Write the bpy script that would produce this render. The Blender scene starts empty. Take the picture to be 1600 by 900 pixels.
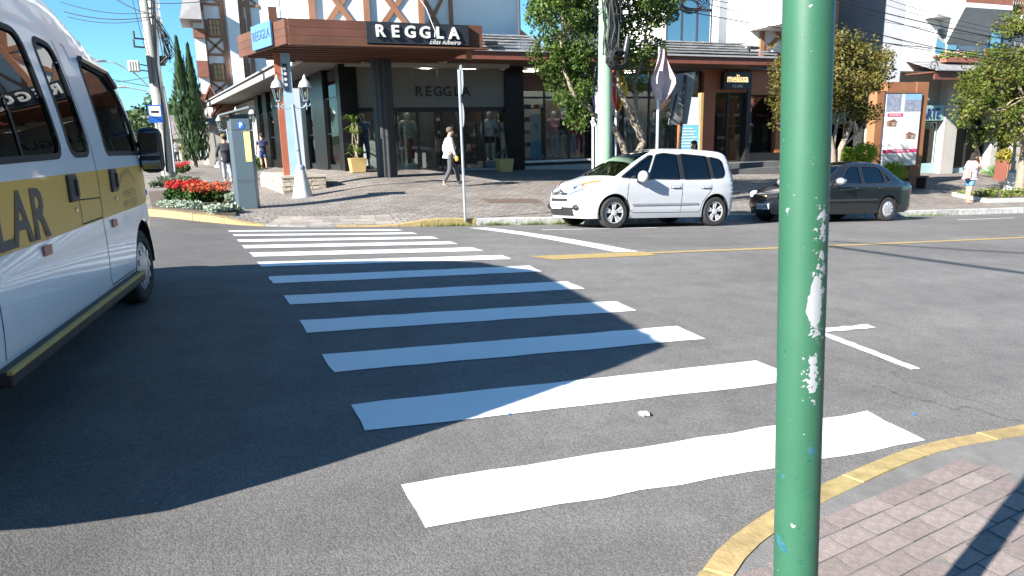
import bpy, bmesh, math, random
from mathutils import Vector, Matrix
rnd = random.Random(11)
PI = math.pi
rad = math.radians
C = bpy.context.scene.collection

# ------------------------------------------------------------------ camera
# world: X runs along the cross street (downhill to the right), Y across it, camera over the origin
F, YV, XV, H, PHI = 1090.0, 5500.0, 920.0, 1.65, rad(22.3225)
_d = Vector(((XV - 800) / F, (YV - 450) / F, 1)).normalized()
_up = -_d
_fw = Vector((0, 0, 1)); _fw = (_fw - _fw.dot(_up) * _up).normalized()
_rt = _fw.cross(_up)
_c, _s = math.cos(PHI), math.sin(PHI)
def cam2world(d):
    x, y, z = _rt.dot(d), _fw.dot(d), _up.dot(d)
    return Vector((_c * x + _s * y, -_s * x + _c * y, z))
_R, _U, _B = cam2world(Vector((1, 0, 0))), cam2world(Vector((0, -1, 0))), cam2world(Vector((0, 0, -1)))
cam = bpy.data.cameras.new('camera')
cam.sensor_width = 36; cam.lens = 36 * F / 1600; cam.clip_end = 4000; cam.clip_start = .05
camo = bpy.data.objects.new('camera', cam); C.objects.link(camo)
camo.matrix_world = Matrix(((_R.x, _U.x, _B.x, 0), (_R.y, _U.y, _B.y, 0), (_R.z, _U.z, _B.z, H), (0, 0, 0, 1)))
bpy.context.scene.camera = camo

# ------------------------------------------------------------------ sky, sun, exposure
SUN_EL, SUN_AZ = rad(29), rad(19)            # shadows fall towards +X, 19 degrees towards +Y
w = bpy.data.worlds.new('World'); bpy.context.scene.world = w; w.use_nodes = True
nt = w.node_tree
sk = nt.nodes.new('ShaderNodeTexSky'); sk.sky_type = 'NISHITA'; sk.sun_disc = False
sk.sun_elevation = SUN_EL; sk.sun_rotation = rad(270) - SUN_AZ
sk.air_density = 1.0; sk.dust_density = 0.2; sk.ozone_density = 2.0; sk.altitude = 800
tn = nt.nodes.new('ShaderNodeMix'); tn.data_type = 'RGBA'; tn.blend_type = 'MULTIPLY'; tn.inputs[0].default_value = 1
tn.inputs[7].default_value = (.60, 1.06, 1.24, 1)      # the phone's cyan rendering of the whole sky
nt.links.new(sk.outputs[0], tn.inputs[6]); nt.links.new(tn.outputs[2], nt.nodes['Background'].inputs[0])
nt.nodes['Background'].inputs[1].default_value = 0.055
sl = bpy.data.lights.new('sun', 'SUN'); sl.energy = 5.0; sl.angle = rad(.5); sl.color = (1, .95, .87)
so = bpy.data.objects.new('sun', sl); C.objects.link(so)
SUND = Vector((math.cos(SUN_EL) * math.cos(SUN_AZ), math.cos(SUN_EL) * math.sin(SUN_AZ), -math.sin(SUN_EL)))
so.rotation_euler = SUND.to_track_quat('-Z', 'Y').to_euler()
vs = bpy.context.scene.view_settings
vs.view_transform = 'Standard'; vs.look = 'None'; vs.gamma = 1; vs.use_curve_mapping = False
vs.exposure = 1.7
cy = bpy.context.scene.cycles
cy.max_bounces = 8; cy.transparent_max_bounces = 12; cy.caustics_reflective = False; cy.caustics_refractive = False
cy.use_denoising = True; cy.sample_clamp_indirect = 8

# ------------------------------------------------------------------ levels of the ground, pixels to places
def clamp(v, a, b): return a if v < a else b if v > b else v
def zr0(x, y):
    u = clamp(y - 2.685, -1.5, 11.315); v = clamp(x, -.8, 45) - .67
    b = .12 * clamp((-x - .95) / .35, 0, 1) * math.exp(-((y - 2.4) / 2.3) ** 2)      # the side street rises a little under the van
    return .0817 * u - .0067 * u * u - .0575 * v + .0004 * v * v + b
def zpav(x, y):
    s = clamp((y - 14) / 10, -.2, 1.0)
    a = zr0(x, 14) + .14
    k = clamp((x - 1) / 3.4, 0, 1); k = k * k * (3 - 2 * k)
    b0 = a + .03 if x < 1 else .28
    b1 = .71 - .037 * (clamp(x, 4.4, 45) - 4.4)
    b = b0 + (b1 - b0) * k
    return a + (b - a) * s
def zroad(x, y):
    return zr0(x, y) if y <= 14 else zpav(x, y) - .14
def znear(x, y): return zroad(x, min(y, 2.6)) + .085
def ray(px, py): return cam2world(Vector(((px - 800) / F, (py - 450) / F, 1)))
def atY(px, py, Y):
    d = ray(px, py); t = Y / d.y; return Vector((d.x * t, Y, H + d.z * t))
def atZ(px, py, Z):
    d = ray(px, py); t = (Z - H) / d.z; return Vector((d.x * t, d.y * t, Z))
def hit(px, py, fn=zpav):
    d = ray(px, py); t = .5; g = lambda t: H + d.z * t - fn(d.x * t, d.y * t)
    while g(t) > 0 and t < 150: t += .05 * (1 + t * .02)
    lo, hi = t - .2, t
    for _ in range(30):
        m = (lo + hi) / 2
        if g(m) > 0: lo = m
        else: hi = m
    return Vector((d.x * lo, d.y * lo, H + d.z * lo))
def XY(px, Y): return atY(px, 220, Y).x     # x of a vertical seen at pixel column px, standing at depth Y
def px_of(P):
    q = Vector(P) - Vector((0, 0, H)); z = -q.dot(_B)
    return (800 + F * q.dot(_R) / z, 450 - F * q.dot(_U) / z, z)

# ------------------------------------------------------------------ materials
MATS = {}
def mat(name, col, rough=.6, metal=0, var=.15, scale=3, bump=0, bscale=60, rand=0, spec=.5, coat=0, emit=0, sub=None, island=0, bdist=.01):
    if name in MATS: return MATS[name]
    m = bpy.data.materials.new(name); m.use_nodes = True; MATS[name] = m
    n = m.node_tree.nodes; l = m.node_tree.links; p = n['Principled BSDF']
    p.inputs['Roughness'].default_value = rough; p.inputs['Metallic'].default_value = metal
    p.inputs['Specular IOR Level'].default_value = spec; p.inputs['Coat Weight'].default_value = coat
    p.inputs['Coat Roughness'].default_value = .03
    tc = n.new('ShaderNodeTexCoord')
    no = n.new('ShaderNodeTexNoise'); no.inputs['Scale'].default_value = scale; no.inputs['Detail'].default_value = 6
    no.inputs['Roughness'].default_value = .65
    l.new(tc.outputs['Object'], no.inputs['Vector'])
    mr = n.new('ShaderNodeMapRange'); mr.inputs[1].default_value = .25; mr.inputs[2].default_value = .75
    l.new(no.outputs[0], mr.inputs[0])
    mx = n.new('ShaderNodeMix'); mx.data_type = 'RGBA'
    c2 = sub if sub else tuple(min(1, c * (1 + var)) for c in col)
    c1 = col if sub else tuple(c * (1 - var) for c in col)
    mx.inputs[6].default_value = (*c1, 1); mx.inputs[7].default_value = (*c2, 1)
    l.new(mr.outputs[0], mx.inputs[0]); out = mx.outputs[2]
    if rand or island:
        hs = n.new('ShaderNodeHueSaturation')
        if rand: src = n.new('ShaderNodeObjectInfo').outputs['Random']
        else: src = n.new('ShaderNodeNewGeometry').outputs['Random Per Island']
        a = rand or island
        r2 = n.new('ShaderNodeMapRange'); r2.inputs[3].default_value = 1 - a; r2.inputs[4].default_value = 1 + a
        l.new(src, r2.inputs[0]); l.new(r2.outputs[0], hs.inputs['Value'])
        mu = n.new('ShaderNodeMath'); mu.operation = 'MULTIPLY'; mu.inputs[1].default_value = 7.13
        fr = n.new('ShaderNodeMath'); fr.operation = 'FRACT'
        l.new(src, mu.inputs[0]); l.new(mu.outputs[0], fr.inputs[0])
        r3 = n.new('ShaderNodeMapRange'); r3.inputs[3].default_value = .5 - a * .07; r3.inputs[4].default_value = .5 + a * .07
        l.new(fr.outputs[0], r3.inputs[0]); l.new(r3.outputs[0], hs.inputs['Hue'])
        l.new(out, hs.inputs['Color']); out = hs.outputs[0]
    l.new(out, p.inputs['Base Color'])
    if bump:
        nb = n.new('ShaderNodeTexNoise'); nb.inputs['Scale'].default_value = bscale; nb.inputs['Detail'].default_value = 4
        l.new(tc.outputs['Object'], nb.inputs['Vector'])
        b = n.new('ShaderNodeBump'); b.inputs['Strength'].default_value = bump; b.inputs['Distance'].default_value = bdist
        l.new(nb.outputs[0], b.inputs['Height']); l.new(b.outputs[0], p.inputs['Normal'])
    if emit:
        l.new(out, p.inputs['Emission Color']); p.inputs['Emission Strength'].default_value = emit
    return m
def glass(name, tint=(.5, .55, .6), rough=0.0, refl=1.0, base=.06):
    # a pane: looks through (tinted) and mirrors more at grazing angles
    if name in MATS: return MATS[name]
    m = bpy.data.materials.new(name); m.use_nodes = True; MATS[name] = m
    n = m.node_tree.nodes; l = m.node_tree.links; n.remove(n['Principled BSDF'])
    t = n.new('ShaderNodeBsdfTransparent'); t.inputs[0].default_value = (*tint, 1)
    g = n.new('ShaderNodeBsdfGlossy'); g.inputs['Roughness'].default_value = rough
    lw = n.new('ShaderNodeFresnel'); lw.inputs['IOR'].default_value = 1.52
    ad = n.new('ShaderNodeMath'); ad.operation = 'MULTIPLY_ADD'; ad.inputs[1].default_value = refl * 1.6; ad.inputs[2].default_value = base
    ad.use_clamp = True
    tc = n.new('ShaderNodeTexCoord'); no = n.new('ShaderNodeTexNoise'); no.inputs['Scale'].default_value = .8
    bu = n.new('ShaderNodeBump'); bu.inputs['Strength'].default_value = .02; bu.inputs['Distance'].default_value = .05
    l.new(tc.outputs['Object'], no.inputs['Vector']); l.new(no.outputs[0], bu.inputs['Height']); l.new(bu.outputs[0], g.inputs['Normal'])
    mx = n.new('ShaderNodeMixShader')
    l.new(lw.outputs[0], ad.inputs[0]); l.new(ad.outputs[0], mx.inputs[0])
    l.new(t.outputs[0], mx.inputs[1]); l.new(g.outputs[0], mx.inputs[2])
    l.new(mx.outputs[0], n['Material Output'].inputs[0])
    return m
def leafmat(name, c1, c2, trans=.35):
    if name in MATS: return MATS[name]
    m = bpy.data.materials.new(name); m.use_nodes = True; MATS[name] = m
    n = m.node_tree.nodes; l = m.node_tree.links; p = n['Principled BSDF']
    p.inputs['Roughness'].default_value = .55; p.inputs['Specular IOR Level'].default_value = .3
    g = n.new('ShaderNodeNewGeometry'); mx = n.new('ShaderNodeMix'); mx.data_type = 'RGBA'
    tc = n.new('ShaderNodeTexCoord'); no = n.new('ShaderNodeTexNoise'); no.inputs['Scale'].default_value = 1.6
    l.new(tc.outputs['Object'], no.inputs['Vector'])
    a = n.new('ShaderNodeMath'); a.operation = 'MULTIPLY_ADD'; a.inputs[1].default_value = .45
    mr = n.new('ShaderNodeMapRange'); mr.inputs[1].default_value = .3; mr.inputs[2].default_value = .7; mr.inputs[4].default_value = .6
    l.new(no.outputs[0], mr.inputs[0]); l.new(g.outputs['Random Per Island'], a.inputs[0]); l.new(mr.outputs[0], a.inputs[2])
    mx.inputs[6].default_value = (*c1, 1); mx.inputs[7].default_value = (*c2, 1); l.new(a.outputs[0], mx.inputs[0])
    l.new(mx.outputs[2], p.inputs['Base Color'])
    t = n.new('ShaderNodeBsdfTranslucent'); l.new(mx.outputs[2], t.inputs[0])
    ms = n.new('ShaderNodeMixShader'); ms.inputs[0].default_value = trans
    l.new(p.outputs[0], ms.inputs[1]); l.new(t.outputs[0], ms.inputs[2]); l.new(ms.outputs[0], n['Material Output'].inputs[0])
    return m

# ------------------------------------------------------------------ mesh building
class MB:
    def __init__(self, M=None): self.v = []; self.f = []; self.M = M
    def add(self, vs, fs):
        o = len(self.v)
        self.v += [self.M @ Vector(p) if self.M else Vector(p) for p in vs]
        self.f += [tuple(i + o for i in f) for f in fs]; return self
    def box(self, c, s, rz=0, taper=1.0):
        x, y, z = (k / 2 for k in s); t = taper
        P = [(-x, -y, -z), (x, -y, -z), (x, y, -z), (-x, y, -z), (-x * t, -y * t, z), (x * t, -y * t, z), (x * t, y * t, z), (-x * t, y * t, z)]
        a, b = math.cos(rz), math.sin(rz)
        return self.add([(c[0] + p[0] * a - p[1] * b, c[1] + p[0] * b + p[1] * a, c[2] + p[2]) for p in P],
                        [(0, 3, 2, 1), (4, 5, 6, 7), (0, 1, 5, 4), (1, 2, 6, 5), (2, 3, 7, 6), (3, 0, 4, 7)])
    def bx(self, x0, x1, y0, y1, z0, z1): return self.box(((x0 + x1) / 2, (y0 + y1) / 2, (z0 + z1) / 2), (abs(x1 - x0), abs(y1 - y0), abs(z1 - z0)))
    def prism(self, poly, z0, z1):          # polygon in xy, z0/z1 numbers or functions
        n = len(poly); a = lambda z, p: z(*p) if callable(z) else z
        vs = [(p[0], p[1], a(z0, p)) for p in poly] + [(p[0], p[1], a(z1, p)) for p in poly]
        ar = sum(poly[i][0] * poly[(i + 1) % n][1] - poly[(i + 1) % n][0] * poly[i][1] for i in range(n))
        fs = [tuple(range(n))[::-1], tuple(range(n, 2 * n))] + [(i, (i + 1) % n, n + (i + 1) % n, n + i) for i in range(n)]
        if ar < 0: fs = [f[::-1] for f in fs]
        return self.add(vs, fs)
    def plate(self, poly, axis_o, ex, ey, th):   # polygon in a plane (origin, two axes), thickened along the normal
        ex, ey = Vector(ex), Vector(ey); nrm = ex.cross(ey).normalized() * th; o = Vector(axis_o); n = len(poly)
        vs = [o + ex * p[0] + ey * p[1] for p in poly]; vs += [v + nrm for v in vs]
        return self.add(vs, [tuple(range(n))[::-1], tuple(range(n, 2 * n))] + [(i, (i + 1) % n, n + (i + 1) % n, n + i) for i in range(n)])
    def tube(self, pts, r, n=8, cap=True):
        pts = [Vector(p) for p in pts]; k = len(pts); r = r if isinstance(r, (list, tuple)) else [r] * k
        vs = []; up = None
        for i, p in enumerate(pts):
            d = (pts[min(i + 1, k - 1)] - pts[max(i - 1, 0)]).normalized()
            if up is None: up = Vector((0, 0, 1)) if abs(d.z) < .9 else Vector((1, 0, 0))
            a = d.cross(up).normalized(); b = a.cross(d).normalized(); up = b
            vs += [p + (a * math.cos(2 * PI * j / n) + b * math.sin(2 * PI * j / n)) * r[i] for j in range(n)]
        fs = [(i * n + j, i * n + (j + 1) % n, (i + 1) * n + (j + 1) % n, (i + 1) * n + j) for i in range(k - 1) for j in range(n)]
        if cap: fs += [tuple(range(n))[::-1], tuple(range((k - 1) * n, k * n))]
        return self.add(vs, fs)
    def lathe(self, c, prof, n=16, axis='z', caps=True):    # prof: (radius, height)
        vs = []
        for r, h in prof:
            for j in range(n):
                a = 2 * PI * j / n; u, v = r * math.cos(a), r * math.sin(a)
                vs.append((c[0] + u, c[1] + v, c[2] + h) if axis == 'z' else (c[0] + u, c[1] + h, c[2] + v) if axis == 'y' else (c[0] + h, c[1] + u, c[2] + v))
        k = len(prof)
        fs = [(i * n + j, i * n + (j + 1) % n, (i + 1) * n + (j + 1) % n, (i + 1) * n + j) for i in range(k - 1) for j in range(n)]
        if caps and prof[0][0] > 1e-6: fs.append(tuple(range(n))[::-1])
        if caps and prof[-1][0] > 1e-6: fs.append(tuple(range((k - 1) * n, k * n)))
        if axis == 'y': fs = [f[::-1] for f in fs]
        return self.add(vs, fs)
    def ball(self, c, r, n=12, k=8):
        r = r if isinstance(r, (tuple, list)) else (r, r, r); o = len(self.v)
        pr = [(math.sin(PI * i / k), -math.cos(PI * i / k)) for i in range(k + 1)]
        vs = [(c[0] + r[0] * s * math.cos(2 * PI * j / n), c[1] + r[1] * s * math.sin(2 * PI * j / n), c[2] + r[2] * h) for s, h in pr for j in range(n)]
        return self.add(vs, [(i * n + j, i * n + (j + 1) % n, (i + 1) * n + (j + 1) % n, (i + 1) * n + j) for i in range(k) for j in range(n)])
    def build(self, name, m, parent=None, smooth=False, bevel=0, label=None, kind=None, ang=40):
        me = bpy.data.meshes.new(name); me.from_pydata([tuple(v) for v in self.v], [], self.f); me.update()
        return link(me, name, m, parent, smooth, bevel, label, kind, ang)
def link(me, name, m, parent=None, smooth=False, bevel=0, label=None, kind=None, ang=40):
    o = bpy.data.objects.new(name, me); C.objects.link(o)
    if m is not None and not me.materials: me.materials.append(m)
    if smooth:
        bm = bmesh.new(); bm.from_mesh(me); bmesh.ops.remove_doubles(bm, verts=bm.verts, dist=1e-5); bm.to_mesh(me); bm.free()
        me.polygons.foreach_set('use_smooth', [True] * len(me.polygons))
        me.set_sharp_from_angle(angle=rad(ang))
    if bevel:
        b = o.modifiers.new('bevel', 'BEVEL'); b.width = bevel; b.segments = 2; b.limit_method = 'ANGLE'
    if parent is not None: o.parent = parent
    if label: o['label'] = label
    if kind: o['kind'] = kind
    return o
def tag(o, label, cat, group=None):
    o['label'] = label; o['category'] = cat
    if group: o['group'] = group
    return o
def thing(name, label, cat, loc=(0, 0, 0), rz=0, group=None):
    o = bpy.data.objects.new(name, None); C.objects.link(o); o.location = loc; o.rotation_euler = (0, 0, rz)
    o.empty_display_size = .1
    return tag(o, label, cat, group)
def struct(o): o['kind'] = 'structure'; return o
def copy_tree(o, parent=None):
    c = o.copy(); C.objects.link(c); c.parent = parent
    for ch in o.children: copy_tree(ch, c)
    return c
def text(body, size, m, parent, loc, rot=(PI / 2, 0, 0), name='lettering', ext=.004, align='CENTER', bold=0, sx=1, shear=0, space=1):
    cu = bpy.data.curves.new(name, 'FONT'); cu.body = body; cu.size = size; cu.extrude = ext; cu.align_x = align; cu.align_y = 'CENTER'
    cu.offset = bold; cu.shear = shear; cu.space_character = space; cu.materials.append(m)
    cu.resolution_u = 3
    t = bpy.data.objects.new(name, cu); C.objects.link(t); bpy.context.view_layer.update()
    me = bpy.data.meshes.new_from_object(t.evaluated_get(bpy.context.evaluated_depsgraph_get())); bpy.data.objects.remove(t); bpy.data.curves.remove(cu)
    o = bpy.data.objects.new(name, me); C.objects.link(o)
    if not me.materials: me.materials.append(m)
    o.parent = parent; o.location = loc; o.rotation_euler = rot; o.scale = (sx, 1, 1)
    return o
def leaves(mb, centres, n, size, spread, up=.3, rn=rnd, asp=1.5, flat=1.0):
    # n small leaf faces scattered round the given centres (x, y, z, r)
    for i in range(n):
        cx, cy, cz, r = centres[rn.randrange(len(centres))]
        th = rn.uniform(0, 2 * PI); ph = math.acos(rn.uniform(-1, 1)); q = r * rn.uniform(.35, 1) ** .6 * spread
        p = Vector((cx + q * math.sin(ph) * math.cos(th), cy + q * math.sin(ph) * math.sin(th), cz + q * math.cos(ph) * flat))
        nrm = Vector((rn.gauss(0, 1), rn.gauss(0, 1), rn.gauss(0, 1) + up)).normalized()
        a = nrm.orthogonal().normalized(); a = Matrix.Rotation(rn.uniform(0, 6.28), 3, nrm) @ a; b = nrm.cross(a)
        s = size * rn.uniform(.6, 1.3)
        o = len(mb.v); mb.v += [p - a * s * asp * .5, p + b * s * .42 + nrm * s * .08, p + a * s * asp * .5, p - b * s * .42 + nrm * s * .08]
        mb.f.append((o, o + 1, o + 2, o + 3))
    return mb

# ================================================================== the setting
def asphalt():
    m = bpy.data.materials.new('asphalt'); m.use_nodes = True
    n = m.node_tree.nodes; l = m.node_tree.links; p = n['Principled BSDF']; p.inputs['Roughness'].default_value = .85; p.inputs['Specular IOR Level'].default_value = .35
    tc = n.new('ShaderNodeTexCoord')
    def noise(s, d=4, ro=.6, dist=0):
        k = n.new('ShaderNodeTexNoise'); k.inputs['Scale'].default_value = s; k.inputs['Detail'].default_value = d; k.inputs['Roughness'].default_value = ro
        k.inputs['Distortion'].default_value = dist; l.new(tc.outputs['Object'], k.inputs['Vector']); return k.outputs[0]
    def rng(src, a, b, c, d):
        k = n.new('ShaderNodeMapRange'); k.inputs[1].default_value = a; k.inputs[2].default_value = b; k.inputs[3].default_value = c; k.inputs[4].default_value = d
        l.new(src, k.inputs[0]); return k.outputs[0]
    def mul(a, b):
        k = n.new('ShaderNodeMath'); k.operation = 'MULTIPLY'; l.new(a, k.inputs[0]); l.new(b, k.inputs[1]); return k.outputs[0]
    big = rng(noise(.35, 5, .6, .6), .3, .7, .84, 1.16)
    mid = rng(noise(3.5, 5), .3, .7, .88, 1.12)
    vo = n.new('ShaderNodeTexVoronoi'); vo.inputs['Scale'].default_value = 105; l.new(tc.outputs['Object'], vo.inputs['Vector'])
    sep = n.new('ShaderNodeSeparateColor'); l.new(vo.outputs['Color'], sep.inputs[0])
    stone = rng(sep.outputs[0], 0, 1, .8, 1.2)
    gap = rng(vo.outputs['Distance'], .25, .75, 1.04, .76)
    fine = rng(noise(260, 2), .3, .7, .86, 1.14)
    # thin wandering cracks, and lengthwise scuffs left by tyres
    vc = n.new('ShaderNodeTexVoronoi'); vc.feature = 'DISTANCE_TO_EDGE'; vc.inputs['Scale'].default_value = .55
    mp = n.new('ShaderNodeMapping'); nd = n.new('ShaderNodeTexNoise'); nd.inputs['Scale'].default_value = 1.5; nd.inputs['Detail'].default_value = 6
    l.new(tc.outputs['Object'], nd.inputs['Vector'])
    va = n.new('ShaderNodeVectorMath'); va.operation = 'MULTIPLY_ADD'; va.inputs[1].default_value = (1.3, 1.3, 0); l.new(nd.outputs['Color'], va.inputs[0]); l.new(tc.outputs['Object'], va.inputs[2])
    l.new(va.outputs[0], vc.inputs['Vector'])
    cr0 = rng(vc.outputs['Distance'], .0, .007, .62, 1)
    crm = rng(noise(.5, 2), .57, .64, 0, 1)
    mixc = n.new('ShaderNodeMix'); mixc.inputs[2].default_value = 1; l.new(crm, mixc.inputs[0]); l.new(cr0, mixc.inputs[3])
    m2 = n.new('ShaderNodeMapping'); m2.inputs['Scale'].default_value = (.12, 1.6, 1); l.new(tc.outputs['Object'], m2.inputs[0])
    ns = n.new('ShaderNodeTexNoise'); ns.inputs['Scale'].default_value = 1.2; ns.inputs['Detail'].default_value = 5; l.new(m2.outputs[0], ns.inputs['Vector'])
    scf = rng(ns.outputs[0], .3, .7, .9, 1.1)
    f = mul(mul(mul(big, mid), mul(stone, gap)), mul(mul(fine, mixc.outputs[0]), scf))
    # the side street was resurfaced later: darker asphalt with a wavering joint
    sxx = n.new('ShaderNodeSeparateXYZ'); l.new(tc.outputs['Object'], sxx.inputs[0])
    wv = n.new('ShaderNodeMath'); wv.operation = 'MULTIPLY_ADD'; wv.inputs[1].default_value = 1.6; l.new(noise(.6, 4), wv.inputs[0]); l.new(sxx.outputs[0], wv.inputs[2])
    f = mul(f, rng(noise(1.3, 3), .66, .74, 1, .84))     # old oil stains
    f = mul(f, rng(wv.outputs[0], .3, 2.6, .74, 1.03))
    mx = n.new('ShaderNodeMix'); mx.data_type = 'RGBA'; mx.blend_type = 'MULTIPLY'; mx.inputs[0].default_value = 1
    mx.inputs[6].default_value = (.168, .160, .153, 1); cmb = n.new('ShaderNodeCombineColor')
    for i in range(3): l.new(f, cmb.inputs[i])
    l.new(cmb.outputs[0], mx.inputs[7]); l.new(mx.outputs[2], p.inputs['Base Color'])
    b = n.new('ShaderNodeBump'); b.inputs['Strength'].default_value = .55; b.inputs['Distance'].default_value = .006
    l.new(mul(gap, fine), b.inputs['Height']); l.new(b.outputs[0], p.inputs['Normal'])
    return m
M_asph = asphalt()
def sheet(name, xs, ys, zf, m, keep=lambda x, y: True):
    nx, ny = len(xs), len(ys)
    vs = [(x, y, zf(x, y)) for y in ys for x in xs]
    fs = [(j * nx + i, j * nx + i + 1, (j + 1) * nx + i + 1, (j + 1) * nx + i) for j in range(ny - 1) for i in range(nx - 1) if keep((xs[i] + xs[i + 1]) / 2, (ys[j] + ys[j + 1]) / 2)]
    me = bpy.data.meshes.new(name); me.from_pydata(vs, [], fs); me.update()
    me.polygons.foreach_set('use_smooth', [True] * len(me.polygons))
    return struct(link(me, name, m))
def steps(a, b, s): n = max(1, round((b - a) / s)); return [a + (b - a) * i / n for i in range(n + 1)]
rx = steps(-40, -8, 2) + steps(-8, 12, .4)[1:] + steps(12, 60, 1.5)[1:]
ry = steps(-30, -2, 3) + steps(-2, 14, .4)[1:] + steps(14, 30, 1)[1:] + steps(30, 120, 5)[1:]
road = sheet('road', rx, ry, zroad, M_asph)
tx = [-1500, -400, -150, -80] + steps(-40, 60, 2) + [90, 150, 400, 1500]
ty = [-1500, -400, -120] + steps(-30, 30, 2) + steps(30, 120, 6)[1:] + [160, 250, 500, 1500]
terrain = sheet('terrain', tx, ty, lambda x, y: zroad(x, y) - .12, mat('earth', (.09, .085, .05), .95, var=.4, scale=.2))

# ---- painted markings: sheets 4 mm over the asphalt
def paint(name, col, wear, scale):
    m = bpy.data.materials.new(name); m.use_nodes = True; n = m.node_tree.nodes; l = m.node_tree.links; p = n['Principled BSDF']
    p.inputs['Roughness'].default_value = .6
    tc = n.new('ShaderNodeTexCoord'); a = n.new('ShaderNodeTexNoise'); a.inputs['Scale'].default_value = scale; a.inputs['Detail'].default_value = 8; a.inputs['Roughness'].default_value = .75
    l.new(tc.outputs['Object'], a.inputs['Vector'])
    mr = n.new('ShaderNodeMapRange'); mr.inputs[1].default_value = wear - .05; mr.inputs[2].default_value = wear + .05; l.new(a.outputs[0], mr.inputs[0])
    b = n.new('ShaderNodeTexNoise'); b.inputs['Scale'].default_value = 2.5; b.inputs['Detail'].default_value = 6; l.new(tc.outputs['Object'], b.inputs['Vector'])
    m1 = n.new('ShaderNodeMix'); m1.data_type = 'RGBA'; m1.inputs[6].default_value = (*[c * .86 for c in col], 1); m1.inputs[7].default_value = (*col, 1); l.new(b.outputs[0], m1.inputs[0])
    mx = n.new('ShaderNodeMix'); mx.data_type = 'RGBA'; mx.inputs[7].default_value = (.14, .135, .13, 1); l.new(m1.outputs[2], mx.inputs[6]); l.new(mr.outputs[0], mx.inputs[0])
    l.new(mx.outputs[2], p.inputs['Base Color'])
    v = n.new('ShaderNodeTexVoronoi'); v.inputs['Scale'].default_value = 105; l.new(tc.outputs['Object'], v.inputs['Vector'])
    bu = n.new('ShaderNodeBump'); bu.inputs['Strength'].default_value = .35; bu.inputs['Distance'].default_value = .005; bu.invert = True
    l.new(v.outputs['Distance'], bu.inputs['Height']); l.new(bu.outputs[0], p.inputs['Normal'])
    return m
M_pw = paint('road_paint_white', (.82, .83, .83), .80, 60)
M_pw2 = paint('road_paint_white_worn', (.7, .7, .7), .62, 40)
M_py = paint('road_paint_yellow', (.42, .30, .115), .62, 35)
def marking(name, q, m, n=14, k=3, jit=.009, dz=.005):
    # q: four ground corners, a strip from (q0,q1) to (q3,q2)
    a, b, c, d = [Vector((p[0], p[1])) for p in q]; vs = []; r = random.Random(sum(p[0] * 7 + p[1] for p in q))
    for i in range(n + 1):
        for j in range(k + 1):
            t, s = i / n, j / k; P = (a * (1 - s) + b * s) * (1 - t) + (d * (1 - s) + c * s) * t
            if j in (0, k) or i in (0, n): P = P + Vector((r.uniform(-jit, jit), r.uniform(-jit, jit)))
            vs.append((P.x, P.y, zroad(P.x, P.y) + dz))
    fs = [(i * (k + 1) + j, i * (k + 1) + j + 1, (i + 1) * (k + 1) + j + 1, (i + 1) * (k + 1) + j) for i in range(n) for j in range(k)]
    fs = [f[::-1] for f in fs]
    me = bpy.data.meshes.new(name); me.from_pydata(vs, [], fs); me.update()
    return link(me, name, m, road)
# each bar of the crossing from its four corners in the photograph, laid on the crowned road
TL = [(624.4, 758), (548, 632.7), (504.4, 554.9), (468.9, 501.1), (442.2, 462.4), (419.2, 432.5), (402.3, 410.2), (390, 395.5), (378.5, 384), (370.5, 375.2), (364, 366.5), (356.2, 360)]
BL = [(665.8, 826.9), (572, 673.6), (521.3, 582), (480, 520.2), (452, 476.7), (425.8, 443.5), (407, 416.8), (395.5, 401.2), (382, 388), (373.3, 377.8), (365.8, 369.4), (358, 363)]
TR = [(1355, 643.6), (1180, 564.5), (1057.5, 510), (962.5, 471), (885, 440), (827.5, 415.5), (785, 399), (742.5, 387.5), (706, 378), (677.5, 370), (646, 363.7), (620, 358.7)]
BR = [(1446, 690), (1262, 594), (1102, 530), (995, 485.8), (914, 451.7), (846, 424.5), (799, 405), (751, 391.7), (712.5, 381), (682.5, 373), (651, 365.7), (631, 360.5)]
for i in range(12):
    q = [hit(*P, fn=zr0) for P in (BL[i], TL[i], TR[i], BR[i])]
    # the far bars are only a few pixels thick: keep their true width of about 0.38 m
    for a, b in ((0, 1), (3, 2)):
        mid = (q[a] + q[b]) / 2; d = (q[b] - q[a]); d.z = 0; dl = d.length
        wdt = .38 if i > 6 else clamp(dl, .34, .46)
        d = d.normalized() if i <= 6 else Vector((-.06, 1, 0)).normalized()
        q[a], q[b] = mid - d * wdt / 2, mid + d * wdt / 2
    marking('crosswalk_bar', q, M_pw)
H_ = lambda px, py: hit(px, py, fn=zr0)
a, b = H_(733, 356.5), H_(962, 394.5)
marking('stop_line', [(a.x - .02, a.y), (a.x + .36, a.y), (b.x + .38, b.y), (b.x, b.y)], M_pw, n=20)
yl = [(3.85, 8.32), (9.3, 8.42), (15, 8.5), (40, 8.6)]
marking('centre_line', [(3.95, 8.15), (3.75, 8.5), (5.6, 8.56), (5.6, 8.22)], M_py, n=8)
marking('centre_line', [(5.6, 8.36), (5.6, 8.5), (40, 8.75), (40, 8.61)], M_py, n=60)
a, b, c = H_(1288, 516), H_(1362, 510), H_(1430, 577)
marking('parking_line', [(a.x - .25, a.y - .05), (a.x - .25, a.y + .05), (b.x, b.y + .05), (b.x, b.y - .05)], M_pw)
marking('parking_line', [(4.72, 4.5), (4.82, 4.5), (c.x + .05, c.y), (c.x - .05, c.y)], M_pw)
marking('parking_line', [(5.6, 12.0), (5.6, 12.1), (8.2, 12.1), (8.2, 12.0)], M_pw2)
marking('parking_line', [(17.2, 11.95), (17.2, 12.05), (19.5, 12.1), (19.5, 12.0)], M_pw2)
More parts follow.
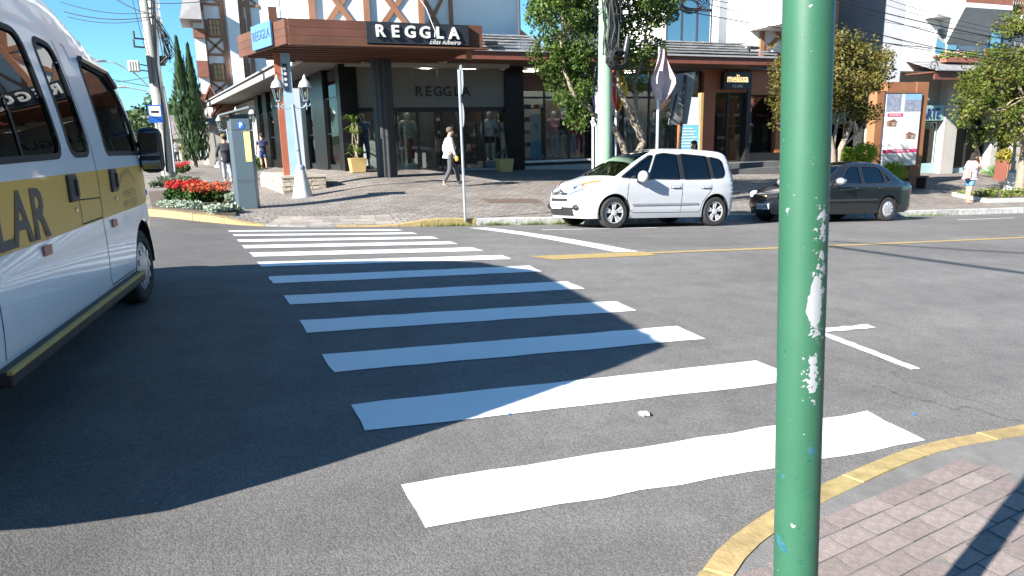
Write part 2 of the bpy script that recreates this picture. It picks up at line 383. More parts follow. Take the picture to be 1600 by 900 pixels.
marking('parking_line', [(22.5, 12.0), (22.5, 12.12), (30, 12.2), (30, 12.08)], M_pw2)

# ---- kerbs
def resample(pts, step):
    out = []; acc = 0; P = [Vector(p) for p in pts]
    L = sum((P[i + 1] - P[i]).length for i in range(len(P) - 1)); n = max(1, round(L / step)); tgt = [L * i / n for i in range(n + 1)]
    i = 0; d = 0
    for t in tgt:
        while i < len(P) - 2 and d + (P[i + 1] - P[i]).length < t: d += (P[i + 1] - P[i]).length; i += 1
        s = (P[i + 1] - P[i]).length; out.append(P[i].lerp(P[i + 1], clamp((t - d) / s, 0, 1)))
    return out
def spline(pts, n=8):
    P = [Vector(p) for p in pts]; P = [P[0] * 2 - P[1]] + P + [P[-1] * 2 - P[-2]]; o = []
    for i in range(1, len(P) - 2):
        for k in range(n):
            t = k / n; a, b, c, d = P[i - 1], P[i], P[i + 1], P[i + 2]
            o.append(.5 * ((2 * b) + (c - a) * t + (2 * a - 5 * b + 4 * c - d) * t * t + (3 * b - a - 3 * c + d) * t ** 3))
    return o + [P[-2]]
def kerb_stones(path, zb, zt, wid, step, m, parent, name='kerb_stone', side=1, rn=random.Random(3)):
    P = resample(path, step / 4); objs = []
    for i in range(0, len(P) - 1, 4):
        seg = P[i:i + 5]
        if len(seg) < 2: continue
        mb = MB(); vs = []; n = len(seg); jz = rn.uniform(-.006, .006); jw = rn.uniform(-.006, .006)
        for k, p in enumerate(seg):
            t = (P[min(i + k + 1, len(P) - 1)] - P[max(i + k - 1, 0)]).normalized(); nn = Vector((-t.y, t.x)) * side
            q = p + t * (.006 if k == 0 else -.006 if k == n - 1 else 0)
            o, inn = q + nn * (-jw), q + nn * wid
            zo, zi = zb(o.x, o.y), zt(inn.x, inn.y) + jz
            vs += [(o.x - nn.x * .015, o.y - nn.y * .015, zo - .08), (o.x, o.y, zi - .012), (o.x + nn.x * .015, o.y + nn.y * .015, zi), (inn.x, inn.y, zi + .003), (inn.x, inn.y, zo - .08)]
        fs = [(k * 5 + j, k * 5 + (j + 1) % 5, (k + 1) * 5 + (j + 1) % 5, (k + 1) * 5 + j) for k in range(n - 1) for j in range(5)] + [(0, 4, 3, 2, 1)[::1], tuple((n - 1) * 5 + j for j in range(5))]
        if side > 0: fs = [f[::-1] for f in fs]
        mb.add(vs, fs); objs.append(mb.build(name, m, parent))
    return objs
M_ky = mat('kerb_yellow', (.355, .262, .115), .85, var=.35, scale=11, bump=.3, bscale=50, rand=.10)
M_kw = mat('kerb_whitewash', (.42, .42, .40), .85, var=.5, scale=8, bump=.4, bscale=40, rand=.15)
M_kg = mat('kerb_granite', (.30, .29, .28), .85, var=.3, scale=14, bump=.3, bscale=60, rand=.15)
# near corner: kerb round the corner where the camera stands
nk = [H_(*q) for q in ((1600, 678), (1440, 709), (1290, 769), (1185, 826), (1100, 903))]
near_path = [(30, 2.62), (12, 2.60), (6, 2.62)] + [(p.x, p.y) for p in nk] + [(1.12, 1.6), (.74, 1.0), (.55, .2), (.5, -1.5), (.5, -12)]
near_path = spline(near_path, 10)
NEAR_IN = .125
pav_near_poly = [(p.x, p.y) for p in near_path] + [(30, -12)]
def inside(poly, x, y):
    c = False; n = len(poly); j = n - 1
    for i in range(n):
        xi, yi = poly[i]; xj, yj = poly[j]
        if (yi > y) != (yj > y) and x < (xj - xi) * (y - yi) / (yj - yi) + xi: c = not c
        j = i
    return c
bm = bmesh.new()
def fill_poly(name, poly, zf, m, cuts=1.0, dz=0):
    bm = bmesh.new(); vs = [bm.verts.new((p[0], p[1], 0)) for p in poly]
    es = [bm.edges.new((vs[i], vs[(i + 1) % len(vs)])) for i in range(len(vs))]
    bmesh.ops.triangle_fill(bm, edges=es, use_beauty=True)
    xs = [p[0] for p in poly]; ys = [p[1] for p in poly]
    for ax, lo, hi in ((0, min(xs), max(xs)), (1, min(ys), max(ys))):
        c = lo + cuts
        while c < hi:
            pl = [0, 0, 0]; no = [0, 0, 0]; pl[ax] = c; no[ax] = 1
            bmesh.ops.bisect_plane(bm, geom=bm.verts[:] + bm.edges[:] + bm.faces[:], plane_co=pl, plane_no=no); c += cuts if c < 40 else cuts * 5
    for f in bm.faces:
        if f.normal.z < 0: f.normal_flip()
    for v in bm.verts: v.co.z = zf(v.co.x, v.co.y) + dz
    me = bpy.data.meshes.new(name); bm.to_mesh(me); bm.free()
    return struct(link(me, name, m))
M_conc = mat('concrete_grey', (.17, .163, .155), .9, var=.25, scale=5, bump=.4, bscale=90, sub=None)
_in = []
for i, p in enumerate(near_path):
    t = (near_path[min(i + 1, len(near_path) - 1)] - near_path[max(i - 1, 0)]).normalized(); _in.append((p.x - t.y * (NEAR_IN - .01), p.y + t.x * (NEAR_IN - .01)))
pav_near = fill_poly('pavement_near', _in + [(30, -12)], znear, M_conc, .4, -.003)
kerb_stones(near_path, zroad, znear, NEAR_IN, .62, M_ky, pav_near, side=1)
# pavers of the near pavement: pink concrete blocks in running bond, sharing three meshes
M_brick = mat('paver_pink', (.25, .2, .183), .9, var=.32, scale=26, bump=.6, bscale=120, rand=.16)
M_joint = mat('joint_dirt', (.09, .082, .075), .95, var=.3, scale=30)
def paver_mesh(lx, ly, seed):
    r = random.Random(seed); mb = MB(); x, y = lx / 2, ly / 2; b = .0016
    j = [r.uniform(-.0015, .0015) for _ in range(12)]
    vs = [(-x, -y, -.03), (x, -y, -.03), (x, y, -.03), (-x, y, -.03), (-x + j[0], -y, -b), (x, -y + j[1], -b), (x + j[2], y, -b), (-x, y + j[3], -b),
          (-x + b, -y + b, j[4]), (x - b, -y + b, j[5]), (x - b, y - b, j[6]), (-x + b, y - b, j[7])]
    fs = [(0, 1, 5, 4), (1, 2, 6, 5), (2, 3, 7, 6), (3, 0, 4, 7), (4, 5, 9, 8), (5, 6, 10, 9), (6, 7, 11, 10), (7, 4, 8, 11), (8, 9, 10, 11)]
    me = bpy.data.meshes.new('paver'); me.from_pydata([tuple(v) for v in vs], [], fs); me.update(); me.materials.append(M_brick); me.materials.append(M_joint)
    for i in range(8): me.polygons[i].material_index = 1
    return me
pm = [paver_mesh(.2015, .0985, s) for s in range(4)]
kin = [(p.x, p.y) for p in near_path]
def dist_path(x, y, path): return min((Vector((x, y)) - p).length for p in path)
th = rad(9); ca, sa = math.cos(th), math.sin(th); cand = []
for r in range(-40, 60):
    for c in range(-20, 40):
        u, v = c * .205 + (r % 2) * .1025, r * .102
        x, y = u * ca - v * sa + .5, u * sa + v * ca - .6
        if not inside(pav_near_poly, x, y) or dist_path(x, y, near_path) < NEAR_IN + .07: continue
        p = px_of((x, y, znear(x, y)))
        if p[2] < .3 or not (-80 < p[0] < 1680 and 300 < p[1] < 980): continue
        if x > 3.62 + .25 * (2.4 - y) and y > 1.86 - .02 * (x - 3.6): continue      # the grey concrete patch
        cand.append((p[2], x, y))
cand.sort(); far_mb = MB()
zx = lambda x, y: math.atan((znear(x + .1, y) - znear(x - .1, y)) / .2)
zy = lambda x, y: math.atan((znear(x, y + .1) - znear(x, y - .1)) / .2)
for k, (dd, x, y) in enumerate(cand):
    if k < 300:
        o = link(pm[k % 4], 'paver', None, pav_near); o.location = (x, y, znear(x, y) + rnd.uniform(-.001, .001))
        o.rotation_euler = (zy(x, y) + rnd.uniform(-.012, .012), -zx(x, y) + rnd.uniform(-.01, .01), th + rnd.uniform(-.012, .012))
    else: far_mb.box((x, y, znear(x, y) - .015), (.2015, .0985, .03), th)
if far_mb.v: far_mb.build('pavers_beyond', M_brick, pav_near, kind='stuff')
# concrete patch with a painted yellow mark
def flat_patch(name, poly, zf, m, parent, dz):
    mb = MB(); mb.prism(poly, lambda x, y: zf(x, y) + dz - .03, lambda x, y: zf(x, y) + dz); return mb.build(name, m, parent)
flat_patch('concrete_patch', [(3.66, 2.36), (3.74, 1.92), (4.6, 1.9), (5.8, 1.86), (5.8, 2.44), (4.3, 2.44)], znear, M_conc, pav_near, -.002)
flat_patch('painted_mark', [(3.78, 1.80), (3.84, 1.72), (4.5, 1.70), (4.5, 1.80)], znear, mat('old_yellow_paint', (.52, .38, .12), .8, var=.4, scale=30), pav_near, .004)

# far pavement, corner with a dropped kerb
fk = [(60, 14.02), (23, 14.0), (12, 14.0), (5, 14.0), (3.3, 14.03)]
ramp = [(3.3, 14.03), (2.2, 14.06), (1.4, 14.15), (.72, 14.42)]
_lp = [hit(px, py, zroad) for px, py in ((375, 351.5), (330, 347.5), (285, 342.5), (240, 338))]
lk = [(.72, 14.42)] + [(p.x, p.y) for p in _lp] + [(_lp[-1].x - .75, _lp[-1].y + .7), (_lp[-1].x - 1.4, _lp[-1].y + 1.7), (-3.0, 20), (-3.2, 24), (-4.2, 40), (-7, 80), (-9, 118)]
fsp, rsp, lsp = spline(fk, 8), spline(ramp, 6), spline(lk, 6)
far_poly = [(p.x, p.y) for p in fsp + rsp[1:] + lsp[1:]] + [(60, 118)]
def zfar(x, y):     # the pavement dips to the road at the dropped kerb
    d = min((Vector((x, y)) - p).length for p in rsp[2:]); k = clamp(1 - d / 1.3, 0, 1)
    return zpav(x, y) - .125 * k * k * (3 - 2 * k)
def pavement_mat():
    m = bpy.data.materials.new('far_pavers'); m.use_nodes = True; n = m.node_tree.nodes; l = m.node_tree.links; p = n['Principled BSDF']; p.inputs['Roughness'].default_value = .9
    tc = n.new('ShaderNodeTexCoord'); nd = n.new('ShaderNodeTexNoise'); nd.inputs['Scale'].default_value = 1.1; nd.inputs['Detail'].default_value = 3
    l.new(tc.outputs['Object'], nd.inputs['Vector'])
    va = n.new('ShaderNodeVectorMath'); va.operation = 'MULTIPLY_ADD'; va.inputs[1].default_value = (.35, .35, 0); l.new(nd.outputs['Color'], va.inputs[0]); l.new(tc.outputs['Object'], va.inputs[2])
    br = n.new('ShaderNodeTexBrick'); br.inputs['Scale'].default_value = 1; br.inputs['Brick Width'].default_value = .24; br.inputs['Row Height'].default_value = .16
    br.inputs['Mortar Size'].default_value = .012; br.inputs['Mortar Smooth'].default_value = .3; br.inputs['Bias'].default_value = -.1
    br.inputs['Color1'].default_value = (.205, .178, .158, 1); br.inputs['Color2'].default_value = (.285, .252, .228, 1); br.inputs['Mortar'].default_value = (.085, .075, .066, 1)
    l.new(va.outputs[0], br.inputs['Vector'])
    no = n.new('ShaderNodeTexNoise'); no.inputs['Scale'].default_value = .7; no.inputs['Detail'].default_value = 7; no.inputs['Roughness'].default_value = .7; l.new(tc.outputs['Object'], no.inputs['Vector'])
    mr = n.new('ShaderNodeMapRange'); mr.inputs[1].default_value = .3; mr.inputs[2].default_value = .7; mr.inputs[3].default_value = .68; mr.inputs[4].default_value = 1.22; l.new(no.outputs[0], mr.inputs[0])
    hs = n.new('ShaderNodeHueSaturation'); l.new(br.outputs['Color'], hs.inputs['Color']); l.new(mr.outputs[0], hs.inputs['Value']); l.new(hs.outputs[0], p.inputs['Base Color'])
    bu = n.new('ShaderNodeBump'); bu.inputs['Strength'].default_value = .9; bu.inputs['Distance'].default_value = .02; bu.invert = True
    n2 = n.new('ShaderNodeTexNoise'); n2.inputs['Scale'].default_value = 22; l.new(tc.outputs['Object'], n2.inputs['Vector'])
    ad = n.new('ShaderNodeMath'); ad.operation = 'MULTIPLY_ADD'; ad.inputs[1].default_value = -.6; l.new(n2.outputs[0], ad.inputs[0]); l.new(br.outputs['Fac'], ad.inputs[2])
    l.new(ad.outputs[0], bu.inputs['Height']); l.new(bu.outputs[0], p.inputs['Normal'])
    return m
M_far = pavement_mat()
pav_far = fill_poly('pavement_far', far_poly, zfar, M_far, .5)
kz = lambda x, y: zfar(x, y) + .006
KW = .14
yel = [p for p in fsp if p.x <= 4.95][::1]; wht = [p for p in fsp if p.x >= 4.95]
kerb_stones(wht + [Vector((4.95, 14.0))], zroad, kz, KW, .95, M_kw, pav_far, side=-1)
kerb_stones([Vector((4.95, 14.0))] + [p for p in fsp if p.x < 4.95], zroad, kz, KW, .8, M_ky, pav_far, side=-1)
kerb_stones(rsp[:8], zroad, kz, KW, .8, M_ky, pav_far, side=-1)
kerb_stones(rsp[7:], zroad, kz, KW, .55, M_kg, pav_far, side=-1, name='dropped_kerb_stone')
kerb_stones([p for p in lsp if p.y < 60], zroad, kz, KW, .9, M_ky, pav_far, side=-1)
# the big slabs behind the dropped kerb
for row, (off, wd, ln) in enumerate(((.17, .22, .42), (.42, .2, .36), (.66, .2, .33))):
    P = resample(rsp, ln)
    for i in range(len(P) - 1):
        t = (P[i + 1] - P[i]).normalized(); nn = Vector((t.y, -t.x)); mb = MB()
        q = [P[i] + nn * off + t * .012, P[i + 1] + nn * off - t * .012, P[i + 1] + nn * (off + wd) - t * .012, P[i] + nn * (off + wd) + t * .012]
        mb.prism([(v.x, v.y) for v in q], lambda x, y: zfar(x, y) - .03, lambda x, y: zfar(x, y) + .012); mb.build('paving_slab', mat('slab_beige', (.27, .24, .215), .9, var=.2, scale=12, bump=.4, rand=.2), pav_far)
# inspection cover
p = hit(800, 314)
mb = MB(); mb.prism([(p.x - .75, p.y - .3), (p.x + .75, p.y - .3), (p.x + .75, p.y + .3), (p.x - .75, p.y + .3)], lambda x, y: zfar(x, y) - .02, lambda x, y: zfar(x, y) + .012)
tag(mb.build('inspection_cover', mat('rusty_cover', (.13, .085, .07), .8, var=.3, scale=8, bump=.3)), 'rust brown inspection cover set in the pavement before the shop', 'manhole cover')

# ================================================================== vehicles
M_white = mat('car_paint_white', (.52, .53, .55), .3, var=.02, coat=.6, spec=.5)
M_vanw = mat('van_paint_white', (.74, .75, .77), .28, var=.04, scale=1.5, coat=.5)
M_dark = mat('car_paint_graphite', (.008, .010, .013), .22, var=.1, coat=1.0, metal=.0, spec=.6)
M_rub = mat('black_rubber', (.018, .018, .019), .75, var=.2)
M_blk = mat('black_plastic', (.02, .02, .022), .55, var=.15)
M_tyre = mat('tyre_rubber', (.028, .027, .026), .85, var=.3, scale=20, bump=.3)
M_alloy = mat('alloy', (.62, .62, .64), .35, metal=.3, var=.05)
M_hubcap = mat('silver_hubcap', (.5, .5, .52), .4, metal=.5, var=.05)
M_chrome = mat('chrome', (.75, .75, .77), .12, metal=1, var=.02)
M_cglass = glass('car_glass_tinted', (.03, .036, .045), refl=1.0, base=.035)
M_cglass2 = glass('car_windscreen', (.11, .125, .13), refl=1.1, base=.05)
M_vglass = glass('van_glass', (.24, .27, .29), refl=.9, base=.05)
M_lens = glass('lamp_lens', (.8, .82, .85), refl=1, base=.12)
M_amber = mat('amber_lens', (.75, .16, .02), .25, var=.05)
M_redl = mat('red_lens', (.45, .015, .02), .2, var=.1)
M_plate = mat('plate_white', (.72, .73, .74), .4, var=.03)
M_ink = mat('ink_black', (.02, .02, .025), .6, var=.05)
M_seat = mat('seat_cloth', (.05, .05, .055), .9, var=.2)

def catmull(P, n):
    P = [tuple(map(float, p)) for p in P]; Q = [tuple(2 * a - b for a, b in zip(P[0], P[1]))] + P + [tuple(2 * a - b for a, b in zip(P[-1], P[-2]))]
    out = []; idx = []
    for i in range(1, len(Q) - 2):
        for k in range(n):
            t = k / n
            out.append(tuple(.5 * (2 * b + (c - a) * t + (2 * a - 5 * b + 4 * c - d) * t * t + (3 * b - a - 3 * c + d) * t ** 3) for a, b, c, d in zip(Q[i - 1], Q[i], Q[i + 1], Q[i + 2])))
            idx.append(i - 1 + t)
    return out + [P[-1]], idx + [len(P) - 1]
def rounded(poly, r, n=4):
    out = []; k = len(poly)
    for i in range(k):
        a, b, c = Vector(poly[i - 1]), Vector(poly[i]), Vector(poly[(i + 1) % k])
        u, v = (a - b), (c - b); q = min(r, u.length * .45, v.length * .45)
        p0, p1 = b + u.normalized() * q, b + v.normalized() * q
        for j in range(n + 1):
            t = j / n; out.append(tuple((1 - t) ** 2 * p0 + 2 * t * (1 - t) * b + t * t * p1))
    return out
class Vehicle:
    # side outline (x forward, z up, bow, crown) swept across; panels cut out of the side by polygons
    def __init__(s, root, outline, W, arches, zbot, fil=.09, sub=5, cell=.09):
        s.root, s.W, s.arches, s.fil = root, W, arches, fil
        s.top, s.idx = catmull(outline, sub)
        T = [Vector((p[0], p[1])) for p in s.top]; s.T = T
        poly = [tuple(p) for p in T]
        x = T[-1].x
        for cx, cz, r in sorted(arches, key=lambda a: a[0]):
            a0 = math.asin(clamp((zbot - cz) / r, -1, 1)); dx = r * math.cos(a0)
            poly.append((cx - dx, zbot))
            for k in range(1, 16):
                a = PI - a0 - (PI - 2 * a0) * k / 16; poly.append((cx + r * math.cos(a), cz + r * math.sin(a)))
            poly.append((cx + dx, zbot))
        s.poly = poly; bm = bmesh.new(); vs = [bm.verts.new((p[0], 0, p[1])) for p in poly]
        es = [bm.edges.new((vs[i], vs[(i + 1) % len(vs)])) for i in range(len(vs))]
        bmesh.ops.triangle_fill(bm, edges=es, use_beauty=True); s.bm = bm
        xs = [p[0] for p in poly]; zs = [p[1] for p in poly]
        for ax, lo, hi in ((0, min(xs), max(xs)), (2, min(zs), max(zs))):
            c = lo + cell
            while c < hi:
                co = [0, 0, 0]; no = [0, 0, 0]; co[ax] = c; no[ax] = 1
                bmesh.ops.bisect_plane(bm, geom=bm.verts[:] + bm.edges[:] + bm.faces[:], plane_co=co, plane_no=no); c += cell
        s.panels = []
    def dist(s, x, z):
        p = Vector((x, z)); best = 9
        for a, b in zip(s.T, s.T[1:]):
            d = b - a; t = clamp((p - a).dot(d) / max(d.length_squared, 1e-9), 0, 1); best = min(best, (p - a - d * t).length_squared)
        return math.sqrt(best)
    def fy(s, x, z, edge=False):
        d = 0 if edge else s.dist(x, z); w = s.W(x, z)
        if d < s.fil: q = 1 - d / s.fil; w -= s.fil * .85 * (1 - math.sqrt(max(0, 1 - q * q)))
        return w
    def cut(s, poly):
        xs = [p[0] for p in poly]; zs = [p[1] for p in poly]; n = len(poly); e = .3
        for i in range(n):
            a, b = Vector(poly[i]), Vector(poly[(i + 1) % n]); d = b - a
            if d.length < 1e-5: continue
            lx, hx, lz, hz = min(a.x, b.x) - .01, max(a.x, b.x) + .01, min(a.y, b.y) - .01, max(a.y, b.y) + .01
            fs = [f for f in s.bm.faces if not (max(v.co.x for v in f.verts) < lx or min(v.co.x for v in f.verts) > hx or max(v.co.z for v in f.verts) < lz or min(v.co.z for v in f.verts) > hz)]
            g = set(fs)
            for f in fs: g.update(f.edges); g.update(f.verts)
            bmesh.ops.bisect_plane(s.bm, geom=list(g), plane_co=(a.x, 0, a.y), plane_no=(-d.y, 0, d.x), dist=1e-5)
    def panel(s, name, poly, m, inset=0, sides=(-1, 1), seal=0, label=None, cut=True):
        if cut: s.cut(poly)
        s.panels.append((name, poly, m, inset, sides, seal, label))
    def finish(s, body_name, body_mat):
        bm = s.bm; bm.faces.ensure_lookup_table(); cache = {}
        owner = {}
        for f in bm.faces:
            c = f.calc_center_median(); o = None
            for k, (nm, poly, *_r) in enumerate(s.panels):
                if inside(poly, c.x, c.z): o = k
            owner.setdefault(o, []).append(f)
        def y(v):
            k = (round(v.co.x, 5), round(v.co.z, 5))
            if k not in cache: cache[k] = s.fy(*k)
            return cache[k]
        res = {}
        for o, fl in owner.items():
            nm, poly, m, inset, sides, seal, label = s.panels[o] if o is not None else (body_name, None, body_mat, 0, (-1, 1), 0, None)
            for sd in ((0,) if o is None else sides):
                mb = MB(); ix = {}
                for side in ((-1, 1) if sd == 0 else (sd,)):
                    for f in fl:
                        q = []
                        for v in f.verts:
                            key = (v.index, side)
                            if key not in ix: ix[key] = len(mb.v); mb.v.append(Vector((v.co.x, side * (y(v) - inset), v.co.z)))
                            q.append(ix[key])
                        n = f.normal.y
                        mb.f.append(tuple(q) if n * side > 0 else tuple(q[::-1]))
                ob = mb.build(nm, m, s.root, smooth=True, label=label, ang=50)
                if o is None: s.body = ob
                res.setdefault(nm, []).append((sd, ob))
                if seal: s.ribbon(poly, seal, M_rub, 'window_seal', sd, ob)
        return res
    def ribbon(s, poly, w, m, name, side, parent, closed=True, off=.003):
        P = [Vector(p) for p in poly]; pts = []
        n = len(P)
        for i in range(n if closed else n - 1):
            a, b = P[i], P[(i + 1) % n]; k = max(1, int((b - a).length / .08))
            pts += [a.lerp(b, j / k) for j in range(k)]
        if not closed: pts.append(P[-1])
        n = len(pts); mb = MB(); vs = []
        for i in range(n):
            a, b = (pts[i - 1], pts[(i + 1) % n]) if closed else (pts[max(i - 1, 0)], pts[min(i + 1, n - 1)])
            t = (b - a).normalized(); q = Vector((-t.y, t.x)) * w / 2
            for k in (-1, 1):
                p = pts[i] + q * k; vs.append((p.x, side * (s.fy(p.x, p.y) + off), p.y))
        fs = [(2 * i, 2 * i + 1, 2 * ((i + 1) % n) + 1, 2 * ((i + 1) % n)) for i in range(n if closed else n - 1)]
        if side > 0: fs = [f[::-1] for f in fs]
        mb.add(vs, fs); return mb.build(name, m, parent)
    def skin(s, name, i0, i1, m, s0=-1, s1=1, ns=12, parent=None, lift=0, label=None):
        rows = [k for k, q in enumerate(s.idx) if i0 - 1e-6 <= q <= i1 + 1e-6]; mb = MB(); vs = []
        for k in rows:
            x, z, bow, cr = s.top[k]; w = s.fy(x, z, True)
            for j in range(ns + 1):
                t = s0 + (s1 - s0) * j / ns; g = 1 - abs(t) ** 2.6
                vs.append((x + bow * g + lift * (1 if bow > 0 else -1 if bow < 0 else 0), t * w, z + cr * g + (lift if bow == 0 else 0)))
        n1 = ns + 1
        fs = [(i * n1 + j, i * n1 + j + 1, (i + 1) * n1 + j + 1, (i + 1) * n1 + j) for i in range(len(rows) - 1) for j in range(ns)]
        mb.add(vs, fs); return mb.build(name, m, parent or s.root, smooth=True, label=label, ang=50)
    def at(s, i, t, lift=0):       # a point on the swept skin at outline index i, -1<=t<=1
        k = min(range(len(s.idx)), key=lambda q: abs(s.idx[q] - i)); x, z, bow, cr = s.top[k]; g = 1 - abs(t) ** 2.6
        return Vector((x + bow * g + lift, t * s.fy(x, z, True), z + cr * g))
    def wells(s, zfloor=.2):
        for cx, cz, r in s.arches:
            for sd in (-1, 1):
                w = s.W(cx, cz) - .01; mb = MB(); n = 14
                a0 = math.asin(clamp((zfloor - cz) / r, -1, 1))
                pts = [(cx + r * 1.005 * math.cos(a0 + (PI - 2 * a0) * k / n), cz + r * 1.005 * math.sin(a0 + (PI - 2 * a0) * k / n)) for k in range(n + 1)]
                vs = [(p[0], sd * w, p[1]) for p in pts] + [(p[0], sd * (w - .3), p[1]) for p in pts]
                fs = [(i, i + 1, n + 2 + i, n + 1 + i) for i in range(n)] + [tuple(range(n + 1, 2 * n + 2))]
                mb.add(vs, fs); mb.build('wheel_well', M_rub, s.root)
def wheel(root, x, y, r, wid, style, side, steer=0):
    t = bpy.data.objects.new('wheel', None); C.objects.link(t); t.parent = root; t.location = (x, y, r); t.rotation_euler = (0, 0, steer)
    o = wid / 2 * side
    mb = MB(); k = side
    prof = [(r * .66, -o), (r * .9, -o), (r * .985, -o * .8), (r, -o * .4), (r, o * .4), (r * .985, o * .8), (r * .9, o), (r * .68, o * .98), (r * .64, o * .8)]
    mb.lathe((0, 0, 0), prof, 32, 'y', False); mb.build('tyre', M_tyre, t, smooth=True, ang=35)
    mb = MB(); rr = r * .66
    mb.lathe((0, 0, 0), [(rr, o * .85), (rr * .93, o * .8), (rr * .9, o * .1), (.03, 0)], 28, 'y', False); mb.build('rim', M_blk if style == 'alloy' else mat('steel_rim', (.2, .2, .2), .5, metal=.5), t, smooth=True)
    mb = MB(); ys = o * .78
    mb.lathe((0, ys, 0), [(.055, -.03 * k), (.055, .012 * k), (.0, .016 * k)], 14, 'y')
    if style == 'alloy':
        for q in range(5):
            a = 2 * PI * q / 5 + .3
            for da in (-.2, .2):
                p0 = Vector((.05 * math.cos(a), ys, .05 * math.sin(a))); p1 = Vector((rr * .95 * math.cos(a + da), ys, rr * .95 * math.sin(a + da)))
                d = (p1 - p0).normalized(); n = Vector((-d.z, 0, d.x)) * .019
                mb.add([p0 - n, p0 + n, p1 + n * 1.2, p1 - n * 1.2] + [v + Vector((0, -.025 * k, 0)) for v in (p0 - n, p0 + n, p1 + n * 1.2, p1 - n * 1.2)], [(0, 1, 2, 3), (0, 4, 5, 1), (1, 5, 6, 2), (2, 6, 7, 3), (3, 7, 4, 0)])
        mb.lathe((0, ys, 0), [(rr, .0), (rr, .012 * k), (rr * .93, .012 * k), (rr * .93, -.01 * k)], 28, 'y', False)
        mb.build('spokes', M_alloy, t)
    else:
        mb.lathe((0, ys, 0), [(rr * .99, -.01 * k), (rr * .99, .006 * k), (rr * .86, .018 * k), (.07, .03 * k), (.0, .034 * k)], 28, 'y', False)
        for q in range(9):
            a = 2 * PI * q / 9; mb.box((rr * .68 * math.cos(a), ys + .02 * k, rr * .68 * math.sin(a)), (.05, .02, .05))
        mb.build('hubcap', M_hubcap, t, smooth=True, ang=25)
    return t
def put_on_road(root, x, y, head, L, W, zf=zroad):
    # stands the vehicle on the sloping, crowned road by its four wheels
    f = Vector((math.cos(head), math.sin(head), 0)); l = Vector((-f.y, f.x, 0)); c = Vector((x, y, 0)); z = {}
    for a in (-1, 1):
        for b in (-1, 1):
            q = c + f * (L / 2 * a) + l * (W / 2 * b); z[a, b] = zf(q.x, q.y)
    zc = sum(z.values()) / 4; pf = (z[1, 1] + z[1, -1] - z[-1, 1] - z[-1, -1]) / 2 / L; pl = (z[1, 1] + z[-1, 1] - z[1, -1] - z[-1, -1]) / 2 / W
    fx = Vector((f.x, f.y, pf)).normalized(); lx = Vector((l.x, l.y, pl)); n = fx.cross(lx).normalized(); lx = n.cross(fx)
    root.matrix_world = Matrix(((fx.x, lx.x, n.x, x), (fx.y, lx.y, n.y, y), (fx.z, lx.z, n.z, zc), (0, 0, 0, 1)))
def underbody(root, x0, x1, w, z0, z1, m=None):
    mb = MB(); mb.bx(x0, x1, -w, w, z0, z1); mb.build('underbody', m or M_rub, root)
def cabin(root, x0, x1, w, zf, seats, zs=.55):
    for sx in seats:
        for sy in (-.36, .36):
            mb = MB(); mb.box((sx, sy * w / .7, zs), (.5, .5, .2)); mb.box((sx - .28, sy * w / .7, zs + .38), (.16, .48, .62)); mb.box((sx - .32, sy * w / .7, zs + .8), (.1, .26, .16)); mb.build('seat', M_seat, root, bevel=.04)
def mirror(root, x, y, z, side, m, sx=.1, sz=.17, wd=.2, stem=True):
    mb = MB(); mb.ball((x, y + side * wd * .55, z), (sx, wd * .62, sz * .62), 14, 8); o = mb.build('wing_mirror', m, root, smooth=True)
    if stem: mb = MB(); mb.box((x + .02, y + side * .0, z - sz * .45), (.08, .14, .06)); mb.build('mirror_stem', M_blk, o)
    mb = MB(); mb.box((x - sx * .92, y + side * wd * .55, z), (.01, wd * .95, sz * .9)); mb.build('mirror_glass', M_chrome, o)

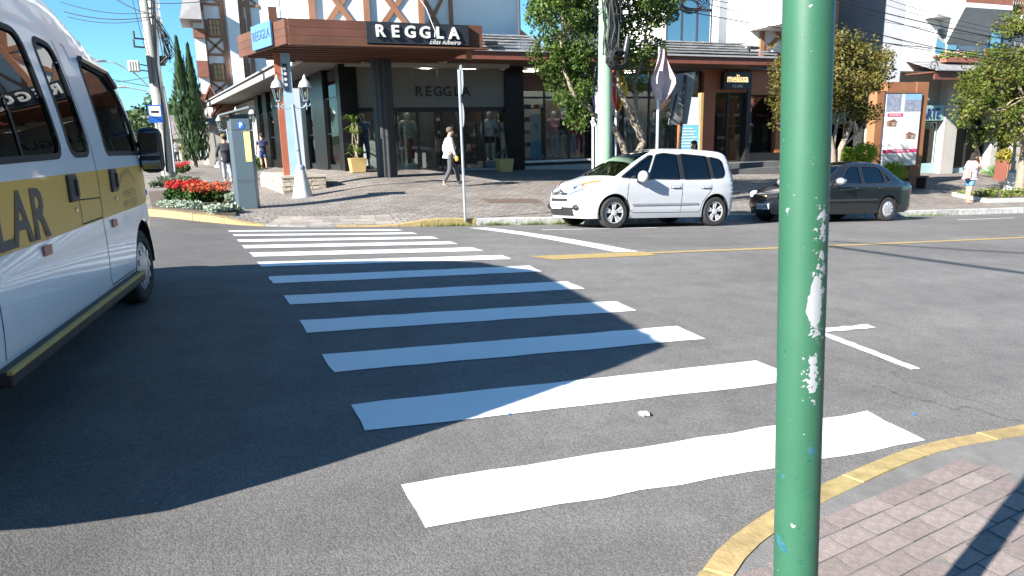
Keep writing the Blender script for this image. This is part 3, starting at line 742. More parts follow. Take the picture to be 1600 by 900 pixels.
# ---------------------------------------------------------------- white five-door at the kerb
def white_car():
    r = thing('parked_car', 'white tall hatchback car with alloy wheels parked by the whitewashed kerb', 'car')
    ol = [(1.86, .20, .16, 0), (1.91, .33, .17, 0), (1.93, .48, .16, 0), (1.91, .62, .15, 0), (1.85, .76, .13, .0), (1.72, .875, .08, .02), (1.45, .955, .05, .035), (1.2, 1.03, .06, .03),
          (1.0, 1.14, .1, .01), (.68, 1.33, .1, .02), (.36, 1.495, .08, .03), (.12, 1.565, .04, .035), (-.3, 1.60, 0, .045), (-.8, 1.605, 0, .045), (-1.3, 1.595, 0, .04), (-1.68, 1.555, -.03, .03),
          (-1.82, 1.44, -.06, 0), (-1.87, 1.2, -.07, 0), (-1.89, 1.0, -.08, 0), (-1.93, .8, -.08, 0), (-1.95, .6, -.09, 0), (-1.94, .42, -.08, 0), (-1.88, .25, -.06, 0)]
    def W(x, z):
        w = .862
        if z > .92: w -= .225 * ((z - .92) / .68) ** 1.15
        if z < .45: w -= .05 * ((.45 - z) / .25) ** 2
        w += .012 * math.exp(-((z - .7) / .12) ** 2)
        if x > 1.2: w -= .15 * ((x - 1.2) / .75) ** 2.2
        if x < -1.3: w -= .07 * ((-x - 1.3) / .65) ** 2
        return w
    ol = [(p[0] if p[0] > -1.3 else -1.3 + (p[0] + 1.3) * .8,) + p[1:] for p in ol]      # short tail
    v = Vehicle(r, ol, W, [(1.27, .33, .365), (-1.27, .33, .365)], .2, .085)
    A = [(1.13, 1.015), (.56, .985), (.43, 1.2), (.27, 1.47), (.36, 1.47), (.62, 1.33), (.95, 1.13)]
    Bw = [(.49, .99), (-.33, .985), (-.33, 1.495), (.0, 1.52), (.2, 1.485), (.34, 1.24)]
    Cw = [(-.42, .985), (-1.13, 1.0), (-1.10, 1.475), (-.42, 1.515)]
    Dw = [(-1.2, 1.005), (-1.47, 1.03), (-1.54, 1.13), (-1.51, 1.36), (-1.44, 1.42), (-1.17, 1.47)]
    v.panel('pillar_trim', [(-.30, .985), (-.45, .985), (-.45, 1.51), (-.30, 1.5)], M_blk); v.panel('pillar_trim', [(-1.10, 1.0), (-1.24, 1.005), (-1.2, 1.46), (-1.08, 1.475)], M_blk)
    for nm, P, rr in (('quarter_window', A, .04), ('side_window', Bw, .05), ('side_window', Cw, .05), ('quarter_window', Dw, .07)):
        v.panel(nm, rounded(P, rr), M_cglass, inset=.012, seal=.022)
    res = v.finish('body', M_white)
    for i0, i1, nm in ((0, 4, 'front_bumper'), (4, 7, 'hood'), (11, 15, 'roof'), (18, 20.5, 'tailgate'), (20.5, 22, 'rear_bumper')):
        v.skin(nm, i0, i1, M_white)
    ws = v.skin('windscreen', 7, 11, M_cglass2, -.95, .95)
    for a, b in ((-1, -.95), (.95, 1)): v.skin('windscreen_pillar', 7, 11, M_white, a, b, 2)
    rw = v.skin('rear_window', 15, 18, M_cglass, -.85, .85)
    for a, b in ((-1, -.85), (.85, 1)): v.skin('rear_pillar', 15, 18, M_white, a, b, 2)
    v.wells(); underbody(r, -1.85, 1.85, .62, .2, .42); underbody(r, -.85, .85, .8, .19, .3)
    cabin(r, 0, 0, .6, .3, (.25, -.75), .6)
    mb = MB(); mb.box((.95, 0, .93), (.45, 1.3, .12)); mb.box((.7, .36, .98), (.1, .38, .12)); mb.build('dashboard', M_seat, r)
    for sd in (-1, 1):      # shut lines, rubbing strip, handles
        for P in ([(.93, .99), (.97, .8), (.99, .6), (.93, .36), (.8, .31)], [(-.375, 1.5), (-.375, .99), (-.36, .6), (-.34, .31)], [(-1.12, 1.0), (-1.15, .8), (-1.0, .62), (-.9, .5), (-.86, .34), (-.84, .31)], [(.8, .31), (-.84, .31)]):
            v.ribbon(P, .011, M_rub, 'door_gap', sd, r, closed=False, off=.0015)
        mbs = MB(); n = 12
        v.ribbon([(.86, .47), (.2, .475), (-.36, .48), (-.8, .485)], .04, mat('grey_trim', (.25, .25, .26), .5), 'rubbing_strip', sd, r, closed=False, off=.012)
        for hx in (-.2, -.98):
            mb = MB(); y = v.fy(hx, .82); mb.box((hx, sd * (y + .012), .825), (.2, .035, .035)); mb.build('door_handle', M_chrome if False else M_white, r, bevel=.01)
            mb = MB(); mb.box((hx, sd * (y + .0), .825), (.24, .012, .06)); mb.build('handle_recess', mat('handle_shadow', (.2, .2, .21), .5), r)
        mirror(r, .7, sd * .87, 1.03, sd, M_white, .1, .19, .2)
        # headlamp: clear lens over chrome, amber strip on top
        P = [(1.3, .80), (1.43, .86), (1.6, .84), (1.77, .76), (1.78, .68), (1.62, .66), (1.42, .70)]
    # front face details, set on the swept skin
    for sd in (-1, 1):
        hl = MB(); am = MB(); rows = []
        for k in range(9):
            t = sd * (.46 + .53 * k / 8); rise = 1.15 * k / 8
            lo, hi = v.at(3.1 + rise * .95, t), v.at(4.4 + rise * 1.2, t); rows.append((lo + Vector((.012, sd * .004, .006)), hi + Vector((.006, 0, .014))))
        vs = [p for q in rows for p in q]; fs = [(2 * k, 2 * k + 1, 2 * k + 3, 2 * k + 2) for k in range(8)]
        hl.add(vs, fs if sd < 0 else [f[::-1] for f in fs]); ho = hl.build('headlamp', mat('headlamp_clear', (.30, .36, .44), .12, metal=.6, var=.5, scale=14), r, smooth=True)
        for k in (2, 5): mb = MB(); c = rows[k][0].lerp(rows[k][1], .5); mb.ball(c, (.03, .055, .045)); mb.build('bulb_glass', M_lens, ho, smooth=True)
        a2 = []
        for k in range(3, 9): a2 += [rows[k][0].lerp(rows[k][1], .78) + Vector((.004, 0, .006)), rows[k][1] + Vector((.004, 0, .006))]
        fs = [(2 * k, 2 * k + 1, 2 * k + 3, 2 * k + 2) for k in range(5)]
        am.add(a2, fs if sd < 0 else [f[::-1] for f in fs]); am.build('indicator', M_amber, ho)
        mb = MB(); c = v.at(1.6, sd * .83, .0); mb.ball(c, (.045, .09, .06)); fo = mb.build('fog_lamp_housing', M_blk, r, smooth=True)
        mb = MB(); mb.ball(c + Vector((.02, sd * -.01, 0)), (.04, .05, .042)); mb.build('fog_lamp', M_lens, fo, smooth=True)
    def front_strip(name, i0, i1, t0, t1, m, lift, n=10):
        mb = MB(); vs = []
        for k in range(n + 1):
            t = t0 + (t1 - t0) * k / n; vs += [v.at(i0, t, lift), v.at(i1, t, lift)]
        mb.add(vs, [(2 * k, 2 * k + 1, 2 * k + 3, 2 * k + 2)[::-1] for k in range(n)]); return mb.build(name, m, r)
    lg = front_strip('lower_grille', .5, 1.6, -.74, .74, M_blk, .014, 16)
    for q in (.75, 1.0, 1.25): front_strip('grille_bar', q - .04, q + .04, -.6, .6, mat('grille_grey', (.12, .12, .12), .5), .022, 14)
    ug = front_strip('upper_grille', 2.42, 2.75, -.5, .5, M_blk, .014, 12)
    front_strip('grille_chrome', 2.54, 2.62, -.49, .49, M_chrome, .022, 12)
    for sd in (-1, 1):                           # double-chevron badge wings
        for z0 in (3.5, 3.75):
            a, b, c = v.at(z0, 0, .03), v.at(z0 - .12, sd * .16, .03), v.at(z0 - .1, sd * .44, .025)
            mb = MB(); mb.tube([a + Vector((0, 0, .03)), b, c], [.016, .018, .008], 6); mb.build('badge_bar', M_chrome, r)
    pl = MB(); c = v.at(1.85, 0, .03); pl.box(c, (.012, .40, .13)); po = pl.build('number_plate', M_plate, r)
    text('PRZ2I93', .1, M_ink, po, c + Vector((.008, 0, -.012)), (PI / 2, 0, PI / 2), ext=.001, bold=.002)
    for sd in (-1, 1):
        mb = MB(); P = [v.at(i, sd * .93, -.012) for i in (16.2, 17, 18, 19)]; mb.tube(P, [.03, .055, .055, .035], 8); mb.build('tail_lamp', M_redl, r, smooth=True)
        for wx in (1.27, -1.27): wheel(r, wx, sd * .755, .315, .2, 'alloy', sd, 0)
    for y in (-.35, .3):
        mb = MB(); mb.tube([v.at(7.2, y * 1.1, .02) + Vector((0, 0, .02)), v.at(8.4, y * .6, 0) + Vector((.02, 0, .02))], .009, 5); mb.build('wiper', M_blk, ws)
    return r
car1 = white_car()
# front left wheel touches the road at pixel (957,359), rear at (1113,354)
wf, wr_ = H_(955, 357.5), H_(1112.5, 353)
d = Vector((wf.x - wr_.x, wf.y - wr_.y)); hd = PI + rad(2.0)
cx = (wf.x + wr_.x) / 2; cyy = 12.15
f = Vector((math.cos(hd), math.sin(hd))); l = Vector((-f.y, f.x))
put_on_road(car1, cx, cyy + .77, hd, 2.54, 1.5)

# ---------------------------------------------------------------- dark sedan behind the green pole
def sedan():
    r = thing('parked_car', 'dark graphite sedan car with silver hubcaps parked behind the white one', 'car')
    ol = [(1.80, .20, .15, 0), (1.86, .35, .16, 0), (1.87, .50, .15, 0), (1.82, .62, .14, .0), (1.72, .70, .1, .02), (1.4, .80, .05, .035), (1.0, .885, .03, .035), (.78, .95, .05, .02),
          (.5, 1.13, .08, .015), (.18, 1.32, .06, .025), (-.05, 1.39, .03, .035), (-.4, 1.425, 0, .04), (-.85, 1.415, 0, .035), (-1.15, 1.36, -.02, .03), (-1.45, 1.2, -.05, .02), (-1.72, 1.03, -.05, .01),
          (-1.95, .985, -.03, .02), (-2.12, .95, -.06, .01), (-2.17, .8, -.08, 0), (-2.19, .6, -.09, 0), (-2.18, .42, -.08, 0), (-2.10, .24, -.06, 0)]
    def W(x, z):
        w = .815
        if z > .86: w -= .2 * ((z - .86) / .56) ** 1.1
        if z < .42: w -= .05 * ((.42 - z) / .22) ** 2
        if x > 1.1: w -= .15 * ((x - 1.1) / .8) ** 2.2
        if x < -1.5: w -= .08 * ((-x - 1.5) / .7) ** 2
        return w
    ol = [(p[0] if abs(p[0]) < 1.3 else math.copysign(1.3 + (abs(p[0]) - 1.3) * .88, p[0]),) + p[1:] for p in ol]
    v = Vehicle(r, ol, W, [(1.22, .3, .335), (-1.22, .3, .335)], .2, .08)
    for nm, P, rr in (('quarter_window', [(.74, .915), (.5, .91), (.44, 1.06)], .02), ('side_window', [(.45, .905), (-.27, .9), (-.27, 1.325), (-.02, 1.33), (.14, 1.25)], .04), ('side_window', [(-.36, .9), (-1.0, .91), (-1.06, 1.0), (-.98, 1.27), (-.85, 1.32), (-.36, 1.335)], .05), ('quarter_window', [(-1.12, .95), (-1.28, .97), (-1.1, 1.2)], .02)):
        v.panel(nm, rounded(P, rr), M_cglass, inset=.01, seal=.024)
    v.finish('body', M_dark)
    for i0, i1, nm in ((0, 4, 'front_bumper'), (4, 7, 'hood'), (10, 13, 'roof'), (15, 17, 'boot_lid'), (17, 19, 'boot_panel'), (19, 21, 'rear_bumper')): v.skin(nm, i0, i1, M_dark)
    v.skin('windscreen', 7, 10, M_cglass2, -.9, .9)
    for a, b in ((-1, -.9), (.9, 1)): v.skin('windscreen_pillar', 7, 10, M_dark, a, b, 2); v.skin('rear_pillar', 13, 15, M_dark, a, b, 2)
    v.skin('rear_window', 13, 15, M_cglass, -.9, .9)
    v.wells(); underbody(r, -2.05, 1.8, .6, .2, .4); underbody(r, -.8, .8, .76, .19, .28); cabin(r, 0, 0, .55, .3, (.15, -.75), .5)
    for sd in (-1, 1):
        for P in ([(.72, .9), (.74, .6), (.7, .32)], [(-.315, 1.34), (-.315, .9), (-.32, .6), (-.32, .32)], [(-1.1, .92), (-1.06, .7), (-.88, .5), (-.84, .32)], [(.7, .32), (-.84, .32)]):
            v.ribbon(P, .01, M_rub, 'door_gap', sd, r, closed=False, off=.0015)
        v.ribbon([(.8, .52), (-.85, .53)], .05, mat('dull_trim', (.03, .03, .032), .6), 'rubbing_strip', sd, r, closed=False, off=.01)
        for hx in (-.16, -.92): mb = MB(); mb.box((hx, sd * (v.fy(hx, .8) + .012), .8), (.18, .03, .035)); mb.build('door_handle', M_blk, r, bevel=.008)
        mirror(r, .56, sd * .82, .96, sd, mat('mirror_silver', (.45, .46, .48), .3, metal=.6), .08, .14, .2)
        for wx in (1.22, -1.22): wheel(r, wx, sd * .71, .295, .185, 'cap', sd)
        mb = MB(); P = [v.at(i, sd * .88, .006) for i in (2.9, 3.4, 3.9, 4.3)]; mb.tube(P, [.04, .075, .075, .04], 8); mb.build('headlamp', mat('headlamp_reflector', (.6, .6, .6), .2), r, smooth=True)
        mb = MB(); P = [v.at(i, sd * .9, -.006) for i in (17.3, 17.8, 18.4, 18.8)]; mb.tube(P, [.05, .08, .08, .06], 8); mb.build('tail_lamp', M_redl, r, smooth=True)
    mb = MB(); c = v.at(1.2, 0, .03); mb.box(c, (.012, .40, .13)); po = mb.build('number_plate', M_plate, r); text('IQL4783', .1, M_ink, po, c + Vector((.008, 0, -.012)), (PI / 2, 0, PI / 2), ext=.001, bold=.002)
    mb = MB(); c = v.at(3.1, 0, .02); mb.box(c, (.03, .8, .09)); go = mb.build('grille', M_blk, r)
    mb = MB(); mb.ball(c + Vector((.03, 0, 0)), (.012, .06, .03)); mb.build('badge', mat('badge_gold', (.6, .42, .12), .3, metal=.8), go)
    return r
car2 = sedan()
hd2 = PI + rad(.5); xr = atY(1383, 328, 12.35).x
put_on_road(car2, xr - 1.22, 12.35 + .71, hd2, 2.44, 1.42)

# ---------------------------------------------------------------- school van
def van():
    r = thing('school_van', 'white school van with ochre band stopped beside the zebra crossing', 'van')
    ol = [(.82, .24, .12, 0), (.86, .36, .13, 0), (.88, .55, .13, 0), (.88, .75, .13, 0), (.86, .93, .13, .0), (.80, 1.12, .12, .02), (.72, 1.25, .11, .02),
          (.56, 1.51, .12, .01), (.33, 1.77, .11, .015), (.06, 2.02, .08, .03), (-.30, 2.14, .04, .04), (-.62, 2.26, .03, .05), (-1.05, 2.40, 0, .07), (-2.4, 2.43, 0, .08), (-3.85, 2.40, 0, .08), (-3.99, 2.3, -.04, .03), (-4.03, 1.9, -.04, 0), (-4.06, 1.2, -.04, 0), (-4.07, .7, -.04, 0), (-4.04, .32, -.03, 0)]
    Wd = .985
    def W(x, z):
        w = Wd
        if z > 1.15: w -= .24 * ((z - 1.15) / 1.28) ** 1.5
        if z < .6: w -= .03 * ((.6 - z) / .35) ** 2
        w -= .012 * math.exp(-((z - .82) / .035) ** 2)
        if x > -.1: w -= .16 * ((x + .1) / .95) ** 2.3
        return w
    v = Vehicle(r, ol, W, [(0, .34, .39), (-3.55, .34, .39)], .30, .11, cell=.1)
    ochre = mat('ochre_band', (.74, .42, .085), .5, var=.08, scale=1.2, coat=.12, spec=.3)
    band = [(-4.2, .845), (.42, .845), (.70, .88), (.76, 1.0), (.70, 1.12), (.3, 1.185), (-4.2, 1.195)]
    v.panel('ochre_stripe', band, ochre, label='ochre yellow stripe with dark lettering')
    win = [('front_window', [(-.80, 1.30), (.36, 1.285), (.26, 1.46), (.02, 1.80), (-.14, 1.91), (-.76, 1.96)], .07),
           ('side_window', [(-1.60, 1.30), (-1.20, 1.30), (-1.25, 2.0), (-1.60, 2.02)], .11),
           ('side_window', [(-2.95, 1.29), (-1.76, 1.30), (-1.80, 2.02), (-2.95, 2.02)], .11),
           ('side_window', [(-3.95, 1.29), (-3.08, 1.29), (-3.08, 2.02), (-3.9, 2.02)], .11)]
    for nm, P, rr in win: v.panel(nm, rounded(P, rr, 5), M_vglass, inset=.01, seal=.036)
    v.finish('body', M_vanw)
    for i0, i1, nm, m in ((0, 3, 'front_bumper', mat('bumper_grey', (.16, .16, .165), .55)), (3, 6, 'hood', M_vanw), (9, 14, 'roof', M_vanw)): v.skin(nm, i0, i1, m)
    v.skin('windscreen', 6, 9, M_vglass, -.9, .9)
    for a, b in ((-1, -.9), (.9, 1)): v.skin('windscreen_pillar', 6, 9, M_vanw, a, b, 2)
    rb = v.skin('rear_door', 17, 19, M_vanw); v.skin('rear_top', 14, 15.2, M_vanw); v.skin('rear_window', 15.2, 17, M_vglass, -.85, .85)
    for a, b in ((-1, -.85), (.85, 1)): v.skin('rear_pillar', 15.2, 17, M_vanw, a, b, 2)
    v.wells(.3); underbody(r, -3.9, .7, .7, .28, .5); underbody(r, -3.1, -.45, .93, .29, .4)
    for sd in (-1, 1):
        for P in ([(-1.19, 2.05), (-1.14, 1.2), (-1.14, .42), (-1.1, .36)], [(-1.02, 2.05), (-.98, 2.03), (-.95, 1.95)], [(-2.98, 2.08), (-2.98, .36)], [(.5, 1.19), (.6, 1.0), (.6, .86), (.42, .68)], [(-1.1, .36), (-.42, .36)], [(-1.14, .86), (-1.6, .86), (-1.62, 1.18)], [(-1.62, 1.19), (-1.64, 1.02), (-1.16, 1.0)]):
            v.ribbon(P, .009, M_rub, 'door_gap', sd, r, closed=False, off=.0015)
        # sliding window divider
        v.ribbon([(-2.36, 1.31), (-2.36, 2.0)], .03, M_rub, 'window_divider', sd, r, closed=False, off=-.004)
        for hx in (-1.72, -.77):
            y = v.fy(hx, 1.09); mb = MB(); mb.box((hx, sd * (y + .004), 1.10), (.17, .03, .17)); ho = mb.build('door_handle', M_blk, r, bevel=.02)
            mb = MB(); mb.box((hx + .035, sd * (y + .018), 1.10), (.035, .03, .11)); mb.build('handle_grip', mat('handle_sheen', (.035, .035, .04), .35), ho, bevel=.008)
            mb = MB(); mb.lathe((hx + .02, sd * (y + .002), .965), [(.016, 0), (.016, .006 * sd), (0, .008 * sd)], 12, 'y'); mb.build('door_lock', M_chrome, r)
        for rx_ in (-2.28, -.88): 
            y = v.fy(rx_, .76); mb = MB(); mb.box((rx_, sd * (y + .004), .79), (.12, .006, .055)); mb.build('reflector', mat('faded_red', (.45, .12, .09), .4, var=.3, scale=60), r)
        # running board with a worn yellow edge
        y = .985; mb = MB(); mb.bx(-3.12, -.40, sd * (y - .12), sd * (y + .055), .265, .34); st = mb.build('running_board', M_blk, r, bevel=.012)
        mb = MB(); mb.bx(-3.12, -.40, sd * (y + .035), sd * (y + .058), .325, .344); mb.build('step_edge', mat('step_yellow', (.45, .33, .10), .6, var=.3), st)
        mb = MB(); mb.bx(-3.1, -.5, sd * (y - .1), sd * (y - .06), .33, .40); mb.build('sill_trim', M_blk, r)
        for wx in (0, -3.55): wheel(r, wx, sd * .845, .32, .21, 'cap', sd, rad(-2) if wx == 0 else 0)
        # tall black mirror on an arm, with a lower wide-angle glass
        yb = v.fy(.05, 1.32); mb = MB(); c = Vector((.30, sd * (yb + .09), 1.31))
        mb.box(c, (.13, .20, .40)); mo = mb.build('wing_mirror', M_blk, r, bevel=.06)
        mb = MB(); mb.box(c + Vector((-.068, 0, .055)), (.012, .15, .21)); mb.build('mirror_glass', mat('mirror_dim', (.32, .34, .37), .08, metal=1), mo, bevel=.005)
        mb = MB(); mb.box(c + Vector((-.068, 0, -.125)), (.012, .15, .08)); mb.build('mirror_glass', mat('mirror_dim', (.32, .34, .37), .08, metal=1), mo, bevel=.005)
        for dz in (-.1, .08): mb = MB(); mb.tube([(.3, sd * (yb - .08), 1.29 + dz * .6), (.3, sd * (yb + .08), 1.31 + dz)], .022, 8); mb.build('mirror_arm', M_blk, mo)
        mb = MB(); mb.add([(.05, sd * (v.fy(.05, 1.28) + .008), 1.28), (.68, sd * (v.fy(.64, 1.2) + .008), 1.2), (.30, sd * (v.fy(.30, 1.62) + .008), 1.62)], [(0, 1, 2) if sd > 0 else (2, 1, 0)]); mb.build('mirror_base', M_blk, r)
        mb = MB(); P = [v.at(i, sd * .9, .012) for i in (3.2, 3.8, 4.4, 5.0)]; mb.tube(P, [.05, .09, .09, .05], 8); mb.build('headlamp', mat('headlamp_reflector', (.6, .6, .6), .2), r, smooth=True)
        mb = MB(); mb.box((.74, sd * (v.fy(.74, 1.02) + .004), 1.02), (.05, .02, .14)); mb.build('side_indicator', M_amber, r, bevel=.01)
        mb = MB(); P = [(-.76, sd * (v.fy(-.76, 1.98) + .02), 1.98), (-.16, sd * (v.fy(-.16, 1.94) + .02), 1.94), (.0, sd * (v.fy(.0, 1.83) + .02), 1.83)]; mb.tube(P, .022, 6); mb.build('wind_deflector', mat('smoked_acrylic', (.10, .07, .07), .2), r)
        mb = MB(); mb.tube([(.7, sd * .55, .2), (.5, sd * .6, .2)], .02, 6)
    # lettering on the stripe (reads along the van on its camera side)
    M_let = mat('van_letters', (.045, .045, .05), .5); sd = -1
    def side_text(body, x, z, size, **k):
        y = v.fy(x, z); return text(body, size, k.pop('m', M_let), r, (x, sd * (y + .0035), z), (PI / 2, 0, 0), ext=0, **k)
    side_text('ESCOLAR', -3.05, .985, .385, bold=.008, sx=1.0, space=1.06)
    M_fad = mat('faded_letters', (.20, .15, .06), .6, var=.2)
    side_text('+99999.7776', -.35, .975, .085, m=M_fad, bold=-.0015); side_text('+98119.9538', -.35, .897, .085, m=M_fad, bold=-.0015)
    for k, ch in enumerate('Tia Kelli & Tio Luis'):
        a = rad(150 - 120 * k / 19); xx = -.36 + .27 * math.cos(a); zz = .98 + .17 * math.sin(a)
        t = side_text(ch, xx, zz, .062, m=M_fad, name='arched_letter'); t.rotation_euler = (PI / 2, a - PI / 2 if False else -(a - PI / 2), 0)
    mb = MB(); y = v.fy(.33, .94); mb.box((.33, sd * (y + .004), .935), (.1, .005, .05)); bo = mb.build('door_badge', M_plate, r)
    mb = MB(); mb.box((.355, sd * (y + .006), .935), (.04, .006, .045)); mb.build('badge_field', mat('badge_red', (.35, .03, .04), .4), bo)
    # seats inside
    for sx in (-.55, -1.5, -2.3, -3.1):
        for sy in (-.55, .1 if sx < -.6 else .55):
            mb = MB(); mb.box((sx, sy, .85), (.5, .5, .14)); mb.box((sx - .25, sy, 1.2), (.14, .48, .7)); mb.build('seat', M_seat, r, bevel=.04)
    mb = MB(); mb.bx(-3.9, .3, -.85, .85, .5, .55); mb.build('cabin_floor', M_seat, r)
    mb = MB(); mb.box((.2, 0, 1.1), (.4, 1.5, .14)); mb.build('dashboard', M_seat, r)
    return r
vn = van()
# right side stands on x = -0.65 at the front axle, heading 7 degrees off the street axis
hv = rad(90 - 7); lat = Vector((math.cos(hv + PI / 2), math.sin(hv + PI / 2)))
axle = Vector((-.65, 6.83)) + lat * .985; ctr = axle - Vector((math.cos(hv), math.sin(hv))) * 1.52
vn.matrix_world = Matrix.Translation((axle.x, axle.y, zroad(-.72, 6.8))) @ Matrix.Rotation(hv, 4, 'Z')

# ================================================================== buildings
M_wood = mat('canopy_timber', (.115, .046, .026), .55, var=.25, scale=2, rand=.12)
M_tim = mat('timber_orange', (.31, .145, .08), .7, var=.2, scale=3)
M_brn = mat('brown_fascia', (.17, .055, .035), .6, var=.2, scale=2)
M_wall = mat('white_render', (.74, .73, .71), .9, var=.05, scale=1.5, bump=.15, bscale=30)
M_cream = mat('cream_paint', (.36, .34, .30), .8, var=.06)
M_gran = mat('black_granite', (.007, .007, .008), .3, var=.3, scale=30, spec=.3)
M_gran2 = mat('black_tile', (.014, .014, .015), .35, var=.3, scale=9)
M_panel = mat('taupe_panel', (.155, .152, .135), .5, var=.04, scale=.6)
M_fr = mat('dark_frame', (.02, .02, .022), .4, var=.1)
M_shop = glass('shop_glass', (.88, .91, .90), refl=.65, base=.0)
M_win = glass('window_mirror', (.10, .13, .16), refl=1.2, base=.55)
M_tile = mat('roof_tile_grey', (.25, .25, .255), .7, var=.35, scale=3, bump=.3, bscale=30, rand=.08)
M_tiler = mat('roof_tile_red', (.26, .10, .065), .8, var=.3, scale=4, bump=.3)
M_or = mat('orange_cladding', (.36, .115, .05), .55, var=.1, scale=1.2)
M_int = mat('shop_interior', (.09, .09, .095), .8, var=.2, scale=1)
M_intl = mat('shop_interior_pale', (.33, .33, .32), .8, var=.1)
M_signb = mat('sign_black', (.02, .022, .028), .4, var=.1)
M_let1 = mat('letter_silver', (.62, .62, .60), .4, var=.05)
M_grass = mat('stone_grey', (.25, .24, .23), .9, var=.2)
shop = thing('shop_building', 'corner clothes shop with black pillars, timber canopy and half timbered upper floor', 'building')
YF = 24.0; X24 = lambda px: XY(px, YF)
FL = .60                                             # shop floor
def part(name, m, parent, fn, **k):
    mb = MB(); fn(mb); return mb.build(name, m, parent, **k)
def pane_row(parent, xs, y, z0, z1, gm, fr=.05, frame=M_fr, name='shop_window', bars=()):
    for a, b in zip(xs, xs[1:]):
        f = part(name, frame, parent, lambda mb: [mb.bx(a, a + fr, y - .04, y + .04, z0, z1), mb.bx(b - fr, b, y - .04, y + .04, z0, z1), mb.bx(a + fr, b - fr, y - .04, y + .04, z0, z0 + fr), mb.bx(a + fr, b - fr, y - .04, y + .04, z1 - fr, z1)] + [mb.bx(a + fr, b - fr, y - .03, y + .03, q - .02, q + .02) for q in bars])
        part('pane', gm, f, lambda mb: mb.bx(a + fr, b - fr, y - .006, y + .006, z0 + fr, z1 - fr))
# --- corner shop: interior shell, floor
part('floor_slab', M_intl, shop, lambda mb: mb.bx(4.0, 18.3, YF - .1, 29, FL - .6, FL))
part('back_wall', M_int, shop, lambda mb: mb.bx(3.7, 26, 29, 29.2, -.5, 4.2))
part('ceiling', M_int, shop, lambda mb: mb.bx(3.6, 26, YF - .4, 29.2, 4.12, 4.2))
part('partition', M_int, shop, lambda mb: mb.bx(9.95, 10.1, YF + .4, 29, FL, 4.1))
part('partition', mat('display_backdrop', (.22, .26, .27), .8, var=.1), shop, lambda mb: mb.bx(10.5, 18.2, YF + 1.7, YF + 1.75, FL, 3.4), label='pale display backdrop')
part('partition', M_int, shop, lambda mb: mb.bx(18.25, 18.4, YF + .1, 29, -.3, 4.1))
# glowing ceiling panels, added to brighten the dim shop interiors
M_fillw = mat('interior_fill_panel', (1, .9, .75), .5, var=.0, emit=7)
for lx, ly in ((5.6, 25.2), (7.2, 25.2), (8.8, 25.2), (6.4, 27.2), (8.2, 27.2), (11.2, 24.9), (12.6, 24.9), (14.0, 24.9), (15.4, 24.9), (17.0, 24.9), (19.6, 25.4), (21.2, 25.4)):
    part('interior_fill_panel', M_fillw, shop, lambda mb: mb.bx(lx - .22, lx + .22, ly - .22, ly + .22, 4.06, 4.115))
# front pillars
def pillar(x0, x1, y0, y1, z0, z1, nm='pillar'):
    o = part(nm, M_gran, shop, lambda mb: mb.bx(x0, x1, y0, y1, z0, z1))
    k = 0
    for z in (1.35, 2.15, 2.95, 3.75):
        if z0 < z < z1: part('joint', M_fr, o, lambda mb: [mb.bx(x0 - .002, x1 + .002, y0 - .002, y1, z - .004, z + .004)])
    return o
pillar(X24(535), X24(562), 23.85, 24.6, .3, 4.15)
pillar(X24(789), X24(817), 23.85, 24.5, .1, 4.15)
xs = [X24(p) for p in (562, 589, 622, 655, 692, 726, 757, 789)]
pane_row(shop, xs, 24.1, FL - .02, 2.62, M_shop, .035)
part('header_beam', M_gran2, shop, lambda mb: mb.bx(X24(562), X24(789), 23.98, 24.3, 2.6, 2.73))
for a, b in ((562, 649), (649, 687), (687, 789)):
    part('sign_panel', M_panel, shop, lambda mb: mb.bx(X24(a) + .006, X24(b) - .006, 23.95, 24.0, 2.735, 4.0))
x0, x1 = X24(652), X24(735)
for k, ch in enumerate('REGGLA'):
    text(ch, .46, M_ink, shop, (x0 + .12 + (x1 - x0 - .24) * k / 5, 23.945, 3.24), ext=.02, name='sign_letter', bold=.008)
part('cornice', M_cream, shop, lambda mb: [mb.bx(X24(545), X24(789), 23.4, 23.9, 4.02, 4.14)])
part('light_trough', M_cream, shop, lambda mb: [mb.bx(X24(563), X24(686), 22.7, 23.0, 3.98, 4.13)])
part('doorstep', M_intl, shop, lambda mb: mb.bx(X24(562), X24(789), 23.75, 24.05, .15, FL - .03))
# second window (mannequin display), black tiled base with pale sill
xs = [X24(p) for p in (817, 853, 890, 921)]
pane_row(shop, xs, 24.1, .80, 3.05, M_shop, .03); pane_row(shop, xs, 24.1, 3.05, 4.05, M_shop, .04)
part('pillar', M_gran, shop, lambda mb: mb.bx(X24(921), X24(936), 23.9, 24.4, .0, 4.12))
xs2 = [X24(p) for p in (936, 975, 1015, 1055, 1095)]
pane_row(shop, xs2, 24.1, .75, 3.05, M_shop, .03); pane_row(shop, xs2, 24.1, 3.05, 4.05, M_shop, .04)
for k in range(14):
    a = X24(817) + (X24(1095) - X24(817)) * k / 14; b = X24(817) + (X24(1095) - X24(817)) * (k + 1) / 14
    part('base_tile', M_gran2, shop, lambda mb: mb.bx(a + .006, b - .006, 23.96, 24.2, -.4, .72 - .002 * k))
part('window_sill', mat('pale_sill', (.6, .6, .6), .4), shop, lambda mb: mb.bx(X24(817), X24(921), 23.9, 24.9, .72, .79))
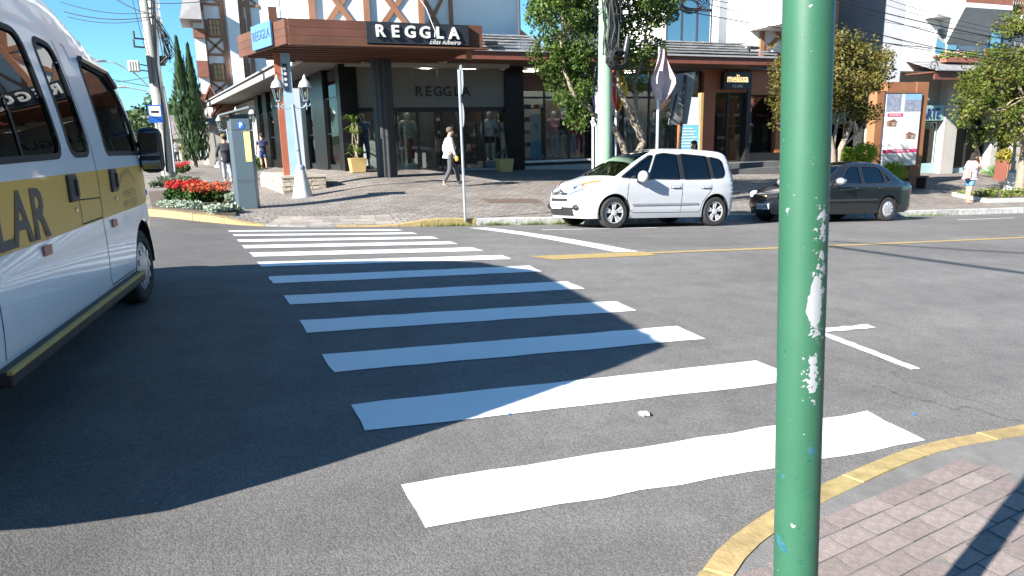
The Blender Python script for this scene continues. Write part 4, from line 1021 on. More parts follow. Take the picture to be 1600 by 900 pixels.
# Orange fronted shoe shop
oz0, oz1 = -.2, 4.12
def orange(px0, px1, z0, z1, y0=23.9, y1=24.25): part('cladding', M_or, shop, lambda mb: mb.bx(X24(px0), X24(px1), y0, y1, z0, z1), label='orange clad wall round the shoe shop entrance')
orange(1095, 1113, oz0, oz1); orange(1113, 1166, 3.25, oz1); orange(1166, 1209, 3.16, oz1); orange(1209, 1250, oz0, oz1)
part('door_post', M_fr, shop, lambda mb: mb.bx(X24(1161), X24(1166.5), 23.85, 24.1, .3, 4.1))
pane_row(shop, [X24(1113), X24(1137), X24(1161)], 24.1, .45, 3.25, M_shop, .04, name='shop_door')
pane_row(shop, [X24(1167), X24(1209)], 24.15, .75, 3.16, M_shop, .04)
part('window_base', M_gran2, shop, lambda mb: mb.bx(X24(1166), X24(1250), 23.8, 24.2, -.4, .75))
part('floor_slab', M_intl, shop, lambda mb: mb.bx(18.4, 26, YF, 29, -.6, .42))
part('entrance_step', mat('step_stone', (.10, .10, .10), .8, var=.2), shop, lambda mb: [mb.bx(X24(1100), X24(1204), 22.9, 23.85, -.3, .42), mb.bx(X24(1085), X24(1200), 22.3, 22.88, -.4, .22)], label='two dark stone entrance steps')
part('poster_light', mat('poster_blue', (.08, .17, .50), .4, var=.25, scale=2), shop, lambda mb: mb.bx(X24(1170), X24(1191), 24.25, 24.28, 1.95, 3.1), label='blue poster inside the shoe shop window')
part('figure_print', mat('figure_tan', (.5, .3, .2), .5, var=.4, scale=9), shop, lambda mb: mb.plate([(.62, .2), (.8, .22), (.92, .55), (.86, .8), (.9, 1.0), (.78, 1.06), (.7, .9), (.62, .7), (.55, .45)], (X24(1170) - .1, 24.245, 1.95), (1, 0, 0), (0, 0, 1), -.004))
part('display_table', mat('pale_wood', (.36, .24, .14), .6), shop, lambda mb: mb.bx(X24(1168), X24(1195), 24.5, 25.1, .42, 1.35))
for k in range(9): part('shoe_box', mat('box_%d' % (k % 3), ((.5, .5, .5), (.3, .35, .6), (.55, .35, .3))[k % 3], .6), shop, lambda mb: mb.box((X24(1171) + k * .17, 24.7 + .1 * (k % 2), 1.45), (.14, .3, .2)))
# hanging sign
sg = part('hanging_sign', M_signb, shop, lambda mb: mb.bx(X24(1118.5), X24(1159), 23.62, 23.84, 3.36, 4.02))
cxs = (X24(1118.5) + X24(1159)) / 2
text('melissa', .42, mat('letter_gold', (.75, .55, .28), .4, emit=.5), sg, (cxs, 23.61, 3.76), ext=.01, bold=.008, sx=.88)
text('CLUBE', .15, M_let1, sg, (cxs, 23.61, 3.47), ext=.006, space=1.3, bold=.003)
part('sign_bracket', M_fr, sg, lambda mb: [mb.bx(cxs - .5, cxs - .47, 23.7, 23.73, 4.02, 4.2), mb.bx(cxs + .47, cxs + .5, 23.7, 23.73, 4.02, 4.2)])
# rest of the front, behind the tree
pane_row(shop, [X24(1250), X24(1285), X24(1320), X24(1352)], 24.1, .0, 3.4, M_shop, .05)
part('header_beam', M_brn, shop, lambda mb: mb.bx(X24(1250), X24(1352), 23.95, 24.3, 3.4, 4.12))
part('end_wall', M_wall, shop, lambda mb: mb.bx(X24(1352), X24(1352) + .3, 23.5, 29, -1.2, 4.12))
part('window_base', M_gran2, shop, lambda mb: mb.bx(X24(1250), X24(1352), 23.95, 24.2, -1.2, 0))
# --- eave and tiled roof skirt along the street
EX0, EX1 = 6.95, XY(1205, 22)
part('eave_board', M_brn, shop, lambda mb: mb.bx(EX0, EX1, 21.98, 22.06, 4.13, 4.38))
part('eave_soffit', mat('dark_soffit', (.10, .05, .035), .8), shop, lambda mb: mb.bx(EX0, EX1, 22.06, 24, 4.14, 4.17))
part('gutter', mat('gutter_grey', (.33, .33, .34), .5), shop, lambda mb: mb.bx(EX0, EX1 + .15, 21.9, 22.0, 4.38, 4.44))
for r_ in range(5):      # courses of grey tiles, each lapping the one below
    y0, y1 = 21.92 + r_ * .46, 22.45 + r_ * .46; z0 = 4.45 + r_ * .155
    n = 26
    for k in range(n):
        a = EX0 + (EX1 - EX0) * k / n + (r_ % 2) * .12; b = EX0 + (EX1 - EX0) * (k + 1) / n + (r_ % 2) * .12 - .01
        if k == n - 1: b = EX1
        dz = rnd.uniform(-.006, .006)
        part('roof_tile', M_tile, shop, lambda mb: mb.add([(a, y0, z0 + .045 + dz), (b, y0, z0 + .045 + dz), (b, y1, z0 + .14), (a, y1, z0 + .14), (a, y0, z0 + .095 + dz), (b, y0, z0 + .095 + dz), (b, y1, z0 + .17), (a, y1, z0 + .17)], [(0, 3, 2, 1), (4, 5, 6, 7), (0, 1, 5, 4), (1, 2, 6, 5), (2, 3, 7, 6), (3, 0, 4, 7)]))
part('roof_flashing', mat('navy_flashing', (.03, .04, .07), .5), shop, lambda mb: mb.bx(X24(737), X24(815), 23.9, 25.2, 5.0, 5.17))
part('flood_lamp', M_fr, shop, lambda mb: [mb.box((8.45, 21.9, 4.62), (.42, .2, .1)), mb.box((8.3, 22.0, 4.5), (.05, .05, .2))])
part('flood_lamp', M_fr, shop, lambda mb: [mb.box((19.2, 22.1, 4.75), (.42, .2, .1)), mb.box((19.1, 22.2, 4.6), (.05, .05, .2))])
# --- corner canopy: slatted timber soffit, boarded fascia
CZ = 4.05; cA, cB, cC, cD = (1.95, 18.7), (6.95, 18.7), (6.95, 22.4), (.95, 22.0)
part('canopy_deck', mat('deck_dark', (.03, .018, .014), .9), shop, lambda mb: mb.prism([(2.05, 18.8), (6.9, 18.8), (6.9, 24), (3.9, 24), (.95, 23)], CZ + .24, CZ + .3))
y = 18.86; k = 0
while y < 23.3:
    xl = 2.0 - (y - 18.7) * .31 + .05 if y < 22 else .98 + (y - 22) * 1.2
    xr2 = 6.88
    part('soffit_slat', M_wood, shop, lambda mb: mb.bx(xl, xr2, y, y + .13, CZ, CZ + .2)); y += .46; k += 1
for z0, z1 in ((CZ - .02, CZ + .17), (CZ + .176, CZ + .36), (CZ + .366, CZ + .56)):
    part('fascia_board', M_wood, shop, lambda mb: mb.bx(1.93, 6.95, 18.62, 18.7, z0, z1))
    part('fascia_board', M_wood, shop, lambda mb: mb.prism([(1.93, 18.7), (1.85, 18.7), (.87, 22.0), (.95, 22.0)], z0, z1))
part('fascia_board', M_wood, shop, lambda mb: mb.bx(6.87, 6.95, 18.7, 22.2, CZ, CZ + .3))
part('beam_end', M_tim, shop, lambda mb: mb.bx(6.62, 6.74, 18.9, 19.05, CZ - .28, CZ))
part('fascia_ledge', M_wood, shop, lambda mb: mb.bx(1.9, 7.1, 18.5, 18.72, CZ - .06, CZ - .022))
sb = part('sign_board', M_signb, shop, lambda mb: mb.bx(XY(583, 18.55), XY(737, 18.55), 18.5, 18.61, CZ + .02, CZ + .54))
sx0, sx1 = XY(596, 18.5) + .13, XY(722, 18.5) - .13
for k, ch in enumerate('REGGLA'): text(ch, .40, M_let1, sb, (sx0 + (sx1 - sx0) * k / 5, 18.46, CZ + .30), ext=.03, name='sign_letter', bold=.012)
text('Elias Ribeiro', .17, M_let1, sb, (XY(701, 18.5), 18.47, CZ + .085), ext=.004, shear=.35, bold=.001)
part('loose_wire', mat('white_wire', (.7, .7, .7), .5), shop, lambda mb: mb.tube([(XY(662, 18.4), 18.45, 5.3), (XY(676, 18.4), 18.42, 4.95), (XY(683, 18.4), 18.42, 4.62), (XY(688, 18.4), 18.42, 4.4), (XY(687, 18.4), 18.43, 4.25)], .011, 5))
# left sign, pale blue plate on the side fascia
e = Vector((-.98, 3.3, 0)).normalized()
so_ = part('side_sign', mat('pale_blue_plate', (.10, .22, .45), .35, var=.1), shop, lambda mb: mb.plate([(.72, 0), (2.1, 0), (2.1, .6), (.72, .6)], (1.82, 18.7, CZ + .02), e, (0, 0, 1), -.05))
t = text('REGGLA', .33, mat('letter_steel', (.05, .07, .12), .4), so_, Vector((1.78, 18.7, CZ + .33)) + e * 1.4, (PI / 2, 0, math.atan2(-e.y, -e.x)), ext=.02)
# fluted black column
cb = hit(608, 277); col = MB(); n = 48; prof = []
zc0, zc1 = zpav(cb.x, cb.y) - .05, CZ
vs = []; rings = [zc0 + (zc1 - zc0) * i / 6 for i in range(7)]
for z in rings:
    for j in range(n): a = 2 * PI * j / n; r_ = .315 if j % 4 < 2 else .295; vs.append((cb.x + r_ * math.cos(a), cb.y + .2 + r_ * math.sin(a), z))
col.add(vs, [(i * n + j, i * n + (j + 1) % n, (i + 1) * n + (j + 1) % n, (i + 1) * n + j) for i in range(6) for j in range(n)])
col.build('canopy_column', mat('column_slate', (.022, .022, .024), .55, var=.35, scale=12), shop, label='round ribbed black column under the canopy')
# --- side front running up the other street
def sideY(px): return (4.0 + .105 * 24) / (XY(px, 1.0) + .105)
def sidep(Y): return 4.0 - .105 * (Y - 24)
def side_box(name, m, Y0, Y1, z0, z1, w0, w1, parent=shop):
    return part(name, m, parent, lambda mb: mb.prism([(sidep(Y0) + w0, Y0), (sidep(Y0) + w1, Y0), (sidep(Y1) + w1, Y1), (sidep(Y1) + w0, Y1)], z0, z1))
seq = [532, 515, 496, 486, 471, 461.5, 450, 443, 434, 425, 418.5, 412, 407]
Ys = [sideY(p) for p in seq]
for k in range(len(Ys) - 1):
    if k % 2 == 0:
        side_box('side_window', M_shop, Ys[k], Ys[k + 1], .85, 4.0, -.01, .01); side_box('window_base', M_gran2, Ys[k], Ys[k + 1], 0, .85, -.05, .1)
        for z in (1.9, 3.1): side_box('glazing_bar', M_fr, Ys[k], Ys[k + 1], z, z + .04, -.03, .03)
    else: side_box('side_pillar', M_gran, Ys[k], Ys[k + 1], 0, 4.1, -.12, .3)
side_box('side_wall', M_cream, Ys[-1], 52, 0, 4.0, 0, .3)
side_box('interior_partition', M_int, 24.8, 52, 0, 4.1, 3.4, 3.5)
for k in range(7):
    Y = 25.5 + k * 2.6; side_box('display_shelf', M_intl, Y, Y + 1.4, .7, .75 + .9, 1.2, 1.6)
# side roof slab with pale fascia and dark soffit
def eaveX(Y): return 2.5 - .105 * (Y - 23)
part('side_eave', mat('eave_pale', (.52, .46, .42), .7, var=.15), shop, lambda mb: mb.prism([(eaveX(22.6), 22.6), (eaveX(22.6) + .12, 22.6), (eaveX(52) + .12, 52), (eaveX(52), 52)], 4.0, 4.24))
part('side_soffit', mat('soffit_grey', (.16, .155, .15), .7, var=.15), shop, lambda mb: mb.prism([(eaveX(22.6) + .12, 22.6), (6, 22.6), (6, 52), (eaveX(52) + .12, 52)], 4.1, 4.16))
part('side_roof', M_tile, shop, lambda mb: mb.add([(eaveX(22.5) - .1, 22.5, 4.25), (4.5, 22.5, 5.1), (3, 52, 5.1), (eaveX(52) - .1, 52, 4.25), (eaveX(22.5) - .1, 22.5, 4.32), (4.5, 22.5, 5.17), (3, 52, 5.17), (eaveX(52) - .1, 52, 4.32)], [(0, 3, 2, 1), (4, 5, 6, 7), (0, 1, 5, 4), (1, 2, 6, 5), (2, 3, 7, 6), (3, 0, 4, 7)]))
# --- upper floors
UX0, UX1 = X24(500), X24(668)
part('upper_wall', M_wall, shop, lambda mb: mb.prism([(UX0, 24.0), (UX1, 24.0), (UX1, 25.3), (X24(812) + .6, 25.3), (X24(812) + .6, 33), (2.4, 33)], 4.4, 10.5))
part('upper_wall', M_wall, shop, lambda mb: mb.bx(X24(1035), X24(1296), 24.05, 33, 4.9, 10.5))
def timber(p0, p1, w, y, th=.06, nm='timber_brace', parent=shop):
    a, b = Vector((p0[0], p0[1])), Vector((p1[0], p1[1])); d = (b - a).normalized(); q = Vector((-d.y, d.x)) * w / 2
    P = [a - q, b - q, b + q, a + q]
    part(nm, M_tim, parent, lambda mb: mb.plate([tuple(v) for v in P], (0, y, 0), (1, 0, 0), (0, 0, 1), th))
ZB = [4.6, 6.9, 9.4]
pxs = [503, 585, 667]
for p in pxs: timber((X24(p), 4.5), (X24(p), 10.5), .2, 24.0, .09, 'timber_post')
for a, b in zip(pxs, pxs[1:]):
    for z0, z1 in ((4.85, 6.95), (7.15, 9.6)):
        xa, xb = X24(a) + .1, X24(b) - .1
        timber((xa, z0), (xb, z1), .17, 24.0, .05); timber((xa, z1), (xb, z0), .17, 23.995, .06)
    timber((X24(a), 7.05), (X24(b), 7.05), .2, 24.0, .075, 'timber_rail')
for z0, z1 in ((4.95, 6.9), (7.1, 9.6)):
    xa, xb = UX1 + .25, UX1 + 1.35
    timber((xa, z0), (xb, z1), .12, 25.3, .05); timber((xa, z1), (xb, z0), .12, 25.295, .06)
timber((UX1 + 1.45, 4.5), (UX1 + 1.45, 10.5), .14, 25.3, .07, 'timber_post')
part('drain_pipe', mat('pipe_dark', (.05, .06, .09), .5), shop, lambda mb: mb.tube([(X24(812) + .6, 25.22, 4.9), (X24(812) + .6, 25.22, 10)], .06, 8))
# right upper floor: mirror windows, white wall, timber
xs = [X24(1037), X24(1060), X24(1083), X24(1105)]
for z0, z1 in ((5.0, 6.35), (6.4, 8.0)): pane_row(shop, xs, 23.98, z0, z1, M_win, .03, mat('frame_navy', (.03, .035, .05), .4), name='upper_window')
part('wall_pilaster', M_wall, shop, lambda mb: mb.bx(X24(1105), X24(1113), 23.86, 24.05, 4.95, 10.4))
for p in (1183, 1240, 1292): timber((X24(p), 4.5), (X24(p), 10.5), .2, 24.05, .09, 'timber_post')
for a, b in ((1183, 1240), (1240, 1292)):
    xa, xb = X24(a) + .1, X24(b) - .1
    timber((xa, 4.9), (xb, 6.2), .16, 24.05, .05); timber((xa, 6.2), (xb, 4.9), .16, 24.045, .06); timber((xa, 6.32), (xb, 6.32), .18, 24.05, .075, 'timber_rail')
part('sun_blocking_bay', M_wall, shop, lambda mb: mb.bx(XY(1236, 21.4), XY(1288, 21.4), 21.4, 24.1, 5.7, 10.4))  # bay added to block sun from the white building's side wall
# small gable peeping behind
gb = thing('gabled_house', 'white gabled house with brown roof behind the corner shop', 'building', (0, 0, 0))
part('wall', M_wall, gb, lambda mb: mb.plate([(11, 0), (15.5, 0), (15.5, 6.2), (13.2, 7.7), (11, 6.2)], (0, 34, 0), (1, 0, 0), (0, 0, 1), -5))
for s_ in (-1, 1):
    part('roof', M_tiler, gb, lambda mb: mb.add([(13.2, 33.7, 7.75), (13.2 + s_ * 2.7, 33.7, 5.9), (13.2 + s_ * 2.7, 39, 5.9), (13.2, 39, 7.75), (13.2, 33.7, 7.9), (13.2 + s_ * 2.7, 33.7, 6.05), (13.2 + s_ * 2.7, 39, 6.05), (13.2, 39, 7.9)], [(0, 3, 2, 1), (4, 5, 6, 7), (0, 1, 5, 4), (1, 2, 6, 5), (2, 3, 7, 6), (3, 0, 4, 7)]))

# ---------------------------------------------------------------- white building on the right
wb = thing('white_building', 'white building with balcony, flower box and glass fronted ground floor shop', 'building')
YL = 22.0; XL = lambda px: XY(px, YL); ZL = lambda px, py: atY(px, py, YL).z
zt = ZL(1470, 112)
part('upper_wall', M_wall, wb, lambda mb: mb.bx(XL(1398), 52, YL, 34, zt, 11.5))
part('side_wall_shaded', mat('wall_shade_grey', (.20, .21, .24), .7, var=.12, scale=1), wb, lambda mb: [mb.bx(26.2, XL(1398) - .03, 27.0, 34, -1, 11.5), mb.bx(XL(1398) - .03, XL(1398) - .002, YL + .02, 27.0, zt - .5, 11.5)])  # shade from the shop block put into the wall's grey colour
for k in range(16): part('cladding_joint', M_fr, wb, lambda mb: mb.bx(26.2, XL(1398), 26.985, 27.0, 3.2 + k * .5, 3.215 + k * .5))
# window with blue-white frame
def window(parent, px0, py0, px1, py1, cols=2, rows=1, fm=M_wall, gm=M_win, y=YL, dep=.12):
    x0, x1, z1, z0 = XY(px0, y), XY(px1, y), atY((px0 + px1) / 2, py0, y).z, atY((px0 + px1) / 2, py1, y).z
    f = part('window', fm, parent, lambda mb: [mb.bx(x0 - .08, x1 + .08, y - .05, y + .02, z0 - .08, z0), mb.bx(x0 - .08, x1 + .08, y - .05, y + .02, z1, z1 + .08), mb.bx(x0 - .08, x0, y - .05, y + .02, z0, z1), mb.bx(x1, x1 + .08, y - .05, y + .02, z0, z1)] + [mb.bx(x0 + (x1 - x0) * c / cols - .03, x0 + (x1 - x0) * c / cols + .03, y - .04, y - .012, z0, z1) for c in range(1, cols)] + [mb.bx(x0, x1, y - .04, y - .012, z0 + (z1 - z0) * c / rows - .02, z0 + (z1 - z0) * c / rows + .02) for c in range(1, rows)])
    part('pane', gm, f, lambda mb: mb.bx(x0, x1, y - .012, y - .004, z0, z1)); return f
M_wf = mat('frame_white', (.7, .72, .75), .5)
wv = window(wb, 1446, 45, 1480, 85, 2, 1, M_wf)
part('sill', M_brn, wv, lambda mb: mb.bx(XL(1444), XL(1486), YL - .15, YL, ZL(1465, 90), ZL(1465, 87)))
part('lintel_hood', mat('hood_grey', (.45, .45, .46), .8), wv, lambda mb: mb.bx(XL(1426), XL(1484), YL - .55, YL, ZL(1455, 30), ZL(1455, 24)))
window(wb, 1528, 48, 1546, 82, 1, 1, mat('shutter_blue', (.10, .2, .42), .5))
# awning of grey tiles
ax0, ax1 = XL(1403), XL(1540)
for r_ in range(4):
    n = 16
    for k in range(n):
        a, b = ax0 + (ax1 - ax0) * k / n, ax0 + (ax1 - ax0) * (k + 1) / n - .015; y0, z0 = YL - 1.5 + r_ * .36, zt - .12 + r_ * .13
        part('roof_tile', M_tile, wb, lambda mb: mb.add([(a, y0, z0), (b, y0, z0), (b, y0 + .42, z0 + .13), (a, y0 + .42, z0 + .13), (a, y0, z0 + .05), (b, y0, z0 + .05), (b, y0 + .42, z0 + .18), (a, y0 + .42, z0 + .18)], [(0, 3, 2, 1), (4, 5, 6, 7), (0, 1, 5, 4), (1, 2, 6, 5), (2, 3, 7, 6), (3, 0, 4, 7)]))
part('eave_board', M_brn, wb, lambda mb: mb.bx(ax0 + .1, ax1, YL - 1.35, YL - 1.28, zt - .45, zt - .13))
part('eave_soffit', M_brn, wb, lambda mb: mb.bx(ax0 + .1, ax1 + 6, YL - 1.28, YL, zt - .17, zt - .13))
part('scroll_bracket', M_fr, wb, lambda mb: mb.tube([(ax0 - .1 + .25 * math.cos(a * .5) * (1 - a / 20), YL - 1.4, zt + .05 + .25 * math.sin(a * .5) * (1 - a / 20)) for a in range(16)], .02, 5))
# flower box
fb = thing('flower_box', 'brown window box of red and white flowers above the tiled awning', 'flower box', (0, 0, 0))
part('box', M_tiler, fb, lambda mb: mb.bx(XL(1441), XL(1491), YL - .75, YL - .45, zt + .32, zt + .52))
mb = MB(); leaves(mb, [(XL(1441) + (XL(1491) - XL(1441)) * k / 11, YL - .6, zt + .6, .2) for k in range(12)], 420, .1, 1); mb.build('foliage', leafmat('leaf_bright', (.10, .20, .03), (.22, .32, .06)), fb)
mb = MB(); leaves(mb, [(XL(1441) + (XL(1491) - XL(1441)) * k / 11, YL - .62, zt + .66, .17) for k in range(12)], 130, .08, 1); mb.build('blossom', leafmat('petal_mixed', (.55, .05, .06), (.75, .6, .5)), fb)
# balconies with pierced brown boards
for (p0, p1, z0, z1, yy) in ((1444, 1514, ZL(1478, 13), ZL(1478, 13) + 1.0, YL - 1.25), (1514, 1560, ZL(1535, 26), ZL(1535, 26) + 1.15, YL - .8), (1506, 1545, ZL(1525, 106), ZL(1525, 106) + .75, YL - .5)):
    n = max(4, int((p1 - p0) / 3.2)); b = part('balcony', M_wall, wb, lambda mb: mb.bx(XL(p0), XL(p1), yy, YL, z0 - .18, z0))
    part('balcony_rail', M_tiler, b, lambda mb: mb.bx(XL(p0), XL(p1), yy - .02, yy + .06, z1 - .08, z1))
    for k in range(n):
        xa = XL(p0) + (XL(p1) - XL(p0)) * (k + .5) / n; hw = (XL(p1) - XL(p0)) / n * .42; h = z1 - .08 - z0
        part('balcony_board', M_tiler, b, lambda mb: mb.plate([(-hw, 0), (hw, 0), (hw, h * .3), (hw * .35, h * .45), (hw, h * .6), (hw, h), (-hw, h), (-hw, h * .6), (-hw * .35, h * .45), (-hw, h * .3)], (xa, yy + .03, z0), (1, 0, 0), (0, 0, 1), .03))
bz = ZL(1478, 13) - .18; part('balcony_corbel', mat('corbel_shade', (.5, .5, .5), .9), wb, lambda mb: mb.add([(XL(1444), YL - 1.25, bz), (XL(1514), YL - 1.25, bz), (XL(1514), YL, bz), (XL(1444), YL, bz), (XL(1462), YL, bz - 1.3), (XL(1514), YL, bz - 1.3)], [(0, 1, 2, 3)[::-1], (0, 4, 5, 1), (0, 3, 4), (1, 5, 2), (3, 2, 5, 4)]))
# ground floor shop
gz0 = zpav(28, 21) - .1
part('shop_header', M_cream, wb, lambda mb: mb.bx(XL(1400), XL(1556), YL + .6, YL + .9, ZL(1470, 166), zt))
hs = part('sign_panel', mat('sign_seagreen', (.26, .42, .40), .4, var=.05), wb, lambda mb: mb.bx(XL(1440), XL(1489), YL + .25, YL + .4, ZL(1465, 188), ZL(1465, 164)))
text('ALARTE', .62, mat('letter_navy', (.02, .03, .12), .4), hs, (XL(1451) , YL + .24, ZL(1460, 178)), ext=.02, bold=.01, sx=.8)
text('casa', .26, mat('letter_navy', (.02, .03, .12), .4), hs, (XL(1466), YL + .24, ZL(1466, 169.5)), ext=.01)
pane_row(wb, [XL(1400), XL(1437), XL(1478)], YL + .55, ZL(1455, 258), ZL(1455, 190), M_shop, .06, mat('frame_seagreen', (.30, .42, .42), .5))
part('window_base', mat('base_seagreen', (.36, .52, .52), .5, var=.06), wb, lambda mb: mb.bx(XL(1400), XL(1480), YL + .45, YL + .7, gz0 - .5, ZL(1455, 258)))
for a, b in ((1480, 1500), (1557, 1566), (1590, 1604)): part('pillar', mat('pillar_cream', (.46, .43, .39), .8, var=.1), wb, lambda mb: mb.bx(XL(a), XL(b), YL + .2, YL + .8, gz0 - .6, zt))
pane_row(wb, [XL(1500), XL(1528), XL(1557), XL(1590)], YL + .6, ZL(1530, 262), ZL(1530, 195), M_shop, .06, M_fr)
part('window_base', mat('base_seagreen', (.36, .52, .52), .5), wb, lambda mb: mb.bx(XL(1500), XL(1590), YL + .5, YL + .75, gz0 - .6, ZL(1530, 262)))
part('floor_slab', M_int, wb, lambda mb: mb.bx(XL(1400), 52, YL + .7, 30, gz0 - .6, gz0 + .1)); part('back_wall', M_int, wb, lambda mb: mb.bx(XL(1400), 52, 27, 27.2, gz0, zt))
part('front_wall', M_cream, wb, lambda mb: mb.bx(XL(1604), 52, YL + .3, YL + .8, gz0 - .6, zt))
# things for sale in the window: bright cushions and toys
for k in range(14):
    x = XL(1402) + (XL(1478) - XL(1402)) * (k + .5) / 14; c = ((.6, .42, .06), (.5, .5, .5), (.2, .3, .5), (.55, .3, .3), (.3, .42, .2))[k % 5]
    mb = MB(); zz = ZL(1455, 258) + .05; r_ = rnd.uniform(.13, .24); mb.ball((x, YL + 1.0 + (k % 3) * .25, zz + r_), (r_, r_ * .8, r_), 10, 6); mb.ball((x, YL + .98 + (k % 3) * .25, zz + r_ * 2.2), r_ * .55, 10, 6)
    tag(mb.build('stuffed_toy', mat('toy_%d' % (k % 5), c, .9, var=.2), smooth=True), 'stuffed toy sitting in the sea green framed shop window', 'toy', 'stuffed toys in the sea green shop window')

# ---------------------------------------------------------------- half-timbered hotel up the side street
ho = thing('timbered_hotel', 'tall white half timbered building with brown balconies up the side street', 'building')
YH = 56.0; XH = lambda px: XY(px, YH); ZH = lambda px, py: atY(px, py, YH).z
part('wall', M_wall, ho, lambda mb: mb.bx(XH(330), 16, YH, YH + 14, 0, 26))
part('wall_bay', M_wall, ho, lambda mb: mb.bx(XH(374), XH(392), YH - .5, YH, 0, 26))
for p in (337, 368, 397, 407):
    part('timber_post', M_tim, ho, lambda mb: mb.bx(XH(p) - .14, XH(p) + .14, YH - .12, YH, 3, 26))
for (a, b) in ((337, 368), (397, 424)):
    for (y0, y1) in ((-15, 8), (58, 86), (126, 150)):
        za, zb = ZH(355, y1), ZH(355, y0); xa, xb = XH(a), XH(b)
        for P, Q in (((xa, za), (xb, zb)), ((xa, zb), (xb, za))):
            p_, q_ = Vector(P), Vector(Q); d = (q_ - p_).normalized(); w_ = Vector((-d.y, d.x)) * .08
            part('timber_brace', M_tim, ho, lambda mb: mb.plate([tuple(p_ - w_), tuple(q_ - w_), tuple(q_ + w_), tuple(p_ + w_)], (0, YH, 0), (1, 0, 0), (0, 0, 1), .06))
        for z in (za, zb): part('timber_rail', M_tim, ho, lambda mb: mb.bx(xa, xb, YH - .09, YH, z - .08, z + .08))
M_hw = mat('window_timber', (.20, .11, .06), .6); M_lit = glass('window_amber', (.2, .12, .05), base=.35)
for (p0, p1) in ((347, 362), (388, 400)):
    for (y0, y1) in ((-50, -25), (32, 56), (101, 125)):
        f = window(ho, p0, y0, p1, y1, 3, 3, M_hw, mat('window_reflection_ochre', (.52, .33, .14), .35, var=.15), YH)  # opaque ochre panes: amber reflection painted as their colour
        x0 = XH(p0); part('shutter', M_hw, f, lambda mb: mb.bx(x0 - .55, x0 - .1, YH - .09, YH - .03, ZH(355, y1), ZH(355, y0)))
# balcony bays on its street corner
for (y0, y1) in ((-40, 20), (48, 62), (97, 122), (148, 160)):
    z0, z1 = ZH(322, y1), ZH(322, y0)
    part('balcony_front', mat('balcony_brown', (.22, .09, .06), .7, var=.2), ho, lambda mb: mb.bx(XH(321), XH(338), YH - 1.0, YH + 2, z0, z1 if y1 > 30 else z0 + .9))
for (y0, y1) in ((22, 44), (76, 96), (126, 146)):
    f = window(ho, 326, y0, 334, y1, 2, 1, M_wf, M_win, YH - .02)
z0 = ZH(318, 38); part('bay_roof', mat('bay_roof_grey', (.25, .24, .24), .7), ho, lambda mb: mb.add([(XH(304), YH - 2.2, z0), (XH(336), YH - 2.2, z0), (XH(336), YH + 2, z0), (XH(304), YH + 2, z0), (XH(311), YH - 1.4, z0 + 1.3), (XH(336), YH - 1.4, z0 + 1.5), (XH(336), YH + 2, z0 + 1.5), (XH(311), YH + 2, z0 + 1.3)], [(0, 3, 2, 1), (4, 5, 6, 7), (0, 1, 5, 4), (1, 2, 6, 5), (2, 3, 7, 6), (3, 0, 4, 7)]))
part('bay_upper', M_wall, ho, lambda mb: mb.bx(XH(313), XH(338), YH - .9, YH + 2, z0 + 1.3, z0 + 5))
part('bay_wall', M_wall, ho, lambda mb: mb.bx(XH(322), XH(338), YH - .7, YH + 2, 0, ZH(322, 20)))
# low brown-roofed house in front of it, with a paling fence
lh = thing('brown_roofed_house', 'low house with stepped brown tiled roofs beyond the shop eaves', 'building')
YO = 49.0; XO = lambda px: XY(px, YO); ZO = lambda px, py: atY(px, py, YO).z
part('wall', M_cream, lh, lambda mb: mb.bx(XO(325), XO(404), YO, YO + 5, 0, ZO(365, 180)))
for (a, b, y0, y1, c, dy) in ((322, 352, 132, 162, 337, 0), (334, 392, 140, 178, 368, -.6)):
    zl, zh = ZO(c, y1), ZO(c, y0)
    for s_, xe in ((-1, XO(a)), (1, XO(b))):
        part('roof', M_tiler, lh, lambda mb: mb.plate([(XO(c), zh), (xe, zl), (xe, zl - .18), (XO(c), zh - .18)] if s_ < 0 else [(XO(c), zh - .18), (xe, zl - .18), (xe, zl), (XO(c), zh)], (0, YO + dy, 0), (1, 0, 0), (0, 0, 1), -5))
    part('gable', mat('gable_brown', (.26, .12, .09), .8), lh, lambda mb: mb.plate([(XO(a) + .2, zl - .2), (XO(b) - .2, zl - .2), (XO(c), zh - .2)], (0, YO + dy + .1, 0), (1, 0, 0), (0, 0, 1), -.1))
part('awning', mat('awning_navy', (.05, .07, .12), .6), lh, lambda mb: mb.bx(XO(312), XO(345), YO - 2, YO, ZO(330, 196), ZO(330, 186)))
fe = thing('railing', 'dark railing beside the pavement beyond the parking meter', 'railing')
for k in range(14):
    x, y = .6 + .02 * k, 36 + k * .8; z = zpav(x, y); part('post', M_fr, fe, lambda mb: mb.bx(x - .03, x + .03, y - .03, y + .03, z, z + 1.05))
for h in (.35, .7, 1.05): part('rail', M_fr, fe, lambda mb: mb.prism([(.57, 36), (.63, 36), (.89, 46.4), (.83, 46.4)], .3 + h - .02, .3 + h + .02))
hd_ = MB(); leaves(hd_, [(1.6 + .03 * k, 37 + k * .75, .55, .5) for k in range(13)], 1500, .12, 1); tag(hd_.build('hedge', leafmat('leaf_hedge', (.03, .08, .015), (.08, .15, .03))), 'clipped green hedge behind the dark railing', 'hedge')
